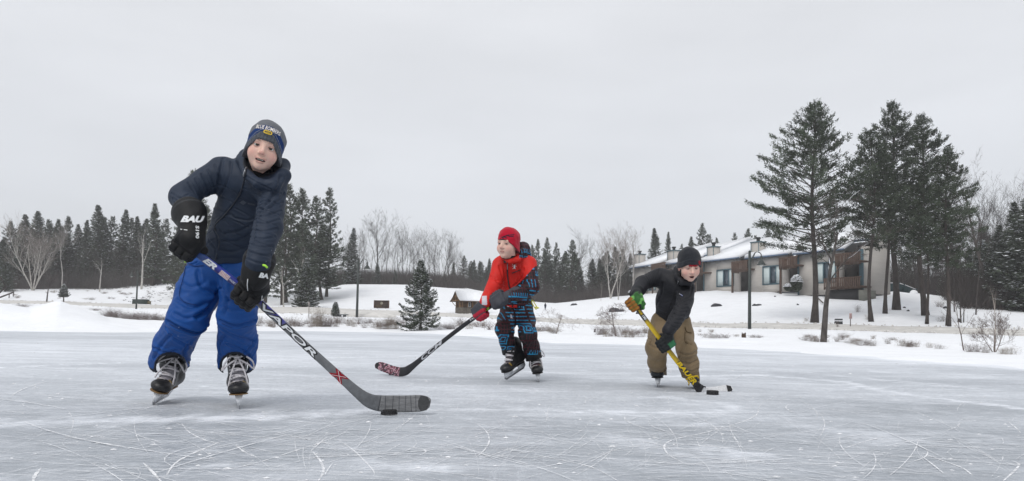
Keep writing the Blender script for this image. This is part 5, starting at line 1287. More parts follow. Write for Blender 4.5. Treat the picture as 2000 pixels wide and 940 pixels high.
    hh = [.0140, .0140, .0145, .0150, .0165, .020, .029, .034, .037, .0365, .033, .026, .012]; ht = [.0095] * 4 + [.008, .007, .006, .005, .005, .005, .005, .005, .004]
    st = Stick([(P(a, b_, c), x, y) for (a, b_, c), x, y in zip(pts, hh, ht)], nrm(np.array([-.3, -1, .2])))
    so_ = empty('hockey_stick', (0, 0, 0), 'yellow and black hockey stick with black edged white blade held by the child in black', 'hockey stick'); U_ = st.u_at_px
    flip = (st.at(U_(1300), .9)[0] - st.at(U_(1300), -.9)[0]) @ Up < 0; v = -1 if flip else 1
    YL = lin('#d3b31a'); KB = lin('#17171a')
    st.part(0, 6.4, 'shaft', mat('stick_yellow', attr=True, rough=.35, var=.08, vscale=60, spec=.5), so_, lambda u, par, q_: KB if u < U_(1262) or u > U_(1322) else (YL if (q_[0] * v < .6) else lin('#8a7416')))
    bl = st.part(6.4, 12, 'blade', mat('white_tape', lin('#cfd0d2'), .8, .15, 90, bump=.3, bscale=150), so_)
    st.poly([[(U_(1421), -1.02), (U_(1426), -1.02), (U_(1430), -.5), (U_(1430), .5), (U_(1426), 1.02), (U_(1421), 1.02)]], M_rubber, bl, 'black_tape', .0015)
    st.poly([[(U_(1360), -1.02), (U_(1368), -1.02), (U_(1373), -1.02), (U_(1376), 1.02), (U_(1368), 1.02), (U_(1360), 1.02)]], M_rubber, bl, 'black_tape', .0015)
    My = mat('stick_lettering_yellow', YL, .4, .1, 60); Mw_ = bpy.data.materials['stick_white']
    st.text('BAUER', U_(1323), U_(1357), -.95 * v, .95 * v, My, so_, bold=.04, shear=.2)
    st.text('SUPREME', U_(1245), U_(1254), -.5 * v, .6 * v, My, so_, bold=.03, shear=.2); st.text('190', U_(1255), U_(1261), -.5 * v, .6 * v, Mw_, so_, bold=.03, shear=.2)
    # gloves
    d_sh = nrm(P(1280, 650, 4.34) - P(1245, 603, 4.36))
    GRN, ORG, BKG = lin('#2b5c28'), lin('#8c5a20'), lin('#14171a')
    def g1c(p, V_, N_, c):
        o = np.broadcast_to(GRN, (len(V_), 3)).copy(); o = mixc(o, lin('#7cc264'), .7 * (rnd_noise(V_, 120, 3) > .9))
        o = np.where(((rnd_noise(V_, 70, 6) > .6))[:, None], BKG, o); sd = p[:, 1] > .000
        o = np.where((sd & (np.abs(np.sin(p[:, 0] * 130)) > .28))[:, None], ORG, o); o = np.where((p[:, 2] < -.012)[:, None], BKG, o)
        return o
    def g2c(p, V_, N_, c):
        o = np.broadcast_to(BKG, (len(V_), 3)).copy(); return np.where(((p[:, 2] > .036) & (p[:, 0] > .012) & (p[:, 1] > -.04) & (p[:, 1] < .02))[:, None], lin('#256340'), o)
    g1, f1 = grip_hand(root, P(1240, 592, 4.37), d_sh, (-.45, -1, .55), P(1243, 573, 4.44), el_l, .95, g1c, h=.0045, cuffr=.036, hockey=False)
    g2, f2 = grip_hand(root, P(1297, 672, 4.34), d_sh, (.75, -1, .1), P(1305, 651, 4.33), el_r, .95, g2c, h=.0045, cuffr=.036, hockey=False, flip=-1)
    rebase(root, GI(1320, 757)); rebase(so_, P(1300, 676, 4.35))
    c = GI(1395, 772); puck(c + np.array([0, .036, 0]), .038, .0255, 'black puck resting against the white taped blade', 'pucks on the ice')
t_ = time.time(); build_right(); print('right', time.time() - t_)
# ================================================================== trees
M_needle = mat('needles', attr=True, rough=.75, var=.25, vscale=.6, spec=.12)
M_bark = mat('bark', attr=True, rough=.92, var=.45, vscale=9, bump=.9, bscale=14, stretch=(1, 1, .25), spec=.1, bump2=.05)
M_twig = mat('twigs', attr=True, rough=.9, var=.25, vscale=3, spec=.1)
M_snowb = mat('branch_snow', (.80, .82, .86), .8, .05, 5, spec=.1)
GREEN = np.array([.060, .074, .052])
def basis_frame(d):
    d = d / (ln(d)[:, None] + 1e-9); r = np.cross(d, np.array([0, 0, 1.0])); r /= ln(r)[:, None] + 1e-9
    return d, r, np.cross(r, d)
def conifer_data(seed, H=14.0, R=2.6, kind='spruce', z0=.08, dens=1.0, snow=.12, leaf=.24, asym=None, col=GREEN, gap=.12, trunk_r=.17, lean=0.0, tcol=(.075, .062, .055), stepk=1.0):
    r = np.random.RandomState(seed); br = []
    z = z0 * H; step = {'spruce': .030, 'pine': .045}[kind] * H * .7 * stepk
    while z < H * .99:
        t = (z / H - z0) / (1 - z0)
        if kind == 'spruce': L0 = R * ((1 - t) ** .85) * (1 if t > .05 else .8) + .10
        else: L0 = R * (min(1, .55 + 1.6 * t) if t < .28 else 1) * (1 - max(0, t - .10) / .9) ** .78 * 1.08 + .16
        nb = r.randint(5, 8) if kind == 'spruce' else r.randint(4, 7)
        a0 = r.uniform(0, 6.28)
        for k in range(nb):
            if r.rand() < gap * (1 if t < .8 else .3): continue
            a = a0 + k * 6.28 / nb + r.normal() * .25; L = L0 * r.uniform(.68, 1.12)
            if kind == 'pine': L *= r.choice([1, 1, 1.12, .7])
            if asym is not None: L *= 1 + asym[1] * max(-.6, math.cos(a - asym[0]))
            up_ = (-.22 + .75 * t ** 1.2) if kind == 'spruce' else (.02 + .70 * t + r.normal() * .08)
            br.append((z + r.uniform(-.3, .3) * step, a, L, up_, t))
        z += step * r.uniform(.8, 1.25) * (1 - .45 * t)
    tri = []; tc_ = []; snow_t = []; tw = MB()
    tp = lambda z_: np.array([lean * (z_ / H) ** 2 * H * .1 + .012 * H * math.sin(z_ * .5 + seed), .01 * H * math.sin(z_ * .4 + seed * 2), z_])
    zs = np.linspace(0, H * .985, 12); rr_ = trunk_r * (1 - zs / H) ** .8 + .012; rr_[0] *= 1.45
    trunk = MB(); trunk.tube([tp(a) for a in zs], rr_, 9)
    bcol = []
    for (z_, a, L, up_, t) in br:
        if L < .05: continue
        d = np.array([math.cos(a), math.sin(a), up_]); d /= np.linalg.norm(d); side = np.array([-math.sin(a), math.cos(a), 0]); o = tp(max(z_, 0))
        sag = (-.10 if kind == 'spruce' else .06) * L
        P_ = lambda s: o + d * (s[:, None] * L) + np.array([0, 0, 1]) * (sag * np.sin(s * math.pi * .9) + (.16 * L * s ** 3 if kind == 'spruce' else .10 * L * s ** 3))[:, None]
        if L > .5: trunk.tube(P_(np.array([0, .45, .95])), [.012 + .013 * L * .7, .009 + .006 * L, .004], 3, cap=False)
        n = int(dens * (14 + 42 * L / max(R, 1) * (L / 1.6)) * (.26 / leaf if kind == 'pine' else 1))
        s = r.uniform(.10 if kind == 'spruce' else .28, 1.0, n) ** (.75 if kind == 'spruce' else .62)
        wid = (.30 * L * (1.08 - s) + .06) if kind == 'spruce' else (.26 * L * np.sin(np.clip(s, 0, 1) * 2.6) + .09)
        if kind == 'pine':   # needles gather on side shoots, in clumps
            nk = max(3, int(L * 3.2)); ks = r.uniform(.35, 1, nk); kw = r.uniform(-1, 1, nk); pick = r.randint(0, nk, n)
            s = np.clip(ks[pick] + r.normal(size=n) * .055, .2, 1.03); wv = (.30 * L * (1.1 - ks[pick]) + .05) * kw[pick] + r.normal(size=n) * .10
        else: wv = wid * r.uniform(-1, 1, n)
        p = P_(s) + side * wv[:, None] + np.stack([0 * s, 0 * s, r.normal(size=n) * (.05 if kind == 'spruce' else .10) - (.10 * np.abs(wv) if kind == 'spruce' else -.05 * np.abs(wv))], 1)
        dr = d * .7 + side * (np.sign(wv) * .7)[:, None] + r.normal(size=(n, 3)) * (.25 if kind == 'spruce' else .55)
        if kind == 'pine': dr[:, 2] += .45
        dr /= ln(dr)[:, None]; ww = np.cross(dr, r.normal(size=(n, 3))); ww /= ln(ww)[:, None]
        le = leaf * r.uniform(.6, 1.2, n) * (.8 if t > .85 else 1); wd = le * (.20 if kind == 'spruce' else .17)
        A = p - dr * (le * .4)[:, None]; tri.append(np.stack([A + ww * wd[:, None], A - ww * wd[:, None], p + dr * (le * .75)[:, None]], 1))
        c = col * (r.uniform(.45, 1.6, (n, 1))) * (1 + .25 * r.normal() * np.ones((1, 1))); tc_.append(np.repeat(np.clip(c, .004, 1), 3, 0))
        if snow > 0:
            m_ = r.rand(n) < snow * r.uniform(0, 2.2)
            k = m_.sum()
            if k:
                q_ = p[m_] + [0, 0, .03]; th = r.uniform(0, 6.28, k); sz = leaf * r.uniform(.3, .75, k)
                e1 = np.stack([np.cos(th), np.sin(th), r.normal(size=k) * .15], 1) * sz[:, None]; e2 = np.stack([-np.sin(th), np.cos(th), r.normal(size=k) * .2], 1) * (sz * .55)[:, None]
                top = np.stack([0 * th, 0 * th, sz * .25], 1)
                snow_t.append(np.stack([q_ - e1, q_ + e2 * .9, q_ + top, q_ + e1, q_ - e2 * .9], 1))
    T = np.concatenate(tri); V_ = T.reshape(-1, 3); F_ = np.arange(len(V_)).reshape(-1, 3)
    cm = mk_mesh('crown', V_, F_, np.concatenate(tc_)); cm.materials.append(M_needle)
    trunk.c = []; tm = trunk.mesh('trunk', True); tv = len(tm.vertices)
    a_ = tm.color_attributes.new('Col', 'FLOAT_COLOR', 'POINT'); cc = np.ones((tv, 4), np.float32); cc[:, :3] = tcol; a_.data.foreach_set('color', cc.ravel()); tm.materials.append(M_bark)
    sm_ = None
    if snow_t:
        Q_ = np.concatenate(snow_t); V2 = Q_.reshape(-1, 3); b_ = np.arange(len(Q_)) * 5
        F2 = np.concatenate([np.stack([b_, b_ + 4, b_ + 2], 1), np.stack([b_ + 4, b_ + 3, b_ + 2], 1), np.stack([b_ + 3, b_ + 1, b_ + 2], 1), np.stack([b_ + 1, b_, b_ + 2], 1)])
        sm_ = mk_mesh('branch_snow', V2, F2); sm_.materials.append(M_snowb)
    return dict(H=H, parts=[('trunk', tm), ('crown', cm)] + ([('branch_snow', sm_)] if sm_ else []))
def bare_data(seed, H=12.0, spread=.42, levels=4, stems=1, r0=.12, col=(.062, .054, .051), twig=(.058, .050, .048), weep=0.0, upw=.35, fork=.25, nchild=(4, 7), first=.30, snow=0.0, wiggle=.12, kids_scale=.62, stem_lean=.25, tipw=1.0):
    r = np.random.RandomState(seed); wood = MB(); tris = []; snowq = []
    def grow(p, d, L, rad_, lev):
        n = 6 if lev <= 1 else 4; pts = [p]; q_ = p.copy(); dd_ = d.copy()
        for i in range(n):
            dd_ = dd_ + r.normal(size=3) * wiggle * (1 if lev else .45) + np.array([0, 0, upw * .12 if lev else .03]) - np.array([0, 0, weep * (i / n) * .35 * (lev >= 2)])
            dd_ /= np.linalg.norm(dd_); q_ = q_ + dd_ * L / n; pts.append(q_.copy())
        pts = np.array(pts); rs2 = rad_ * np.linspace(1, .28 if lev else .22, n + 1)
        if lev <= 1: wood.tube(pts, np.maximum(rs2, .006), 6 if lev == 0 else 4, cap=False)
        elif lev <= levels - 1: wood.tube(pts, np.maximum(rs2, .0045), 3, cap=False)
        else:
            sd = np.cross(pts[-1] - pts[0], r.normal(size=3)); sd /= np.linalg.norm(sd) + 1e-9; w = .0065 * tipw
            for i in range(0, n, 2): tris.append([pts[i] + sd * w, pts[i] - sd * w, pts[min(i + 3, n)]])
        if snow and lev in (1, 2) and r.rand() < snow:
            wood_snow.tube(pts + [0, 0, rs2[0] * .7], np.maximum(rs2 * .7, .008), 3, cap=False)
        if lev >= levels: return
        k = r.randint(*nchild) + (3 if lev == 0 else 0) + (1 if lev == levels - 1 else 0)
        f0 = first if lev == 0 else .2
        for j in range(k):
            u = f0 + (1 - f0) * (j + r.uniform(.1, .9)) / k; i_ = min(int(u * n), n - 1); b_ = pts[i_] + (pts[i_ + 1] - pts[i_]) * (u * n - i_)
            ax = pts[i_ + 1] - pts[i_]; ax /= np.linalg.norm(ax); pr = np.cross(ax, r.normal(size=3)); pr /= np.linalg.norm(pr)
            nd = ax * (1 - spread * .55) + pr * spread * r.uniform(.8, 1.5) + np.array([0, 0, upw * .5 - weep * .2 * lev]); nd /= np.linalg.norm(nd)
            grow(b_, nd, L * kids_scale * r.uniform(.6, 1.1) * (1.1 - .55 * u if lev == 0 else 1), max(rs2[i_] * r.uniform(.4, .62), .004), lev + 1)
    wood_snow = MB()
    for s in range(stems):
        a = 6.28 * s / stems + r.rand(); d = np.array([math.cos(a) * stem_lean * (stems > 1), math.sin(a) * stem_lean * (stems > 1), 1.0]); d /= np.linalg.norm(d)
        grow(np.array([.05 * math.cos(a) * (stems > 1), .05 * math.sin(a) * (stems > 1), -.1]), d, H * (.80 if stems == 1 else r.uniform(.62, .82)), r0 * (1 if stems == 1 else r.uniform(.6, .8)), 0)
    wm = wood.mesh('trunk', True); a_ = wm.color_attributes.new('Col', 'FLOAT_COLOR', 'POINT'); cc = np.ones((len(wm.vertices), 4), np.float32); cc[:, :3] = col; a_.data.foreach_set('color', cc.ravel()); wm.materials.append(M_bark)
    T = np.array(tris).reshape(-1, 3); tm = mk_mesh('crown', T, np.arange(len(T)).reshape(-1, 3), np.broadcast_to(np.array(twig), (len(T), 3))); tm.materials.append(M_twig)
    out_ = [('trunk', wm), ('crown', tm)]
    if snow and wood_snow.V:
        s_ = wood_snow.mesh('branch_snow', True); s_.materials.append(M_snowb); out_.append(('branch_snow', s_))
    return dict(H=max(v.co.z for v in wm.vertices), parts=out_)
def plant(data, name, loc, height, rotz, label, cat, group=None, wide=1.0):
    s = height / data['H']; o = empty(name, loc, label, cat, group, rotz); o.scale = (s * wide, s * wide, s)
    for nm, me_ in data['parts']:
        q_ = link(nm, me_, o)
        if nm == 'branch_snow': q_['kind'] = 'stuff'
    return o
def htop(loc, py_top):
    """height so that the top shows at photo row py_top"""
    z = zat(proj(loc)[0], loc[1], py_top); 
    X = loc[0]; lo, hi = loc[2], loc[2] + 80
    for _ in range(40):
        m_ = (lo + hi) / 2
        if proj((X, loc[1], m_))[1] > py_top: lo = m_
        else: hi = m_
    return lo - loc[2]
rt = np.random.RandomState(77)
t_ = time.time()
SP = [conifer_data(i + 10, 13, [2.5, 2.1, 2.9][i], 'spruce', [.05, .12, .2][i], 1.3, .07, .28, gap=[.15, .3, .25][i]) for i in range(3)]
SPN = conifer_data(21, 12, 1.9, 'spruce', .06, 1.1, .07, .26, gap=.25)
SPS = [conifer_data(31, 8, 1.9, 'spruce', .04, 1.5, .13, .24, gap=.18), conifer_data(32, 8, 2.1, 'spruce', .04, 1.4, .12, .24, gap=.25)]
PN = [conifer_data(41 + i, 16, 3.1, 'pine', [.08, .15, .24][i], 2.1, .03, .26, gap=.18) for i in range(3)]
BT = [bare_data(60 + i, 12, .40, 4, 1, .11) for i in range(4)]
BTS = [bare_data(70 + i, 12, .30, 4, 1, .09, nchild=(2, 5), first=.45) for i in range(2)]
BIR = [bare_data(80, 11, .32, 4, 5, .13, col=(.42, .40, .37), twig=(.17, .14, .13), stem_lean=.30, upw=.5, first=.25), bare_data(81, 11, .32, 4, 2, .12, col=(.46, .44, .41), twig=(.19, .15, .14), stem_lean=.22, upw=.5, first=.3)]
print('protos', time.time() - t_)
# ---- wood on the left
dark = 'dark spruce in the dense wood behind the snow bank beyond the big snow heap'
for i, (x, y, d) in enumerate([(8, 470, 92), (22, 448, 100), (42, 424, 104), (64, 414, 101), (88, 432, 106), (104, 428, 100), (124, 418, 103), (146, 440, 106), (165, 425, 104), (184, 406, 101), (196, 424, 106), (212, 428, 103), (236, 414, 102), (250, 432, 106), (262, 424, 103), (-20, 440, 98), (-60, 430, 100), (280, 430, 108), (318, 425, 106), (345, 440, 104)]):
    p = gp(x, d); plant((SP + [SPN, PN[0], PN[2], SP[2]])[(i * 3) % 7], 'spruce_tree', p, htop(p, y + rt.uniform(-6, 8)), rt.uniform(0, 6.28), dark, 'tree', 'dark spruces in the wood on the left', 1.15)
p = gp(298, 96); plant(SP[1], 'spruce_tree', p, htop(p, 397), 1.0, 'tall broad spruce beside the snowy boulder slope, above the shore lamp post on the left', 'tree', None, 1.15)
for i, x in enumerate([30, 55, 78, 108, 132, 150, 172, 200, 226, 243, 270, 290, -10, 305]):
    p = gp(x, rt.uniform(97, 100)); plant(BT[i % 4], 'bare_tree', p, htop(p, rt.uniform(455, 490)), rt.uniform(0, 6.28), 'bare grey tree standing against the dark spruces left of the front skater', 'tree', 'bare trees in the wood on the left', 1.1)
p = gp(64, 93); plant(BIR[0], 'birch_tree', p, htop(p, 425), 2.2, 'white birch with a fan of five pale stems in front of the dark spruces', 'tree', None, 1.25)
p = gp(120, 94); plant(bare_data(90, 11, .25, 4, 1, .10, col=(.42, .40, .38), twig=(.17, .15, .14), first=.6, stem_lean=0), 'birch_tree', p, htop(p, 428), 1.0, 'slim pale birch leaning right, with branches only near its top', 'tree')
p = gp(275, 92); plant(bare_data(91, 10, .5, 3, 1, .16, col=(.46, .44, .41), twig=(.25, .23, .22), first=.45, nchild=(2, 4)), 'birch_tree', p, htop(p, 440), 2.0, 'thick white trunk with few branches and broken top behind the left lamp post', 'tree')
p = gp(194, 92); plant(bare_data(92, 5, .7, 2, 1, .10, col=(.42, .40, .38), twig=(.3, .28, .26), first=.6, nchild=(1, 3)), 'dead_tree', p, htop(p, 500), .5, 'short broken grey snag with one long limb against the dark wood', 'tree')
# ---- big pines behind the front skater
for i, (x, y, d, lb, rz) in enumerate([(372, 335, 82, 'tall pine mostly hidden behind the front skater\'s raised elbow', 1.0), (350, 440, 84, None, 2), (395, 400, 86, None, 3), (430, 380, 88, None, 4), (470, 370, 86, None, 5), (520, 380, 84, None, 0.5),
        (560, 362, 80, 'tall dense pine rising just right of the front skater\'s shoulder', 1.5), (585, 372, 83, None, 2.5), (612, 384, 78, None, 3.3), (552, 400, 76, None, .3), (590, 430, 75, None, 1.3)]):
    p = gp(x, d); plant(PN[i % 3], 'pine_tree', p, htop(p, y), rz, lb or 'dense green pine in the clump behind the front skater', 'tree', None if lb else 'pines clumped behind the front skater', 1.15)
p = gp(640, 84); plant(conifer_data(51, 16, 3.0, 'pine', .10, 1.3, .03, .36, gap=.25), 'pine_tree', p, htop(p, 365), 2.0, 'tall open-topped conifer at the right edge of the pine clump, above the snow slope', 'tree')
p = gp(625, 80); plant(SP[2], 'spruce_tree', p, htop(p, 440), 2.9, 'dark green conifer filling the foot of the pine clump by the snow slope', 'tree', None, 1.5)
p = onground(598, 601); plant(SPS[0], 'spruce_tree', p, htop(p, 505), 1.9, 'small spruce loaded with snow at the foot of the tall pines', 'tree', None, 1.35)
for i, (x, yb, yt, sd) in enumerate([(554, 600, 512, 3), (583, 596, 470, 5), (590, 590, 460, 8)]):
    p = onground(x, yb, 50); plant(bare_data(95 + sd, 6, .5, 2, 1, .10, col=(.42, .40, .37), twig=(.3, .28, .27), first=.5, nchild=(1, 2)), 'dead_tree', p, htop(p, yt), i * 1.3,
        ['thin white dead trunk standing at the left edge of the pine clump', 'white broken trunk in front of the dense pines', 'thin pale pole trunk beside the white broken trunk'][i], 'tree')
p = gp(686, 101); plant(conifer_data(52, 12, 2.0, 'spruce', .05, 1.0, .25, .30), 'spruce_tree', p, htop(p, 445), .4, 'pointed snow dusted spruce at the top of the open snow slope', 'tree', None, 1.25)
for i, (x, y) in enumerate([(735, 512), (771, 528), (727, 535)]):
    p = gp(x, 101); plant(SPS[i % 2], 'spruce_tree', p, htop(p, y), i * 2.0, ['small snowy spruce behind the dark shore lamp post', 'low round snowy spruce at the crest below the bare trees', 'smallest snowy spruce beside the lamp post top'][i], 'tree')
# ---- bare wood on the crest, centre
for i, (x, y) in enumerate([(668, 440), (700, 430), (707, 450), (722, 455), (737, 404), (752, 430), (765, 452), (776, 440), (786, 438), (798, 432), (806, 448), (815, 440), (828, 436), (838, 450), (848, 440), (858, 452), (866, 444), (876, 448), (884, 470), (893, 480), (742, 470), (790, 470), (822, 475), (852, 478), (680, 470), (712, 475), (903, 490), (650, 480), (660, 465), (770, 480), (805, 480), (837, 482), (868, 480)]):
    p = gp(x, rt.uniform(100, 112)); big = i == 4
    plant(BT[i % 4] if (i % 3 or big) else BTS[i % 2], 'bare_tree', p, htop(p, y), rt.uniform(0, 6.28), 'tallest bare tree with a forked rounded crown on the crest behind the snow slope' if big else 'bare grey brown tree in the leafless wood on the crest behind the sign board', 'tree', None if big else 'bare trees on the crest behind the sign board', 1.35 if big else 1.0)
for i, (x, y, d) in enumerate([(885, 512, 125), (905, 500, 128), (925, 508, 126), (940, 512, 130), (955, 505, 128), (972, 515, 130), (990, 500, 132), (1012, 498, 130), (918, 520, 122), (948, 522, 122), (1028, 490, 128)]):
    p = gp(x, d); plant(PN[i % 3] if i % 2 else SP[i % 3], 'conifer_tree', p, htop(p, y), rt.uniform(0, 6.28), 'hazy dark conifer on the far crest behind the stone gatehouse', 'tree', 'conifers behind the gatehouse', 1.2)
for i, x in enumerate([880, 897, 912, 930, 944, 960, 975, 1000, 1020]):
    p = gp(x, rt.uniform(112, 118)); plant(BT[i % 4], 'bare_tree', p, htop(p, rt.uniform(500, 525)), rt.uniform(0, 6.28), 'low bare tree on the crest above the gatehouse roof', 'tree', 'bare trees above the gatehouse')
# ---- centre right, behind the middle skater
for i, (x, y, d) in enumerate([(1048, 468, 122), (1068, 466, 120), (1085, 474, 122), (1100, 500, 118), (1038, 480, 126)]):
    p = gp(x, d); plant(PN[i % 3], 'pine_tree', p, htop(p, y), rt.uniform(0, 6.28), 'tall pale pine fading in the haze right of the middle skater', 'tree', 'hazy pines right of the middle skater', .85)
p = gp(1116, 96); plant(conifer_data(53, 14, 3.2, 'pine', .18, 1.2, .06, .36), 'pine_tree', p, htop(p, 470), 1.1, 'dark dense pine with a thick bare trunk foot beside a snow capped boulder', 'tree')
for i, (x, y, d, k) in enumerate([(1115, 440, 102, 0), (1150, 500, 104, 1), (1062, 520, 100, 2), (1085, 530, 98, 3), (1138, 520, 98, 0), (1160, 470, 104, 1), (1098, 500, 104, 2), (1128, 480, 105, 3), (1222, 500, 98, 0), (1240, 505, 99, 1), (1072, 540, 104, 2), (1175, 520, 97, 3), (1210, 520, 97, 2)]):
    p = gp(x, d); plant(BT[k], 'bare_tree', p, htop(p, y), rt.uniform(0, 6.28), 'tall thin bare tree sticking up behind the dark dense pine' if i == 0 else 'bare tree in the brown thicket between the middle and right skaters', 'tree', None if i == 0 else 'bare trees between the middle and right skaters')
for i, (x, y) in enumerate([(1170, 505), (1185, 490), (1200, 482), (1216, 486), (1232, 495), (1250, 500), (1160, 520), (1222, 510)]):
    p = gp(x, rt.uniform(102, 108)); plant(SP[i % 3], 'spruce_tree', p, htop(p, y), rt.uniform(0, 6.28), 'dark spruce in the wood behind the white birches', 'tree', 'dark spruces behind the birches', 1.25)
p = gp(1193, 86); plant(BIR[1], 'birch_tree', p, htop(p, 437), 3.5, 'white birch forking low into two pale stems on the snowy rise', 'tree', None, 1.25)
p = gp(1208, 82); plant(bare_data(97, 11, .28, 4, 2, .075, col=(.46, .44, .41), twig=(.17, .14, .13), stem_lean=.06, upw=.6, first=.4), 'birch_tree', p, htop(p, 455), .3, 'pair of slim upright white birch stems behind the small weeping birch', 'tree')
p = gp(1238, 88); plant(bare_data(98, 12, .36, 5, 1, .13, col=(.36, .34, .32), twig=(.18, .15, .14), upw=.5, first=.3, nchild=(3, 5)), 'birch_tree', p, htop(p, 425), 1.3, 'tall birch with a dense rounded twiggy crown in front of the first chimney', 'tree', None, 1.3)
p = gp(1174, 84); plant(bare_data(99, 7, .2, 2, 1, .06, col=(.40, .37, .34), twig=(.2, .17, .16), first=.7, nchild=(1, 3)), 'birch_tree', p, htop(p, 548), 1.3, 'thin straight birch stem at the edge of the snowy rise', 'tree')
# conifers above the townhouse roofs
for i, (x, y, k, w) in enumerate([(1278, 446, 0, 1.2), (1306, 452, 3, .9), (1348, 462, 1, 1.2), (1371, 438, 4, 1.0), (1385, 458, 5, .9), (1400, 466, 4, .9), (1436, 455, 5, .9), (1462, 448, 4, 1.1), (1475, 460, 5, 1), (1500, 445, 4, 1.0), (1520, 440, 5, 1), (1332, 478, 4, .9)]):
    p = gp(x, 118 if x < 1400 else 112); dt = SPN if k == 3 else (SP[k] if k < 3 else PN[k - 3]); h_ = htop(p, y); plant(dt, 'conifer_tree', p, h_, i * 1.7, ['snow dusted spruce above the roof between the first two chimneys', 'narrow pointed spruce above the townhouse roof'][i] if i < 2 else 'conifer top showing above the snowy townhouse roofs', 'tree', None if i < 2 else 'conifers behind the townhouse roofs', w)
for i in range(26):
    x = rt.uniform(-60, 345); p = gp(x, rt.uniform(99, 112)); plant((SP + [PN[0], PN[1]])[i % 5], 'spruce_tree', p, htop(p, rt.uniform(432, 500)), rt.uniform(0, 6.28), 'lower dark conifer filling the depth of the left wood', 'tree', 'lower conifers inside the left wood', rt.uniform(1.0, 1.5))
for i in range(16):
    x = rt.uniform(870, 1045); p = gp(x, rt.uniform(118, 130)); plant((SP + [PN[0], PN[2]])[i % 5], 'conifer_tree', p, htop(p, rt.uniform(505, 540)), rt.uniform(0, 6.28), 'low dark conifer in the far wood behind the middle skater', 'tree', 'low conifers behind the middle skater', rt.uniform(1.1, 1.6))
for i in range(18):
    x = rt.uniform(1040, 1245); p = gp(x, rt.uniform(100, 116)); plant((SP + [PN[0], PN[2]])[i % 5], 'conifer_tree', p, htop(p, rt.uniform(485, 545)), rt.uniform(0, 6.28), 'dark conifer in the wood between the middle and right skaters', 'tree', 'conifers between the middle and right skaters', rt.uniform(1.0, 1.5))
for i in range(22):
    x = rt.uniform(1740, 2040); p = gp(x, rt.uniform(74, 92)); k = i % 3; plant(BT[i % 4] if k else PN[i % 3], 'bare_tree' if k else 'pine_tree', p, htop(p, rt.uniform(400, 500)), rt.uniform(0, 6.28), 'bare tree crowded behind the right hand pines' if k else 'dark conifer crowded behind the right hand pines', 'tree', 'trees crowded behind the right hand pines', rt.uniform(1.0, 1.4))
print('wood', time.time() - t_)
# ---- right: tall pines in front of the townhouses
tb = (.060, .051, .047)
for (x, yb, yt, H_, R_, z0, sd, tr, asym, lb, w) in [
    (1590, 631, 203, 15, 4.5, .31, 101, .19, (math.pi * .95, .16), 'tall pine with long limbs reaching left over the townhouse roof', 1.0),
    (1746, 606, 200, 16, 3.9, .30, 102, .22, None, 'tallest pine in the middle of the right hand group, with flared trunk foot', 1.0),
    (1802, 617, 226, 15.5, 3.4, .28, 103, .20, (0.2, .25), 'thick trunked pine right of the green dumpster screen', 1.0),
    (1704, 629, 255, 14, 2.8, .42, 104, .125, (math.pi, .2), 'slim pine with a long bare grey trunk left of the thick middle pine', 1.0),
    (1733, 613, 300, 12, 2.2, .42, 105, .12, None, 'thin pine trunk close to the left of the tallest pine', 1.0),
    (1811, 633, 330, 12, 1.8, .45, 106, .09, None, 'very thin dark trunk just right of the thick trunked pine', 1.0),
    (1852, 638, 290, 14, 2.4, .33, 107, .14, (0.1, .2), 'straight dark trunk standing alone right of the thick pines', 1.0)]:
    p = onground(x, yb, 20); dt = conifer_data(sd, H_, R_, 'pine', z0, 2.3 if tr > .17 else 1.7, .02, .19, asym=asym, gap=.08, stepk=.8, trunk_r=tr, tcol=tb, col=np.array([.052, .066, .044]))
    plant(dt, 'pine_tree', p, htop(p, yt), 0.0, lb, 'tree', 'tall pines in front of the townhouses', w)
for i, (x, yb, yt) in enumerate([(1864, 610, 380), (1877, 632, 400), (1882, 630, 420), (1906, 615, 350)]):
    p = onground(x, yb, 20); plant(BTS[i % 2], 'bare_tree', p, htop(p, yt), i * 1.9, ['thin upright bare trunk right of the lone dark pine', 'slender bare trunk, left one of a close pair on the slope', 'slender bare trunk, right one of a close pair on the slope', 'dark leaning bare trunk at the edge of the right wood'][i], 'tree', None, .8)
# right wood
p = gp(1928, 62); plant(bare_data(110, 14, .42, 5, 1, .20, col=(.085, .075, .07), twig=(.13, .11, .105), first=.5, nchild=(3, 5)), 'bare_tree', p, htop(p, 288), 1.0, 'large bare tree with a wide domed crown rising above the right wood', 'tree', None, 1.1)
for i, (x, y, d) in enumerate([(1880, 330, 66), (1900, 360, 70), (1945, 350, 66), (1960, 340, 68), (1975, 370, 64), (1990, 360, 66), (2010, 340, 64), (2030, 350, 66), (1890, 420, 72), (1915, 420, 72), (1940, 430, 74), (1965, 430, 70), (1985, 440, 74), (1862, 430, 70), (1842, 460, 74), (2050, 380, 60), (1825, 470, 78)]):
    p = gp(x, d); plant(BT[i % 4], 'bare_tree', p, htop(p, y), rt.uniform(0, 6.28), 'bare dark tree in the tangled wood at the right end of the slope', 'tree', 'bare trees in the right wood', 1.1)
for i, (x, y, d) in enumerate([(1985, 395, 56), (2012, 380, 54), (1955, 440, 60), (1925, 470, 64), (1895, 480, 66), (2040, 390, 56), (1970, 450, 62), (1870, 500, 72), (1990, 470, 58), (1940, 500, 62), (1905, 520, 70), (1850, 520, 76)]):
    p = gp(x, d); plant(SPS[i % 2] if i % 2 else SP[i % 3], 'spruce_tree', p, htop(p, y), rt.uniform(0, 6.28), 'dark snow flecked conifer in the right wood', 'tree', 'conifers in the right wood', 1.25)
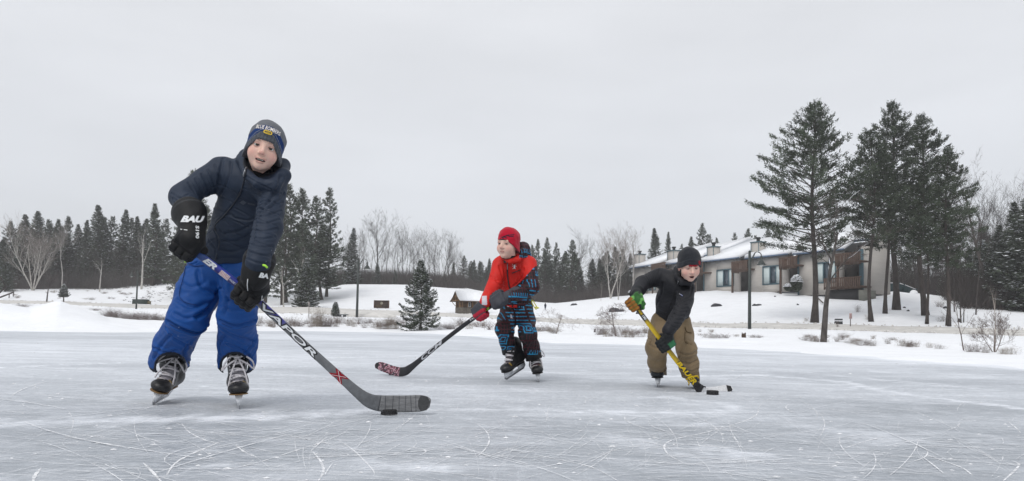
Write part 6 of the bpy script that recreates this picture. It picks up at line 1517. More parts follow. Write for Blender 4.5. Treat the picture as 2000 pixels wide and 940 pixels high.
# ---- foreground trees on the shore
p = onground(820, 645.5, 25); plant(conifer_data(120, 4.6, 1.75, 'spruce', .03, 4.6, .12, .12, trunk_r=.07, gap=.30, asym=(math.pi, .12), stepk=1.7), 'spruce_tree', p, htop(p, 511), 0.0, 'snow laden spruce at the ice edge between the sign board and the stone gatehouse', 'tree', None, .95)
p = onground(1608, 669, 14); plant(bare_data(121, 6.2, .55, 5, 1, .125, col=(.085, .077, .072), twig=(.115, .10, .095), first=.52, nchild=(3, 5), upw=.35, kids_scale=.60, snow=.25, wiggle=.16), 'bare_tree', p, htop(p, 372), 2.4, 'crooked grey bare tree on the shore in front of the large left pine', 'tree', None, 1.15)
p = onground(1203, 657, 20); plant(bare_data(122, 3.2, .85, 5, 1, .055, col=(.23, .20, .19), twig=(.17, .13, .125), weep=.8, first=.35, upw=.3, nchild=(3, 5), kids_scale=.72), 'birch_tree', p, htop(p, 588), .6, 'small weeping birch with snowy foot beside the right skater\'s raised glove', 'tree', None, 1.7)
p = onground(1086, 652, 20); o_ = plant(bare_data(123, 3.0, .95, 4, 1, .045, col=(.26, .23, .21), twig=(.2, .16, .15), weep=.7, first=.4, upw=.2, nchild=(3, 5), kids_scale=.8), 'birch_tree', p, htop(p, 604), 2.6, 'small crooked weeping sapling right of the middle skater\'s knees', 'tree', None, 2.0); o_.rotation_euler = (0, rad(-14), 2.6)
p = onground(1942, 688, 9); plant(bare_data(124, 3.0, .60, 5, 4, .040, col=(.20, .165, .15), twig=(.155, .12, .115), first=.15, upw=.45, nchild=(3, 5), kids_scale=.62, stem_lean=.55, tipw=.45), 'birch_tree', p, htop(p, 600), 1.0, 'low many-stemmed bushy birch near the ice edge at the far right', 'tree', None, 1.15)
p = onground(1943, 687.5, 9); plant(bare_data(126, 3.0, .25, 2, 1, .05, col=(.42, .37, .33), twig=(.2, .16, .15), first=.6, nchild=(1, 3), tipw=.5), 'birch_tree', p, htop(p, 562), 1.6, 'pale straight birch stem rising out of the bushy birch', 'tree', None, .6)
p = onground(1882, 685, 9); o_ = plant(bare_data(125, 3.0, .45, 3, 1, .03, col=(.17, .14, .13), twig=(.17, .14, .13), first=.3, nchild=(2, 4), tipw=.5), 'sapling', p, htop(p, 560) * 1.02, 1.0, 'thin sapling leaning left beside the bushy birch', 'tree'); o_.rotation_euler = (0, rad(-11), 0)
# left saplings
p = onground(91, 590, 32); plant(bare_data(127, 3.4, .5, 4, 1, .09, col=(.07, .06, .06), twig=(.14, .12, .12), first=.55), 'sapling', p, htop(p, 530), 0, 'young bare tree behind the snow heap, left of the small trimmed spruce', 'tree')
p = onground(124, 592, 32); plant(conifer_data(128, 3.6, 1.0, 'spruce', .38, 1.6, .25, .18, trunk_r=.11), 'spruce_tree', p, htop(p, 556), 0, 'small trimmed spruce on a bare trunk behind the snow heap', 'tree', None, 1.1)
print('trees', time.time() - t_)
# ------------------------------------------------------------------ undergrowth of the woods: nobody could count it
def thicket(name, spans, n, label, col, seed, hmin=1.0, hmax=3.5, w=.02, spread=.5):
    r = np.random.RandomState(seed); T_ = []; cs = []
    for _ in range(n):
        x0, x1, d0, d1, sc_ = spans[r.randint(len(spans))]; p = np.array([(px_ := r.uniform(x0, x1)) * 0, 0, 0]); d = r.uniform(d0, d1); X_ = (px_ - CX) / FPX * d
        T_.append((X_, d, sc_))
    Xs = np.array([t[0] for t in T_]); Ys = np.array([t[1] for t in T_]); sc_ = np.array([t[2] for t in T_]); Zs = terrain(Xs, Ys)
    V_ = []
    k = 5
    for b_ in range(k):
        h = r.uniform(hmin, hmax, n) * sc_; dr = np.stack([r.normal(size=n) * spread, r.normal(size=n) * spread, np.ones(n)], 1); dr /= ln(dr)[:, None]
        base = np.stack([Xs + r.normal(size=n) * .3, Ys, Zs + h * (.0 if b_ < 2 else r.uniform(.1, .6, n))], 1); tip = base + dr * h[:, None] * (.9 if b_ < 2 else .5)
        sd = np.cross(dr, np.array([0, 1.0, 0]) + r.normal(size=(n, 3)) * .3); sd /= ln(sd)[:, None]; ww = w * r.uniform(.5, 1.3, n)[:, None]
        V_.append(np.stack([base + sd * ww, base - sd * ww, tip], 1))
    V_ = np.concatenate(V_).reshape(-1, 3); c_ = np.array(col) * np.repeat(r.uniform(.6, 1.4, (len(V_) // 3, 1)), 3, 0)
    me_ = mk_mesh(name, V_, np.arange(len(V_)).reshape(-1, 3), c_); me_.materials.append(M_twig); tag(link(name, me_), label, kind='stuff')
thicket('undergrowth', [(-60, 345, 95, 112, 1.2), (-60, 345, 97, 104, 1.6), (640, 905, 100, 116, 1.1), (640, 905, 101, 106, .7), (880, 1050, 108, 122, .8), (1040, 1260, 96, 112, 1.2), (1040, 1260, 92, 98, .6), (640, 905, 104, 116, 1.1)], 15000,
        'brown and grey twiggy undergrowth filling the woods on the far bank', (.075, .066, .063), 1, .7, 2.9, .016, .55)
thicket('undergrowth', [(1730, 2080, 76, 95, 1.3), (1850, 2080, 60, 72, 1.0), (1880, 2080, 54, 62, .8)], 6000, 'tangled brown undergrowth of the wood on the right', (.052, .044, .041), 2, 1.0, 4.0, .018, .45)
# ================================================================== townhouses on the rise
M_wall = mat('painted_siding', lin('#b4afa9'), .85, .06, 2, bump=.35, bscale=9, stretch=(.3, .3, 6), bump2=.02)
M_trim = mat('teal_trim', lin('#48636d'), .7, .1, 5); M_fasc = mat('blue_grey_fascia', lin('#5a6c84'), .7, .1, 5)
M_wood = mat('weathered_wood', lin('#57453b'), .85, .35, 6, bump=.3, bscale=20, stretch=(4, 4, .6)); M_recess_shade = mat('recess_wall_painted_shade', lin('#3f3c3b'), .9, .1, 4)  # recess walls get a darkened colour that paints in the shade of the recess
M_glass = mat('window_glass', lin('#3e4a54'), .12, .15, 1.5, spec=.6); M_curt = mat('curtain', lin('#c9d4d4'), .9, .10, 6, stretch=(6, 6, .3)); M_flue = mat('flue_metal', (.02, .02, .022), .5, .1, 8)
M_door = mat('door_paint', lin('#39505c'), .6, .08, 6)
class Fr:
    def __init__(s, o, u, n_): s.o = np.asarray(o, float); s.u = nrm(u); s.n = nrm(n_); s.R = np.stack([s.u, s.n, [0, 0, 1]], 1)
    def __call__(s, a, b_, c): return s.o + s.R @ np.array([a, b_, c], float)
    def box(s, mb, a, b_, c, da, db, dc): mb.box(s(a + da / 2, b_ + db / 2, c + dc / 2), (da, db, dc), s.R); return mb
def along(A, u, n_, px):
    """distance along a facade (through A, direction u) seen in photo column px"""
    r = (px - CX) / FPX     # X = r*Y
    return (r * A[1] - A[0]) / (u[0] - r * u[1])
def townhouse(x0, d0, x1, d1, yb, ye, yr, win, wy, bal, by, rec, label, chim=None, low=None, end=None, post=None, dep=7.0):
    A = np.array([(x0 - CX) / FPX * d0, d0]); B = np.array([(x1 - CX) / FPX * d1, d1]); W_ = np.linalg.norm(B - A); u = np.array([*((B - A) / W_), 0.0]); n_ = np.cross(u, [0, 0, 1.0])
    if n_ @ np.array([A[0], A[1], 0]) > 0: n_ = -n_
    zb = zat(x0, d0, yb) - .3; ze = zat(x0, d0, ye); F = Fr((A[0], A[1], zb), u, n_); Hh = ze - zb
    al = lambda px, off=0.0: along(A + n_[:2] * off, u, n_, px)
    def zz(px, py):
        a = al(px); q_ = A + u[:2] * a; return zat(px, q_[1], py) - zb
    root = empty('townhouse', (A[0], A[1], zb), label, 'townhouse', 'row of townhouses on the snowy rise')
    def bd(mb, nm, m_, par=None):
        o = mb.build(nm, m_, par or root)
        if par is None: o.location = -Vector(root.location)
        return o
    w0, w1 = al(win[0]), al(win[1]); z0, z1 = zz((win[0] + win[1]) / 2, wy[1]), zz((win[0] + win[1]) / 2, wy[0]); rc = al(rec) if rec else W_
    mb = MB(); t = .22
    F.box(mb, 0, -t, 0, w0, t, Hh); F.box(mb, w1, -t, 0, rc - w1, t, Hh); F.box(mb, w0, -t, 0, w1 - w0, t, z0); F.box(mb, w0, -t, z1, w1 - w0, t, Hh - z1)
    F.box(mb, 0, -dep, 0, .22, dep - t, Hh + .01)            # party wall on the far side
    F.box(mb, .23, -dep, 0, W_ - .5, .2, Hh + 1.2)
    wall = bd(mb, 'wall', M_wall)
    rw = MB(); F.box(rw, rc + .23, -2.0, 0, W_ - rc - .25, .2, Hh + .6); F.box(rw, rc - .22, -2.2, 0, .22, 2.2 - t - .003, Hh); bd(rw, 'recess_wall', M_recess_shade)
    # siding joints as slim battens
    sb = MB()
    for k in range(1, int(Hh / .3)): F.box(sb, .06, 0, k * .3, (w0 if z0 < k * .3 < z1 else rc) - .08, .012, .02)
    for k in range(1, int(Hh / .3)):
        if z0 < k * .3 < z1: F.box(sb, w1 + .1, 0, k * .3, rc - w1 - .12, .012, .02)
    tag(bd(sb, 'siding_lap', M_wall), kind='stuff')
    tr = MB(); F.box(tr, -.05, .003, 0, .16, .05, Hh); bd(tr, 'corner_trim', M_trim)
    # window
    fr_ = MB(); f = .10; F.box(fr_, w0, -.10, z0, w1 - w0, .14, f); F.box(fr_, w0, -.10, z1 - f, w1 - w0, .14, f); F.box(fr_, w0, -.10, z0 + f, f, .14, z1 - z0 - 2 * f); F.box(fr_, w1 - f, -.10, z0 + f, f, .14, z1 - z0 - 2 * f)
    ww = w1 - w0; m1, m2 = w0 + ww * .38, w0 + ww * .68
    F.box(fr_, m1, -.09, z0 + f, .08, .12, z1 - z0 - 2 * f); F.box(fr_, m2, -.09, z0 + f, .08, .12, z1 - z0 - 2 * f)
    wn = bd(fr_, 'window', M_trim)
    for a, b_, m_, nm in ((w0 + f, m1, M_curt, 'curtain'), (m1 + .08, m2, M_glass, 'pane'), (m2 + .08, w1 - f, M_curt, 'curtain')):
        pm = MB(); F.box(pm, a, -.07, z0 + f, b_ - a, .02, z1 - z0 - 2 * f); o = bd(pm, nm, m_, wn)
        if nm == 'curtain':
            cm = MB(); k = 0; x_ = a + .04
            while x_ < b_ - .05: F.box(cm, x_, -.048, z0 + f + .05, .05, .02, z1 - z0 - 2 * f - .1); x_ += .13
            tag(bd(cm, 'curtain_fold', M_curt, wn), kind='stuff')
    # balcony
    if bal:
        b0, b1 = al(bal[0], 1.2), al(bal[1], 1.2); bz1, bz0 = zz(bal[0], by[0]), zz(bal[0], by[1])
        bb = MB(); F.box(bb, b0, .02, bz0 + .10, b1 - b0, 1.2, .14); F.box(bb, b0, 1.12, bz1 - .06, b1 - b0, .12, .09); F.box(bb, b0, 0.02, bz1 - .06, .1, 1.08, .09); bl_ = bd(bb, 'balcony', M_wood)
        sl = MB(); x_ = b0 + .03
        while x_ < b1 - .1: F.box(sl, x_, 1.221, bz0 - .12, .12, .03, bz1 - bz0 + .06 + .05 * rt.rand()); x_ += .185
        y_ = .1
        while y_ < 1.1: F.box(sl, b0 - .032, y_, bz0 - .12, .03, .12, bz1 - bz0 + .06); y_ += .185
        tag(bd(sl, 'balcony_slat', M_wood, bl_), kind='stuff')
        ps = MB(); F.box(ps, al(post or bal[0] + 1, 1.1) - .02, 1.0, -.5, .16, .16, bz0 + .6); bd(ps, 'post', M_wood)
    if rec:
        dm = MB(); F.box(dm, rc + (W_ - rc) * .5, -1.78, .2, (W_ - rc) * .34, .05, 2.0); dr_ = bd(dm, 'door', M_door)
        gm = MB(); F.box(gm, rc + (W_ - rc) * .56, -1.725, .9, (W_ - rc) * .20, .02, 1.1); bd(gm, 'door_glass', M_curt, dr_)
        lm = MB(); F.box(lm, rc + (W_ - rc) * .30, -1.79, 1.5, .16, .12, .28); bd(lm, 'porch_lamp', M_flue)
    if low:
        b0, b1 = al(low[0], 1.5), al(low[1], 1.5); c1, c0 = zz(low[0], low[2]), zz(low[0], low[3])
        bb = MB(); F.box(bb, b0, .03, c0 + .06, b1 - b0, 1.5, .16); F.box(bb, b0, 1.42, c1 - .08, b1 - b0, .12, .09); lb = bd(bb, 'deck', M_wood)
        sl = MB(); x_ = b0 + .03
        while x_ < b1 - .1: F.box(sl, x_, 1.541, c0 - .05, .12, .03, c1 - c0 - .02); x_ += .185
        tag(bd(sl, 'deck_slat', M_wood, lb), kind='stuff')
        vm = MB(); F.box(vm, b0 + .1, 1.2, c0 - 1.1, b1 - b0 - .2, .1, 1.05); bd(vm, 'deck_skirt', M_flue)
        fm = MB(); F.box(fm, b1 - .1, .02, c0 - 1.2, .5, 1.7, 1.0); bd(fm, 'deck_footing', mat('concrete', lin('#77776f'), .9, .15, 4))
    # roof: snow covered slabs over a blue-grey fascia
    zr = zat((x0 + x1) / 2, (d0 + d1) / 2 + dep - .8, yr) - zb; D_ = dep - .5; sl_ = (zr - Hh) / D_
    def slab(a0, a1, b0, b1, zoff, th, nm, m_, par=None, ov=0):
        v_ = []
        for a, b_ in ((a0, b0), (a1, b0), (a1, b1), (a0, b1)):
            z_ = Hh + (.55 - b_) * sl_ + zoff; v_.append(F(a, b_, z_))
        v2 = [p + np.array([0, 0, th]) for p in v_]
        mb_ = MB().add(np.array(v_ + v2), np.array([[0, 3, 2, 1], [4, 5, 6, 7], [0, 1, 5, 4], [1, 2, 6, 5], [2, 3, 7, 6], [3, 0, 4, 7]])); return bd(mb_, nm, m_, par)
    re_ = min(rc + .45, W_ + .1)
    rf = slab(-.25, re_, .55, -D_, 0, .14, 'roof', M_fasc); slab(-.34, re_ + .005, .50, -D_ + .02, .04, .40, 'roof_snow', M_snow, rf)
    if rec: r2_ = slab(re_ + .01, W_ + .35, -.9, -D_, .06, .14, 'upper_roof', M_fasc); slab(re_ + .006, W_ + .36, -.96, -D_ + .02, .10, .40, 'roof_snow', M_snow, r2_)
    if end:
        em = MB(); F.box(em, W_ - .24, -dep + .2, 0, .24, dep - .3, Hh + .3); F.box(em, W_ - .24, -dep + .2, Hh + .3, .24, (dep - .2) * .5, 1.0); bd(em, 'end_wall', M_wall)
        et = MB(); F.box(et, W_ - .26, -.10, 0, .30, .2, Hh); bd(et, 'corner_trim', M_trim)
    if chim:
        c0, c1, cy0, cy1 = chim; yb_ = -.5; a0, a1 = al(c0, yb_), al(c1, yb_ - .3); a1 = max(a1, a0 + .9)
        q_ = F(a0, yb_, 0); zt = zat(c0, q_[1], cy0) - zb
        cm = MB(); F.box(cm, a0, yb_ - 1.0, Hh - .2, a1 - a0, 1.0, zt - Hh + .2); ch = bd(cm, 'chimney', M_wall, rf)
        tm_ = MB(); F.box(tm_, a0 - .02, yb_ + .003, Hh, .09, .02, zt - Hh); F.box(tm_, a1 - .08, yb_ + .003, Hh, .09, .02, zt - Hh); F.box(tm_, a0 - .08, yb_ - 1.06, zt + .003, a1 - a0 + .16, 1.13, .10); bd(tm_, 'chimney_trim', M_trim)
        fm = MB(); c_ = F((a0 + a1) / 2, yb_ - .5, zt + .1); fm.tube([c_, c_ + [0, 0, .35]], .19, 10).tube([c_ + [0, 0, .33], c_ + [0, 0, .5]], .26, 10); bd(fm, 'flue', M_flue)
    return F, W_, Hh
townhouse(1237, 98, 1304, 89, 578, 526, 497, (1259, 1281), (550, 568), (1272, 1300), (520, 536), 1290, 'farthest townhouse at the left end of the row, half hidden by white birches', chim=(1238, 1252, 499, 520), post=1274)
townhouse(1305, 88.5, 1374, 81, 572, 519, 487, (1322, 1344), (536, 562), (1356, 1374), (518, 540), 1358, 'townhouse mostly hidden behind the right skater\'s dark beanie', chim=(1303, 1320, 492, 515))
townhouse(1375, 80.5, 1463, 74, 569, 514, 480, (1400, 1434), (526, 560), (1429, 1461), (515, 534), 1445, 'townhouse with white curtained window between the right skater and the lamp post', chim=(1381, 1398, 484, 508))
townhouse(1466, 73.5, 1559, 68, 568, 507, 470, (1490, 1527), (519, 556), (1522, 1559), (507, 527), 1540, 'townhouse directly right of the lamp post, with a brown slatted upper balcony', chim=(1467, 1487, 475, 505), post=1524)
FD, WD, HD = townhouse(1560, 67.5, 1686, 61.5, 572, 499, 462, (1593, 1634), (512, 553), (1632, 1683), (500, 520), 1648, 'end townhouse behind the pine trunks, with balcony above a low brown deck', low=(1610, 1683, 547, 568), end=True, post=1636, dep=4.3)
# ------------------------------------------------------------------ stone and timber gatehouse
def gatehouse():
    p = onground(908, 612, 55); d = p[1]; s = d / FPX
    root = empty('gatehouse', p, 'small stone and timber gatehouse with a curved snowy gable roof', 'gatehouse')
    u = nrm(np.array([1, .55, 0])); n_ = np.cross(u, [0, 0, 1.0]); n_ = n_ if n_[1] < 0 else -n_
    F = Fr((0, 0, 0), u, n_); M_stone = mat('field_stone', lin('#6d675e'), .9, .45, 3.0, bump=.8, bscale=3.5, bump2=.08); M_tim = mat('timber', lin('#54402f'), .85, .35, 4, bump=.3, bscale=9); M_log = mat('log_beam', lin('#7c5f40'), .8, .3, 5)
    w, dp = 2.9, 4.6                      # gable front faces the lake and left
    # gable front local: u along the ridge (long side to the right), n toward the lake = side wall
    G = Fr((0, 0, 0), n_ * -1, -u)        # G.u = depth direction
    def B_(nm, m_, *bs, par=root):
        mb = MB()
        for b_ in bs: F.box(mb, *b_)
        return mb.build(nm, m_, par)
    B_('stone_base', M_stone, (0, 0, -.4, dp, -.35, 1.35), (0, -w, -.4, .35, w - .35, 1.35), (0, -w - .35, -.4, dp, .35, 1.35))
    r2 = np.random.RandomState(4); sm_ = MB()
    for i in range(26):
        x_, z_ = r2.uniform(.05, dp - .3), r2.uniform(-.1, .75); F.box(sm_, x_, 0, z_, r2.uniform(.15, .38), .03 + .03 * r2.rand(), r2.uniform(.10, .2))
    for i in range(18):
        y_, z_ = r2.uniform(-w, -.3), r2.uniform(-.1, .75); F.box(sm_, -.04 - .02 * r2.rand(), y_, z_, .04, r2.uniform(.15, .38), r2.uniform(.10, .2))
    tag(sm_.build('stone', M_stone, root), kind='stuff')
    B_('timber_wall', M_tim, (0, -.32, .95, dp, .14, 1.35), (.18, -w, .95, .14, w - .35, 1.35), (0, -w - .2, .95, dp, .14, 1.35))
    B_('door', M_log, (.10, -1.75, -.3, .07, .85, 2.2))
    wd = B_('window', mat('white_sash', (.7, .71, .72), .6, .05, 9), (.12, -1.5, 1.25, .05, .4, .65)); B_('window', bpy.data.materials['white_sash'], (1.5, -.17, 1.05, .55, .04, 1.0)); B_('pane', M_glass, (1.58, -.125, 1.12, .38, .01, .86)); B_('window', bpy.data.materials['white_sash'], (3.3, -.17, 1.05, .55, .04, 1.0))
    for a, b_ in ((.05, -.1), (.05, -w), (1.2, -.13), (2.3, -.13), (3.1, -.13)): B_('post', M_log, (a, b_, .95, .16, .16, 1.4))
    # curved gable roof: profile across the width, extruded along the ridge
    yc = -w / 2; prof = [(-w / 2 - 1.0, 2.10), (-w / 2 - .45, 2.32), (-w / 2 + .5, 3.0), (0, 4.0), (w / 2 - .5, 3.0), (w / 2 + .45, 2.32), (w / 2 + 1.0, 2.10)]
    def shell(x0, x1, off, th, nm, m_, par=root):
        V_ = []
        for xx in (x0, x1):
            for (a, z_) in prof: V_.append(F(xx, yc + a, z_ + off))
            for (a, z_) in prof[::-1]: V_.append(F(xx, yc + a * 1.0, z_ + off + th))
        k = 14; F_ = [np.array([[j, (j + 1) % k, (j + 1) % k + k, j + k] for j in range(k)])] + [np.array([[j, j + 1, 12 - j, 13 - j] for j in range(6)]), np.array([[13 - j + k, 12 - j + k, j + 1 + k, j + k] for j in range(6)])]
        return MB().add(np.array(V_), F_).build(nm, m_, par)
    rf = shell(-1.0, dp + .7, 0, .14, 'roof', M_tim); shell(-.85, dp + .68, .145, .26, 'roof_snow', M_snow, rf)
    for sx in (-1, 1):
        MB().tube([F(-.05, yc + sx * 1.25, 1.1), F(-.5, yc + sx * 1.45, 1.6), F(-.8, yc + sx * 1.9, 2.15)], .06, 5).build('bracket', M_log, root)
        MB().tube([F(-.8, yc + sx * 1.9, 2.18), F(-.8, yc, 3.4)], .07, 5).build('rafter', M_log, root)
    B_('tie_beam', M_log, (-.85, yc - 1.7, 2.25, .14, 3.4, .16)); B_('king_post', M_log, (-.84, yc - .07, 2.4, .12, .14, 1.1))
    B_('gable_wall', M_tim, (.1, yc - 1.2, 2.3, .1, 2.4, .5), (.1, yc - .6, 2.8, .1, 1.2, .5))
    root.location = p - F.R @ np.array([1.0, -w / 2, -.05]); h_px = (612 - 571); sc = h_px * s / 4.35; root.scale = (sc, sc, sc)
gatehouse()
# ================================================================== street furniture and small things on the shore
M_pole = mat('painted_pole', lin('#343a38'), .5, .15, 3, spec=.4); M_stoneg = mat('boulder_stone', lin('#3a3a3f'), .9, .4, 3, bump=.8, bscale=6, bump2=.05); M_brown = mat('sign_brown', lin('#40342f'), .7, .15, 5)
def lamp_post(px, pb, pt, label, arm=1, dmin=25):
    p = onground(px, pb, dmin); H_ = htop(p, pt); o = empty('lamp_post', p, label, 'lamp post', 'lamp posts along the shore road'); k = H_ / 4.5
    z0 = -.1
    MB().tube([(0, 0, z0), (0, 0, H_ * .5), (0, 0, H_)], [.10 * k, .085 * k, .07 * k], 10).tube([(0, 0, H_ - .02), (0, 0, H_ + .05 * k)], [.085 * k, .02], 10).build('pole', M_pole, o, True)
    a = np.linspace(0, math.pi, 9); pts = [(arm * (.02 + .35 * k * (1 - math.cos(t)) * .85), 0, H_ - .75 * k + .70 * k * math.sin(t * .62) ** .8) for t in a]
    pts = smooth_px3([(0, 0, H_ - .85 * k), (arm * .12 * k, 0, H_ - .45 * k), (arm * .35 * k, 0, H_ - .05 * k), (arm * .62 * k, 0, H_ - .10 * k), (arm * .68 * k, 0, H_ - .28 * k)])
    MB().tube(pts, .028 * k, 6).tube([(0, 0, H_ - .42 * k), (arm * .2 * k, 0, H_ - .40 * k), (arm * .32 * k, 0, H_ - .1 * k)], .016 * k, 5).build('arm', M_pole, o, True)
    c = np.array([arm * .68 * k, 0, H_ - .28 * k]); MB().tube([c, c - [0, 0, .22 * k], c - [0, 0, .30 * k], c - [0, 0, .46 * k], c - [0, 0, .50 * k]], [.06 * k, .07 * k, .13 * k, .22 * k, .30 * k], 12).build('lamp_shade', M_pole, o, True)
    MB().tube([c - [0, 0, .50 * k], c - [0, 0, .60 * k]], [.13 * k, .06 * k], 10).build('lamp_glass', mat('lamp_glass', (.55, .56, .54), .3, .1, 9), o, True)
    return o
lamp_post(1464, 643, 491, 'nearest dark lamp post, rising over the townhouse balconies'); lamp_post(697, 620, 505, 'dark lamp post beside the stone bench on the shore', 1); lamp_post(266, 604, 527, 'leftmost dark lamp post, in front of the green box', -1, 32)
def boulder(p, size, seed, label, group='dark boulders in the snow', snow=.5, m_=None):
    r = np.random.RandomState(seed); f = union([ell((r.uniform(-.3, .3), r.uniform(-.2, .2), r.uniform(-.1, .1)), (r.uniform(.5, .8), r.uniform(.4, .6), r.uniform(.3, .5))) for _ in range(3)], .2)
    V_, F_ = surface(f, (-1.2, -1, -.8), (1.2, 1, .8), .13); V_ = V_ + normals(V_, F_) * (.07 * rnd_noise(V_, 5, seed))[:, None]
    o = empty('boulder', p, label, 'boulder', group); me_ = mk_mesh('rock', V_ * size, F_); me_.materials.append(m_ or M_stoneg); link('rock', me_, o)
    N_ = normals(V_, F_); fc = F_[(N_[F_][:, :, 2].mean(1) > snow)]
    if len(fc):
        us, inv = np.unique(fc, return_inverse=True); top = V_[us] * size; k = len(us); Ft = inv.reshape(-1, 4); th = .05 * np.max(size) + .02
        me2 = mk_mesh('snow_cap', top + N_[us] * th * .6 + [0, 0, .01], Ft, smooth=True); me2.materials.append(M_snow); link('snow_cap', me2, o)
    return o
G_ = 'dark boulders in the snow'
for i, (x, y, w, h, lb) in enumerate([(1205, 609, 28, 11, 'wide dark boulder pile behind the small weeping birch'), (1247, 614, 9, 8, 'small squared stone behind the yellow stick'), (1400, 599, 22, 5, 'flat dark boulder on the open snow right of the black jacket'),
        (1477, 598, 18, 6, 'flat dark boulder right of the nearest lamp post'), (1120, 597, 12, 5, 'snow capped boulder at the foot of the dark dense pine'), (1665, 580, 8, 3, 'small dark stone below the end townhouse deck'),
        (1514, 580, 5, 3, 'tiny dark stone by the fallen branch'), (1692, 580, 4, 2, 'tiny dark stone left of a bare pine trunk'), (1774, 608, 6, 4, 'small dark stone right of the flared pine trunk'), (1766, 602, 5, 3, 'small stone against the flared pine trunk'),
        (1846, 603, 7, 6, 'brown stone beside the lone dark trunk'), (1873, 630, 6, 9, 'upright brown stone by the close pair of slim trunks'), (1930, 590, 12, 6, 'snow topped rock at the foot of the right wood'), (1559, 597, 5, 3, 'tiny stone in the tracks left of the large pine')]):
    p = onground(x, y, 22); s = p[1] / FPX; boulder(p + [0, 0, -.12 * h * s], np.array([w * s * .62, w * s * .45, h * s * 1.9]), 200 + i, lb, snow=.86)
r2 = np.random.RandomState(9)
for i in range(64):
    x = r2.uniform(244, 345); y = r2.uniform(560, 592) if x > 285 else r2.uniform(580, 592); p = onground(x, y, 50); w = r2.uniform(2.0, 5.0); s = p[1] / FPX
    boulder(p, np.array([w * s * .6, w * s * .5, w * s * .45]), 300 + i % 12, 'rough dark rock poking out of the snowy slope behind the green box', 'rocks on the snowy slope behind the green box', .35)
# green utility box with sloped snow
p = onground(275, 594, 45); o = empty('utility_box', p, 'low dark green box standing behind the leftmost lamp post', 'utility box'); s = p[1] / FPX
M_gbox = mat('green_box_paint', lin('#2f3a35'), .6, .2, 3); MB().box((0, 0, 4 * s), (27 * s, 14 * s, 9 * s), taper=.97).build('cabinet', M_gbox, o); MB().box((0, 0, 8.8 * s), (28 * s, 15 * s, .5 * s)).build('lid', M_gbox, o); MB().box((0, 0, 9.3 * s), (26 * s, 14 * s, .6 * s), taper=.9).build('snow_cap', M_snow, o)
MB().box((16 * s, 0, 3 * s), (5 * s, 6 * s, 6 * s)).build('side_unit', mat('yellow_grey_panel', lin('#6d6650'), .8, .2, 3), o)
# sign board
p = onground(745, 603, 58); s = p[1] / FPX; o = empty('sign_board', p, 'wide brown sign board with a pale round emblem on the snow slope', 'sign')
MB().box((0, 0, 8.2 * s), (27.5 * s, .16, 13.5 * s)).build('panel', M_brown, o)
f_ = MB(); f_.box((0, -.02, 15.3 * s), (29.5 * s, .24, .9 * s)); f_.box((-14.2 * s, -.01, 8 * s), (1.2 * s, .22, 14.4 * s)); f_.box((14.2 * s, -.01, 8 * s), (1.2 * s, .22, 14.4 * s)); f_.box((0, -.01, 1.2 * s), (27 * s, .2, .8 * s)); f_.build('frame', mat('sign_frame', lin('#5a4438'), .7, .2, 4), o)
MB().box((0, -.02, 16.0 * s), (29 * s, .26, .5 * s)).build('snow_cap', M_snow, o)
for sx in (-8, 8): MB().box((sx * s, .02, -2 * s), (1.4 * s, .14, 7 * s)).build('post', M_brown, o)
a = np.linspace(0, 6.28, 20); M_pale = mat('sign_emblem', lin('#a8a494'), .8, .1, 5); eb = MB(); eb.tube([(1.9 * s * math.cos(t) + .5 * s, -.10, 10.3 * s + 2.5 * s * math.sin(t)) for t in a], .025, 4).tube([(-.2 * s, -.10, 9 * s), (.8 * s, -.10, 10.5 * s), (.4 * s, -.10, 12 * s)], .05, 4).tube([(1.2 * s, -.10, 9 * s), (1.0 * s, -.10, 11.3 * s)], .04, 4); eb.build('emblem', M_pale, o)
gm = MB()
for k in range(11): gm.box(((-10.5 + k * 1.15) * s, -.09, 4.6 * s), (.7 * s, .02, (.7 + .4 * (k % 3 == 0)) * s))
for k in range(7): gm.box(((-6 + k * 1.9) * s, -.09, (7.5 + 1.5 * math.sin(k * 2)) * s), (.6 * s, .02, .5 * s))
gm.build('gilt_marks', mat('gilt', lin('#8c7648'), .6, .2, 9), o)
# bench, potted shrub, sign post
p = onground(669, 619, 40); s = p[1] / FPX; o = empty('bench', p, 'low stone bench beside the potted evergreen on the shore', 'bench'); M_conc = mat('bench_stone', lin('#4c5254'), .85, .2, 5)
MB().box((0, 0, 4.2 * s), (21 * s, 8 * s, 1.4 * s)).build('seat', M_conc, o); MB().box((0, 0, 5.1 * s), (20.4 * s, 7.6 * s, .5 * s)).build('snow_cap', M_snow, o)
for sx in (-5.5, 4): MB().box((sx * s, 0, 1.5 * s), (5 * s, 6 * s, 4.6 * s)).build('leg', M_conc, o)
p = onground(655, 618.5, 40); s = p[1] / FPX; o = empty('potted_shrub', p, 'small potted evergreen standing left of the stone bench', 'potted shrub')
MB().box((0, 0, 2.2 * s), (7.5 * s, 7.5 * s, 5.4 * s), taper=1.15).build('pot', M_conc, o)
dt = conifer_data(130, 1.0, .34, 'spruce', .02, 1.4, .18, .10, trunk_r=.02, gap=0)
for nm, me_ in dt['parts']: q_ = link(nm, me_, o, (0, 0, 4.0 * s)); q_.scale = (22 * s,) * 3
p = onground(603, 619, 40); s = p[1] / FPX; o = empty('sign_post', p, 'thin post with a small narrow grey sign in front of the snow laden spruce', 'sign'); MB().box((0, 0, 12 * s), (1.0 * s, 1.0 * s, 27 * s)).build('post', mat('grey_post', lin('#6d625c'), .8, .2, 5), o); MB().box((0, -.05, 25 * s), (3.2 * s, .03, 8 * s)).build('sign_face', mat('grey_sign', lin('#8a8582'), .6, .15, 6), o)
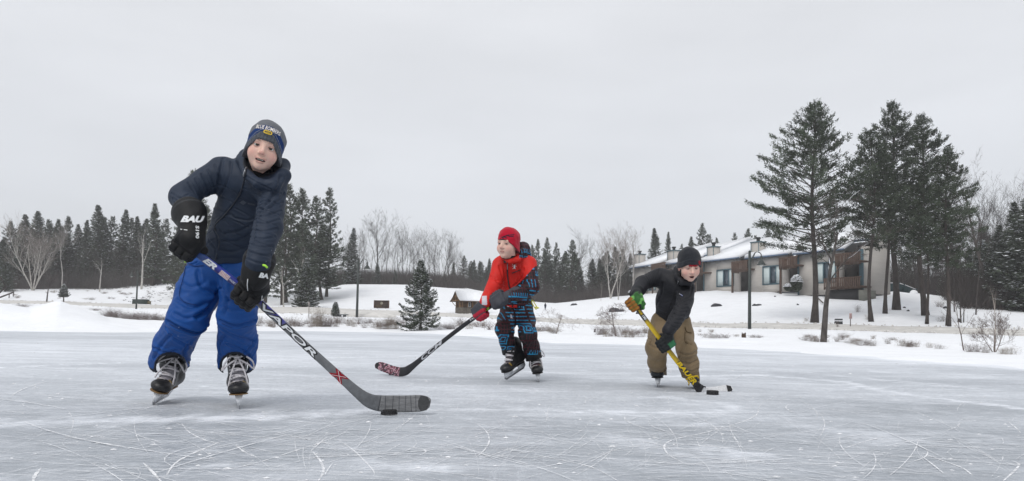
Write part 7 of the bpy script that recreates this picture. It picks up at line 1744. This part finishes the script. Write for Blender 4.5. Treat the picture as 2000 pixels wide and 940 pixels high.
# black pail, stump
p = onground(1162, 649, 20); s = p[1] / FPX; o = empty('pail', p, 'small black pail with a foot standing alone on the snow', 'pail'); MB().tube([(0, 0, -.02), (0, 0, 3.6 * s), (0, 0, 5.6 * s)], [1.3 * s, 1.4 * s, 2.3 * s], 10).build('pail_body', M_rubber, o); MB().tube([(0, 0, 0), (-2.6 * s, 0, .02)], .9 * s, 6).build('spout', M_rubber, o)
p = onground(1453, 660, 20); s = p[1] / FPX; st_ = MB(); o = empty('tree_stump', p, 'broken brown stump near the shore left of the nearest lamp post', 'stump')
st_.tube([(0, 0, -.1), (0, 0, 3 * s), (.1 * s, 0, 8 * s)], [5.5 * s, 4 * s, 3.4 * s], 8).tube([(-3 * s, 0, 2 * s), (-3.6 * s, 0, 10 * s)], [2 * s, .4 * s], 5).tube([(2 * s, 0, 5 * s), (3 * s, 0, 9.5 * s)], [2 * s, 1.2 * s], 5)
M_stump = mat('stump_bark', lin('#4c3f35'), .95, .6, 14, bump=.9, bscale=20, bump2=.05); st_.build('stump_body', M_stump, o)
# box sign with snow and small round-cornered sign
p = onground(1638, 634, 20); s = p[1] / FPX; o = empty('sign_box', p, 'low dark two panel box with snow between, behind the crooked grey tree', 'sign box'); M_bx = mat('dark_box', lin('#343a3c'), .7, .15, 6)
MB().box((0, 0, 3.5 * s), (13 * s, 6 * s, 5.5 * s)).build('lower_panel', M_bx, o); MB().box((0, 0, 9.6 * s), (13 * s, 6 * s, 3 * s)).build('upper_panel', M_bx, o); MB().box((0, 0, 6.9 * s), (12.4 * s, 6.4 * s, 1.5 * s)).build('snow_cap', M_snow, o); MB().box((-8 * s, 0, 1.5 * s), (1 * s, 1 * s, 6 * s)).build('stake', M_bx, o)
p = onground(1661, 639, 20); s = p[1] / FPX; o = empty('sign_post', p, 'small pale notice on a short brown post right of the two panel box', 'sign'); MB().box((0, 0, 9 * s), (1.1 * s, 1.1 * s, 20 * s)).build('post', M_brown, o); MB().box((0, -.03, 21.5 * s), (5.2 * s, .03, 11 * s)).build('sign_face', mat('notice', lin('#b9a6a4'), .6, .1, 9), o)
nm_ = MB()
for k in range(5): nm_.box((0, -.05, (18 + k * 1.7) * s), (3.6 * s, .01, .6 * s))
nm_.build('notice_print', mat('notice_print', lin('#8d5a58'), .7, .1, 9), o)
# green screen (dumpster enclosure)
p = onground(1762, 569, 55); d = 72.0; X = (1762 - CX) / FPX * d; p = np.array([X, d, terrain(X, d)[0] - .1]); s = d / FPX; o = empty('dumpster_screen', p, 'dark green arched wooden screen right of the end townhouse', 'screen'); M_scr = mat('green_planks', lin('#1f3336'), .8, .25, 3)
zt = lambda x: (20 if x < -6 else 20 - (x + 6) * .36) * s
for k in range(14):
    x_ = -27 + k * 3.9; MB().box((x_ * s, 0, zt(x_) / 2), (3.7 * s, .08, zt(x_))).build('plank', M_scr, o)
for x_ in (-28, -6, 4, 28): MB().box((x_ * s, -.08, (zt(x_) + 2 * s) / 2), (1.7 * s, .16, zt(x_) + 3.0 * s)).build('post', M_scr, o)
MB().tube([(-28 * s, -.05, 20.3 * s), (-6 * s, -.05, 20.6 * s), (8 * s, -.05, 16.5 * s), (27 * s, -.05, 9 * s)], .6 * s, 5).build('snow_line', M_snow, o)
V_, F_ = surface(ell((0, 0, 0), (1, .7, .8)), (-1.3, -1.2, -1.1), (1.3, 1.2, 1.1), .16); me_ = mk_mesh('snow_mound', V_ * [7.5 * s, 8 * s, 8 * s], F_, smooth=True); me_.materials.append(M_snow); tag(link('snow_mound', me_, None, p + [13 * s, -1.0, 0]), 'round snow mound in front of the green arched screen', 'snow mound')
# shrubs by the houses
def ball_shrub(px, pb, w, h, label, d=None, seed=1):
    p = gp(px, d) if d else onground(px, pb, 50); s = p[1] / FPX; zb_ = zat(px, p[1], pb); o = empty('evergreen_shrub', (p[0], p[1], zb_), label, 'shrub'); r = np.random.RandomState(seed); n = 1700
    q_ = r.normal(size=(n, 3)); q_ /= ln(q_)[:, None]; q_ = q_ * r.uniform(.8, 1.0, (n, 1)); c = np.array([0, 0, h * s * .5]); R3 = np.array([w * s / 2, w * s / 2, h * s * .54]); pp = c + q_ * R3
    dr = q_ + r.normal(size=(n, 3)) * .5 + [0, 0, .5]; dr /= ln(dr)[:, None]; sd = np.cross(dr, r.normal(size=(n, 3))); sd /= ln(sd)[:, None]; le = .17
    T_ = np.stack([pp - sd * le * .35, pp + sd * le * .35, pp + dr * le], 1).reshape(-1, 3); me_ = mk_mesh('crown', T_, np.arange(len(T_)).reshape(-1, 3), np.repeat(GREEN * r.uniform(.5, 1.5, (n, 1)), 3, 0)); me_.materials.append(M_needle); link('crown', me_, o)
    up_ = np.where((q_[:, 2] > .1) & (r.rand(n) < .38))[0]; k = len(up_); Q_ = pp[up_] + q_[up_] * .06; th = r.uniform(0, 6.28, k); e1 = np.stack([np.cos(th), np.sin(th), 0 * th], 1) * .16; e2 = np.stack([-np.sin(th), np.cos(th), 0 * th], 1) * .12
    V2 = np.stack([Q_ - e1, Q_ + e2, Q_ + [0, 0, .08], Q_ + e1, Q_ - e2], 1).reshape(-1, 3); b_ = np.arange(k) * 5; F2 = np.concatenate([np.stack([b_, b_ + 4, b_ + 2], 1), np.stack([b_ + 4, b_ + 3, b_ + 2], 1), np.stack([b_ + 3, b_ + 1, b_ + 2], 1), np.stack([b_ + 1, b_, b_ + 2], 1)])
    me2 = mk_mesh('branch_snow', V2, F2); me2.materials.append(M_snowb); link('branch_snow', me2, o)
ball_shrub(1557, 568, 18, 29, 'tall rounded evergreen shrub with snow beside the townhouse corner', 66.5, 3); ball_shrub(1540, 567, 12, 11, 'low snow capped shrub left of the tall rounded one', 67, 4); ball_shrub(1234, 578, 10, 10, 'low shrub at the left end of the townhouse row', 90, 5)
# fallen limbs
for i, (pl, lb) in enumerate([([(1518, 574), (1530, 570), (1545, 566)], 'thin dark fallen limb lying on the snow below the tall rounded shrub'), ([(1563, 567), (1585, 575), (1604, 592), (1608, 596)], 'dark fallen limb reaching the foot of the large left pine')]):
    pts = [onground(a, b_, 40) + [0, 0, .15] for a, b_ in pl]; o_ = MB().tube(smooth_px3(pts), [.05] * 14, 5).build('fallen_branch', M_stump, None, True); tag(o_, lb, 'branch')
# far walker
p = onground(1065, 606, 60); s = p[1] / FPX; hgt = 13.5 * s / .98
o = empty('person', p, 'distant walker in a dark blue coat on the snow behind the weeping sapling', 'person')
fb_ = union([chain([(0, 0, .92), (0, 0, 1.2), (0, 0, 1.45)], [.15, .17, .10], .05), (sph((0, 0, 1.64), .105), .03), chain([(-.18, 0, 1.40), (-.24, 0, 1.12), (-.20, -.1, .88)], [.06, .05, .045], .03), chain([(.18, 0, 1.40), (.24, 0, 1.12), (.20, -.1, .88)], [.06, .05, .045], .03),
    chain([(-.09, 0, .9), (-.10, -.03, .48), (-.10, 0, .05)], [.10, .07, .05], .03), chain([(.09, 0, .9), (.10, .03, .48), (.10, .05, .05)], [.10, .07, .05], .03)], .05)
V_, F_ = surface(fb_, (-.45, -.35, -.05), (.45, .35, 1.85), .035); me_ = mk_mesh('body', V_ * (hgt / 1.75), F_, np.where((V_[:, 2:] > 1.58) & (V_[:, 1:2] < -.02), lin('#8a6a5a'), lin('#1b2130')), True); me_.materials.append(M_cloth); link('body', me_, o)
ct = union([cap((0, 0, .75), (0, 0, 1.38), .24, .17, ((0, 1, 0), .75)), (ell((0, .02, 1.62), (.13, .13, .15)), .05)], .05); ct = sub(ct, sph((0, -.12, 1.62), .10), .02)
V_, F_ = surface(ct, (-.45, -.35, .4), (.45, .35, 1.9), .035); me_ = mk_mesh('coat', V_ * (hgt / 1.75), F_, np.broadcast_to(lin('#20283a'), (len(V_), 3)), True); me_.materials.append(M_cloth); link('coat', me_, o)
# rail and timber at far left
p0, p1 = onground(-6, 588, 32), onground(26, 580, 32); z_ = .5
o = empty('handrail', p0, 'low dark handrail with thin legs at the far left edge', 'handrail'); M_dk = mat('rail_dark', lin('#3a3230'), .8, .2, 4)
q0 = np.array([0, 0, .25]); q1 = p1 - p0 + [0, 0, .55]; MB().tube([q0, q1], .09, 6).build('rail', M_dk, o); MB().tube([q1 * .72 - [0, 0, .45], q1 * .72], .05, 5).build('leg', M_dk, o); MB().tube([q1 - [0, 0, .75], q1 - [0, 0, .0]], .05, 5).build('leg', M_dk, o)
MB().tube([q0 + [0, 0, .4], q0 + [.9, 0, 1.3], q0 + [.2, 0, 2.4]], .10, 5).build('brace', M_dk, o)
# ------------------------------------------------------------------ dry shrubs and weeds along the shore
def weed_data(seed, n=70, h=1.0, spread=.5, col=(.17, .135, .115), seedh=True, w=.006):
    r = np.random.RandomState(seed); T_ = []
    def seg(a, b_, ww):
        sd = np.cross(b_ - a, r.normal(size=3)); sd = sd / (np.linalg.norm(sd) + 1e-9) * ww; T_.append([a + sd, a - sd, b_]); sd2 = np.cross(b_ - a, sd); sd2 = sd2 / (np.linalg.norm(sd2) + 1e-9) * ww; T_.append([a + sd2, a - sd2, b_])
    for i in range(n):
        a = np.array([r.normal() * .28, r.normal() * .22, -.05]); d = np.array([r.normal() * spread, r.normal() * spread, 1.0]); L = h * r.uniform(.4, 1); m_ = a + d * L * .6; b_ = m_ + (d + r.normal(size=3) * .35) * L * .4; seg(a, m_, w); seg(m_, b_, w * .8)
        for k in range(3):
            u = r.uniform(.3, .9); c = a + d * L * u; e = c + (d * .5 + r.normal(size=3) * .55) * L * .28; seg(c, e, w * .6)
            if seedh:
                for j in range(2): g_ = e + r.normal(size=3) * .02; q_ = r.normal(size=(2, 3)) * .018; T_.append([g_, g_ + q_[0], g_ + q_[1]])
    T_ = np.array(T_).reshape(-1, 3); me_ = mk_mesh('dry_shrub', T_, np.arange(len(T_)).reshape(-1, 3), np.array(col) * np.repeat(r.uniform(.6, 1.5, (len(T_) // 3, 1)), 3, 0)); me_.materials.append(M_twig); return me_
WD_ = [weed_data(400 + i, 70 + 20 * (i % 2), 1.0, [.45, .7, .3][i % 3], [(.17, .135, .115), (.12, .085, .075), (.22, .18, .14)][i % 3]) for i in range(6)]
r2 = np.random.RandomState(12)
def shrub(px, pb, ht, wd, k, label='dry brown weeds poking through the shore snow', dmin=12, grp='dry weeds along the shore'):
    p = onground(px, pb, dmin); s = p[1] / FPX; o = link('dry_shrub', WD_[k % 6], None, p); o.scale = (wd * s / 1.1, wd * s / 1.1, ht * s); o.rotation_euler = (0, 0, r2.uniform(0, 6.28)); tag(o, label, 'shrub', grp)
for x, y, h, w in [(185, 607, 6, 12), (206, 619, 12, 14), (218, 619, 20, 16), (228, 621, 16, 16), (243, 624, 12, 14), (256, 624, 16, 18), (272, 625, 17, 22), (286, 625, 16, 18), (300, 625, 15, 16), (312, 626, 10, 14), (325, 626, 8, 12), (42, 600, 8, 14)]:
    shrub(x, y, h, w * 1.25, 1, 'dark brown leafless bush along the left shore', 30, 'dark bushes on the left shore'); shrub(x + 4, y, h * .8, w, 4, 'dark brown leafless bush along the left shore', 30, 'dark bushes on the left shore')
for x in np.arange(505, 800, 8.5): shrub(x + r2.uniform(-4, 4), r2.uniform(630, 641), r2.uniform(7, 19), r2.uniform(12, 22), r2.randint(0, 6))
for x, h, w in [(622, 42, 26), (628, 36, 30), (616, 30, 26), (655, 24, 16), (640, 26, 24), (572, 22, 22), (530, 20, 24), (750, 26, 24), (765, 28, 24), (740, 22, 22), (775, 22, 20), (757, 24, 20)]: shrub(x, 638 if x < 700 else 643, h, w, r2.randint(0, 6))
for x in np.arange(852, 960, 7.5): shrub(x + r2.uniform(-4, 4), r2.uniform(636, 646), r2.uniform(8, 20), r2.uniform(12, 20), r2.randint(0, 6))
for x in np.arange(1046, 1092, 6): shrub(x, r2.uniform(645, 652), r2.uniform(8, 17), r2.uniform(12, 20), r2.randint(0, 6))
for x in np.arange(1170, 1275, 5.5): shrub(x + r2.uniform(-3, 3), r2.uniform(650, 660), r2.uniform(8, 20), r2.uniform(12, 22), r2.randint(0, 6), dmin=18)
for x, y, h, w in [(1380, 660, 13, 20), (1392, 661, 10, 18), (1408, 661, 12, 20), (1418, 661, 9, 14), (1438, 658, 6, 12), (1470, 660, 7, 16), (1482, 660, 7, 14), (1570, 665, 10, 18), (1582, 667, 16, 20), (1590, 668, 17, 18), (1598, 669, 10, 14), (1635, 668, 14, 14), (1646, 664, 18, 12), (1655, 660, 8, 12), (1670, 673, 14, 20), (1682, 675, 16, 22), (1694, 676, 14, 20), (1704, 676, 10, 14), (1636, 640, 18, 6), (1735, 672, 14, 12), (1762, 677, 16, 20), (1775, 678, 16, 22), (1788, 679, 12, 18), (1815, 680, 12, 16), (1835, 682, 12, 18), (1895, 688, 20, 20), (1910, 689, 16, 18), (1925, 690, 14, 16), (1960, 692, 16, 22), (1975, 693, 18, 22), (1575, 628, 9, 10), (1675, 610, 20, 12), (1695, 625, 12, 10), (1835, 600, 14, 16), (1842, 628, 16, 18), (1905, 660, 16, 20)]:
    shrub(x, y, h, w, r2.randint(0, 6), dmin=9)
for i in range(20):
    x = r2.uniform(1300, 2000); shrub(x, np.interp(x, [1300, 1500, 1750, 2000], [660, 667, 678, 692]) - r2.uniform(0, 14), r2.uniform(4, 10), r2.uniform(6, 16), r2.randint(0, 6), dmin=9)
for i in range(30):
    x = r2.uniform(20, 340); shrub(x, r2.uniform(566, 588), r2.uniform(2, 6), r2.uniform(5, 12), r2.randint(0, 6), 'sparse twigs on the snowy bank below the left wood', 60, 'twigs on the left bank')
# lumps of ploughed snow along the road edges
def clod(V0, n=1):
    pass
lm = MB(); r2 = np.random.RandomState(31)
for i in range(900):
    t = r2.rand(); px = r2.uniform(-100, 2100); dn = np.interp(px, rk, [ROAD[k][0] for k in rk]); df = np.interp(px, rk, [ROAD[k][1] for k in rk]); d = (dn if r2.rand() < .5 else df) + r2.normal() * .35; X = (px - CX) / FPX * d; z = terrain(X, d)[0]
    sz = r2.uniform(.03, .09); v_ = np.array([[1, 0, 0], [-1, 0, 0], [0, 1, 0], [0, -1, 0], [0, 0, 1], [0, 0, -.4]]) * sz * r2.uniform(.6, 1.4, (6, 3)); f_ = np.array([[0, 2, 4], [2, 1, 4], [1, 3, 4], [3, 0, 4], [2, 0, 5], [1, 2, 5], [3, 1, 5], [0, 3, 5]]); lm.add(v_ + [X, d, z + .05], f_)
tag(lm.build('snow_clods', M_road), 'lumps of ploughed snow along both road edges', kind='stuff')
# gritty plough pile right of the lamp post
p = onground(722, 620, 40); f = union([ell((0, 0, 0), (2.0, .8, .35)), ell((.9, .2, .05), (1.1, .7, .34)), ell((-1.0, .1, 0), (1.0, .6, .22))], .3); V_, F_ = surface(f, (-3.2, -1.8, -.9), (3.2, 1.8, .9), .12); V_ = V_ + normals(V_, F_) * (.05 * rnd_noise(V_, 5, 2))[:, None]
me_ = mk_mesh('plough_pile', V_, F_, smooth=True); me_.materials.append(M_road); tag(link('plough_pile', me_, None, p + [0, .6, 0]), 'gritty low pile of ploughed snow right of the lamp post by the bench', 'snow pile')
print('total script', time.time() - T0)
# ------------------------------------------------------------------ thin winter haze
hz = MB().box((0, 0, 15.5), (1300, 1300, 35)).mesh('haze'); mh = bpy.data.materials.new('haze_air'); mh.use_nodes = True; n = mh.node_tree.nodes; l = mh.node_tree.links; n.clear()
o_ = n.new('ShaderNodeOutputMaterial'); pv = n.new('ShaderNodeVolumePrincipled'); pv.inputs['Color'].default_value = (.97, .98, 1, 1); pv.inputs['Density'].default_value = .0012; l.new(pv.outputs[0], o_.inputs['Volume'])
hz.materials.append(mh); tag(link('haze', hz), 'thin pale winter haze over the far woods', kind='stuff')
# ------------------------------------------------------------------ labels by order where only the order tells things apart
ORD = 'leftmost second third fourth fifth sixth seventh eighth ninth tenth eleventh twelfth thirteenth fourteenth fifteenth sixteenth seventeenth eighteenth nineteenth twentieth'.split()
def number(group, text, first_only=20):
    os_ = sorted([o for o in S.objects if o.get('group') == group and o.get('label') and 'between the first two chimneys' not in o['label'] and 'narrow pointed' not in o['label']], key=lambda o: proj(np.array(o.matrix_world.translation if False else o.location))[0])
    os_ = [o for o in os_ if text[0] in o['label']]
    for i, o in enumerate(os_[:20]): o['label'] = text[1] + (', leftmost of them' if i == 0 else f', {ORD[i]} from the left')
number('dark spruces in the wood on the left', ('dark spruce in the dense wood', 'dark spruce in the wood behind the snow heap'))
number('hazy pines right of the middle skater', ('tall pale pine', 'hazy pale pine right of the middle skater'))
number('conifers behind the townhouse roofs', ('conifer top', 'conifer top above the snowy townhouse roofs'))
number('dark spruces behind the birches', ('dark spruce', 'dark spruce behind the white birches'))
number('conifers behind the gatehouse', ('hazy dark conifer', 'hazy dark conifer on the crest behind the gatehouse'))
number('bare trees in the wood on the left', ('bare grey tree', 'bare grey tree against the dark spruces on the left bank'))
number('dark bushes on the left shore', ('none', ''))
print('tris', sum(len(m.polygons) * 2 for m in bpy.data.meshes))
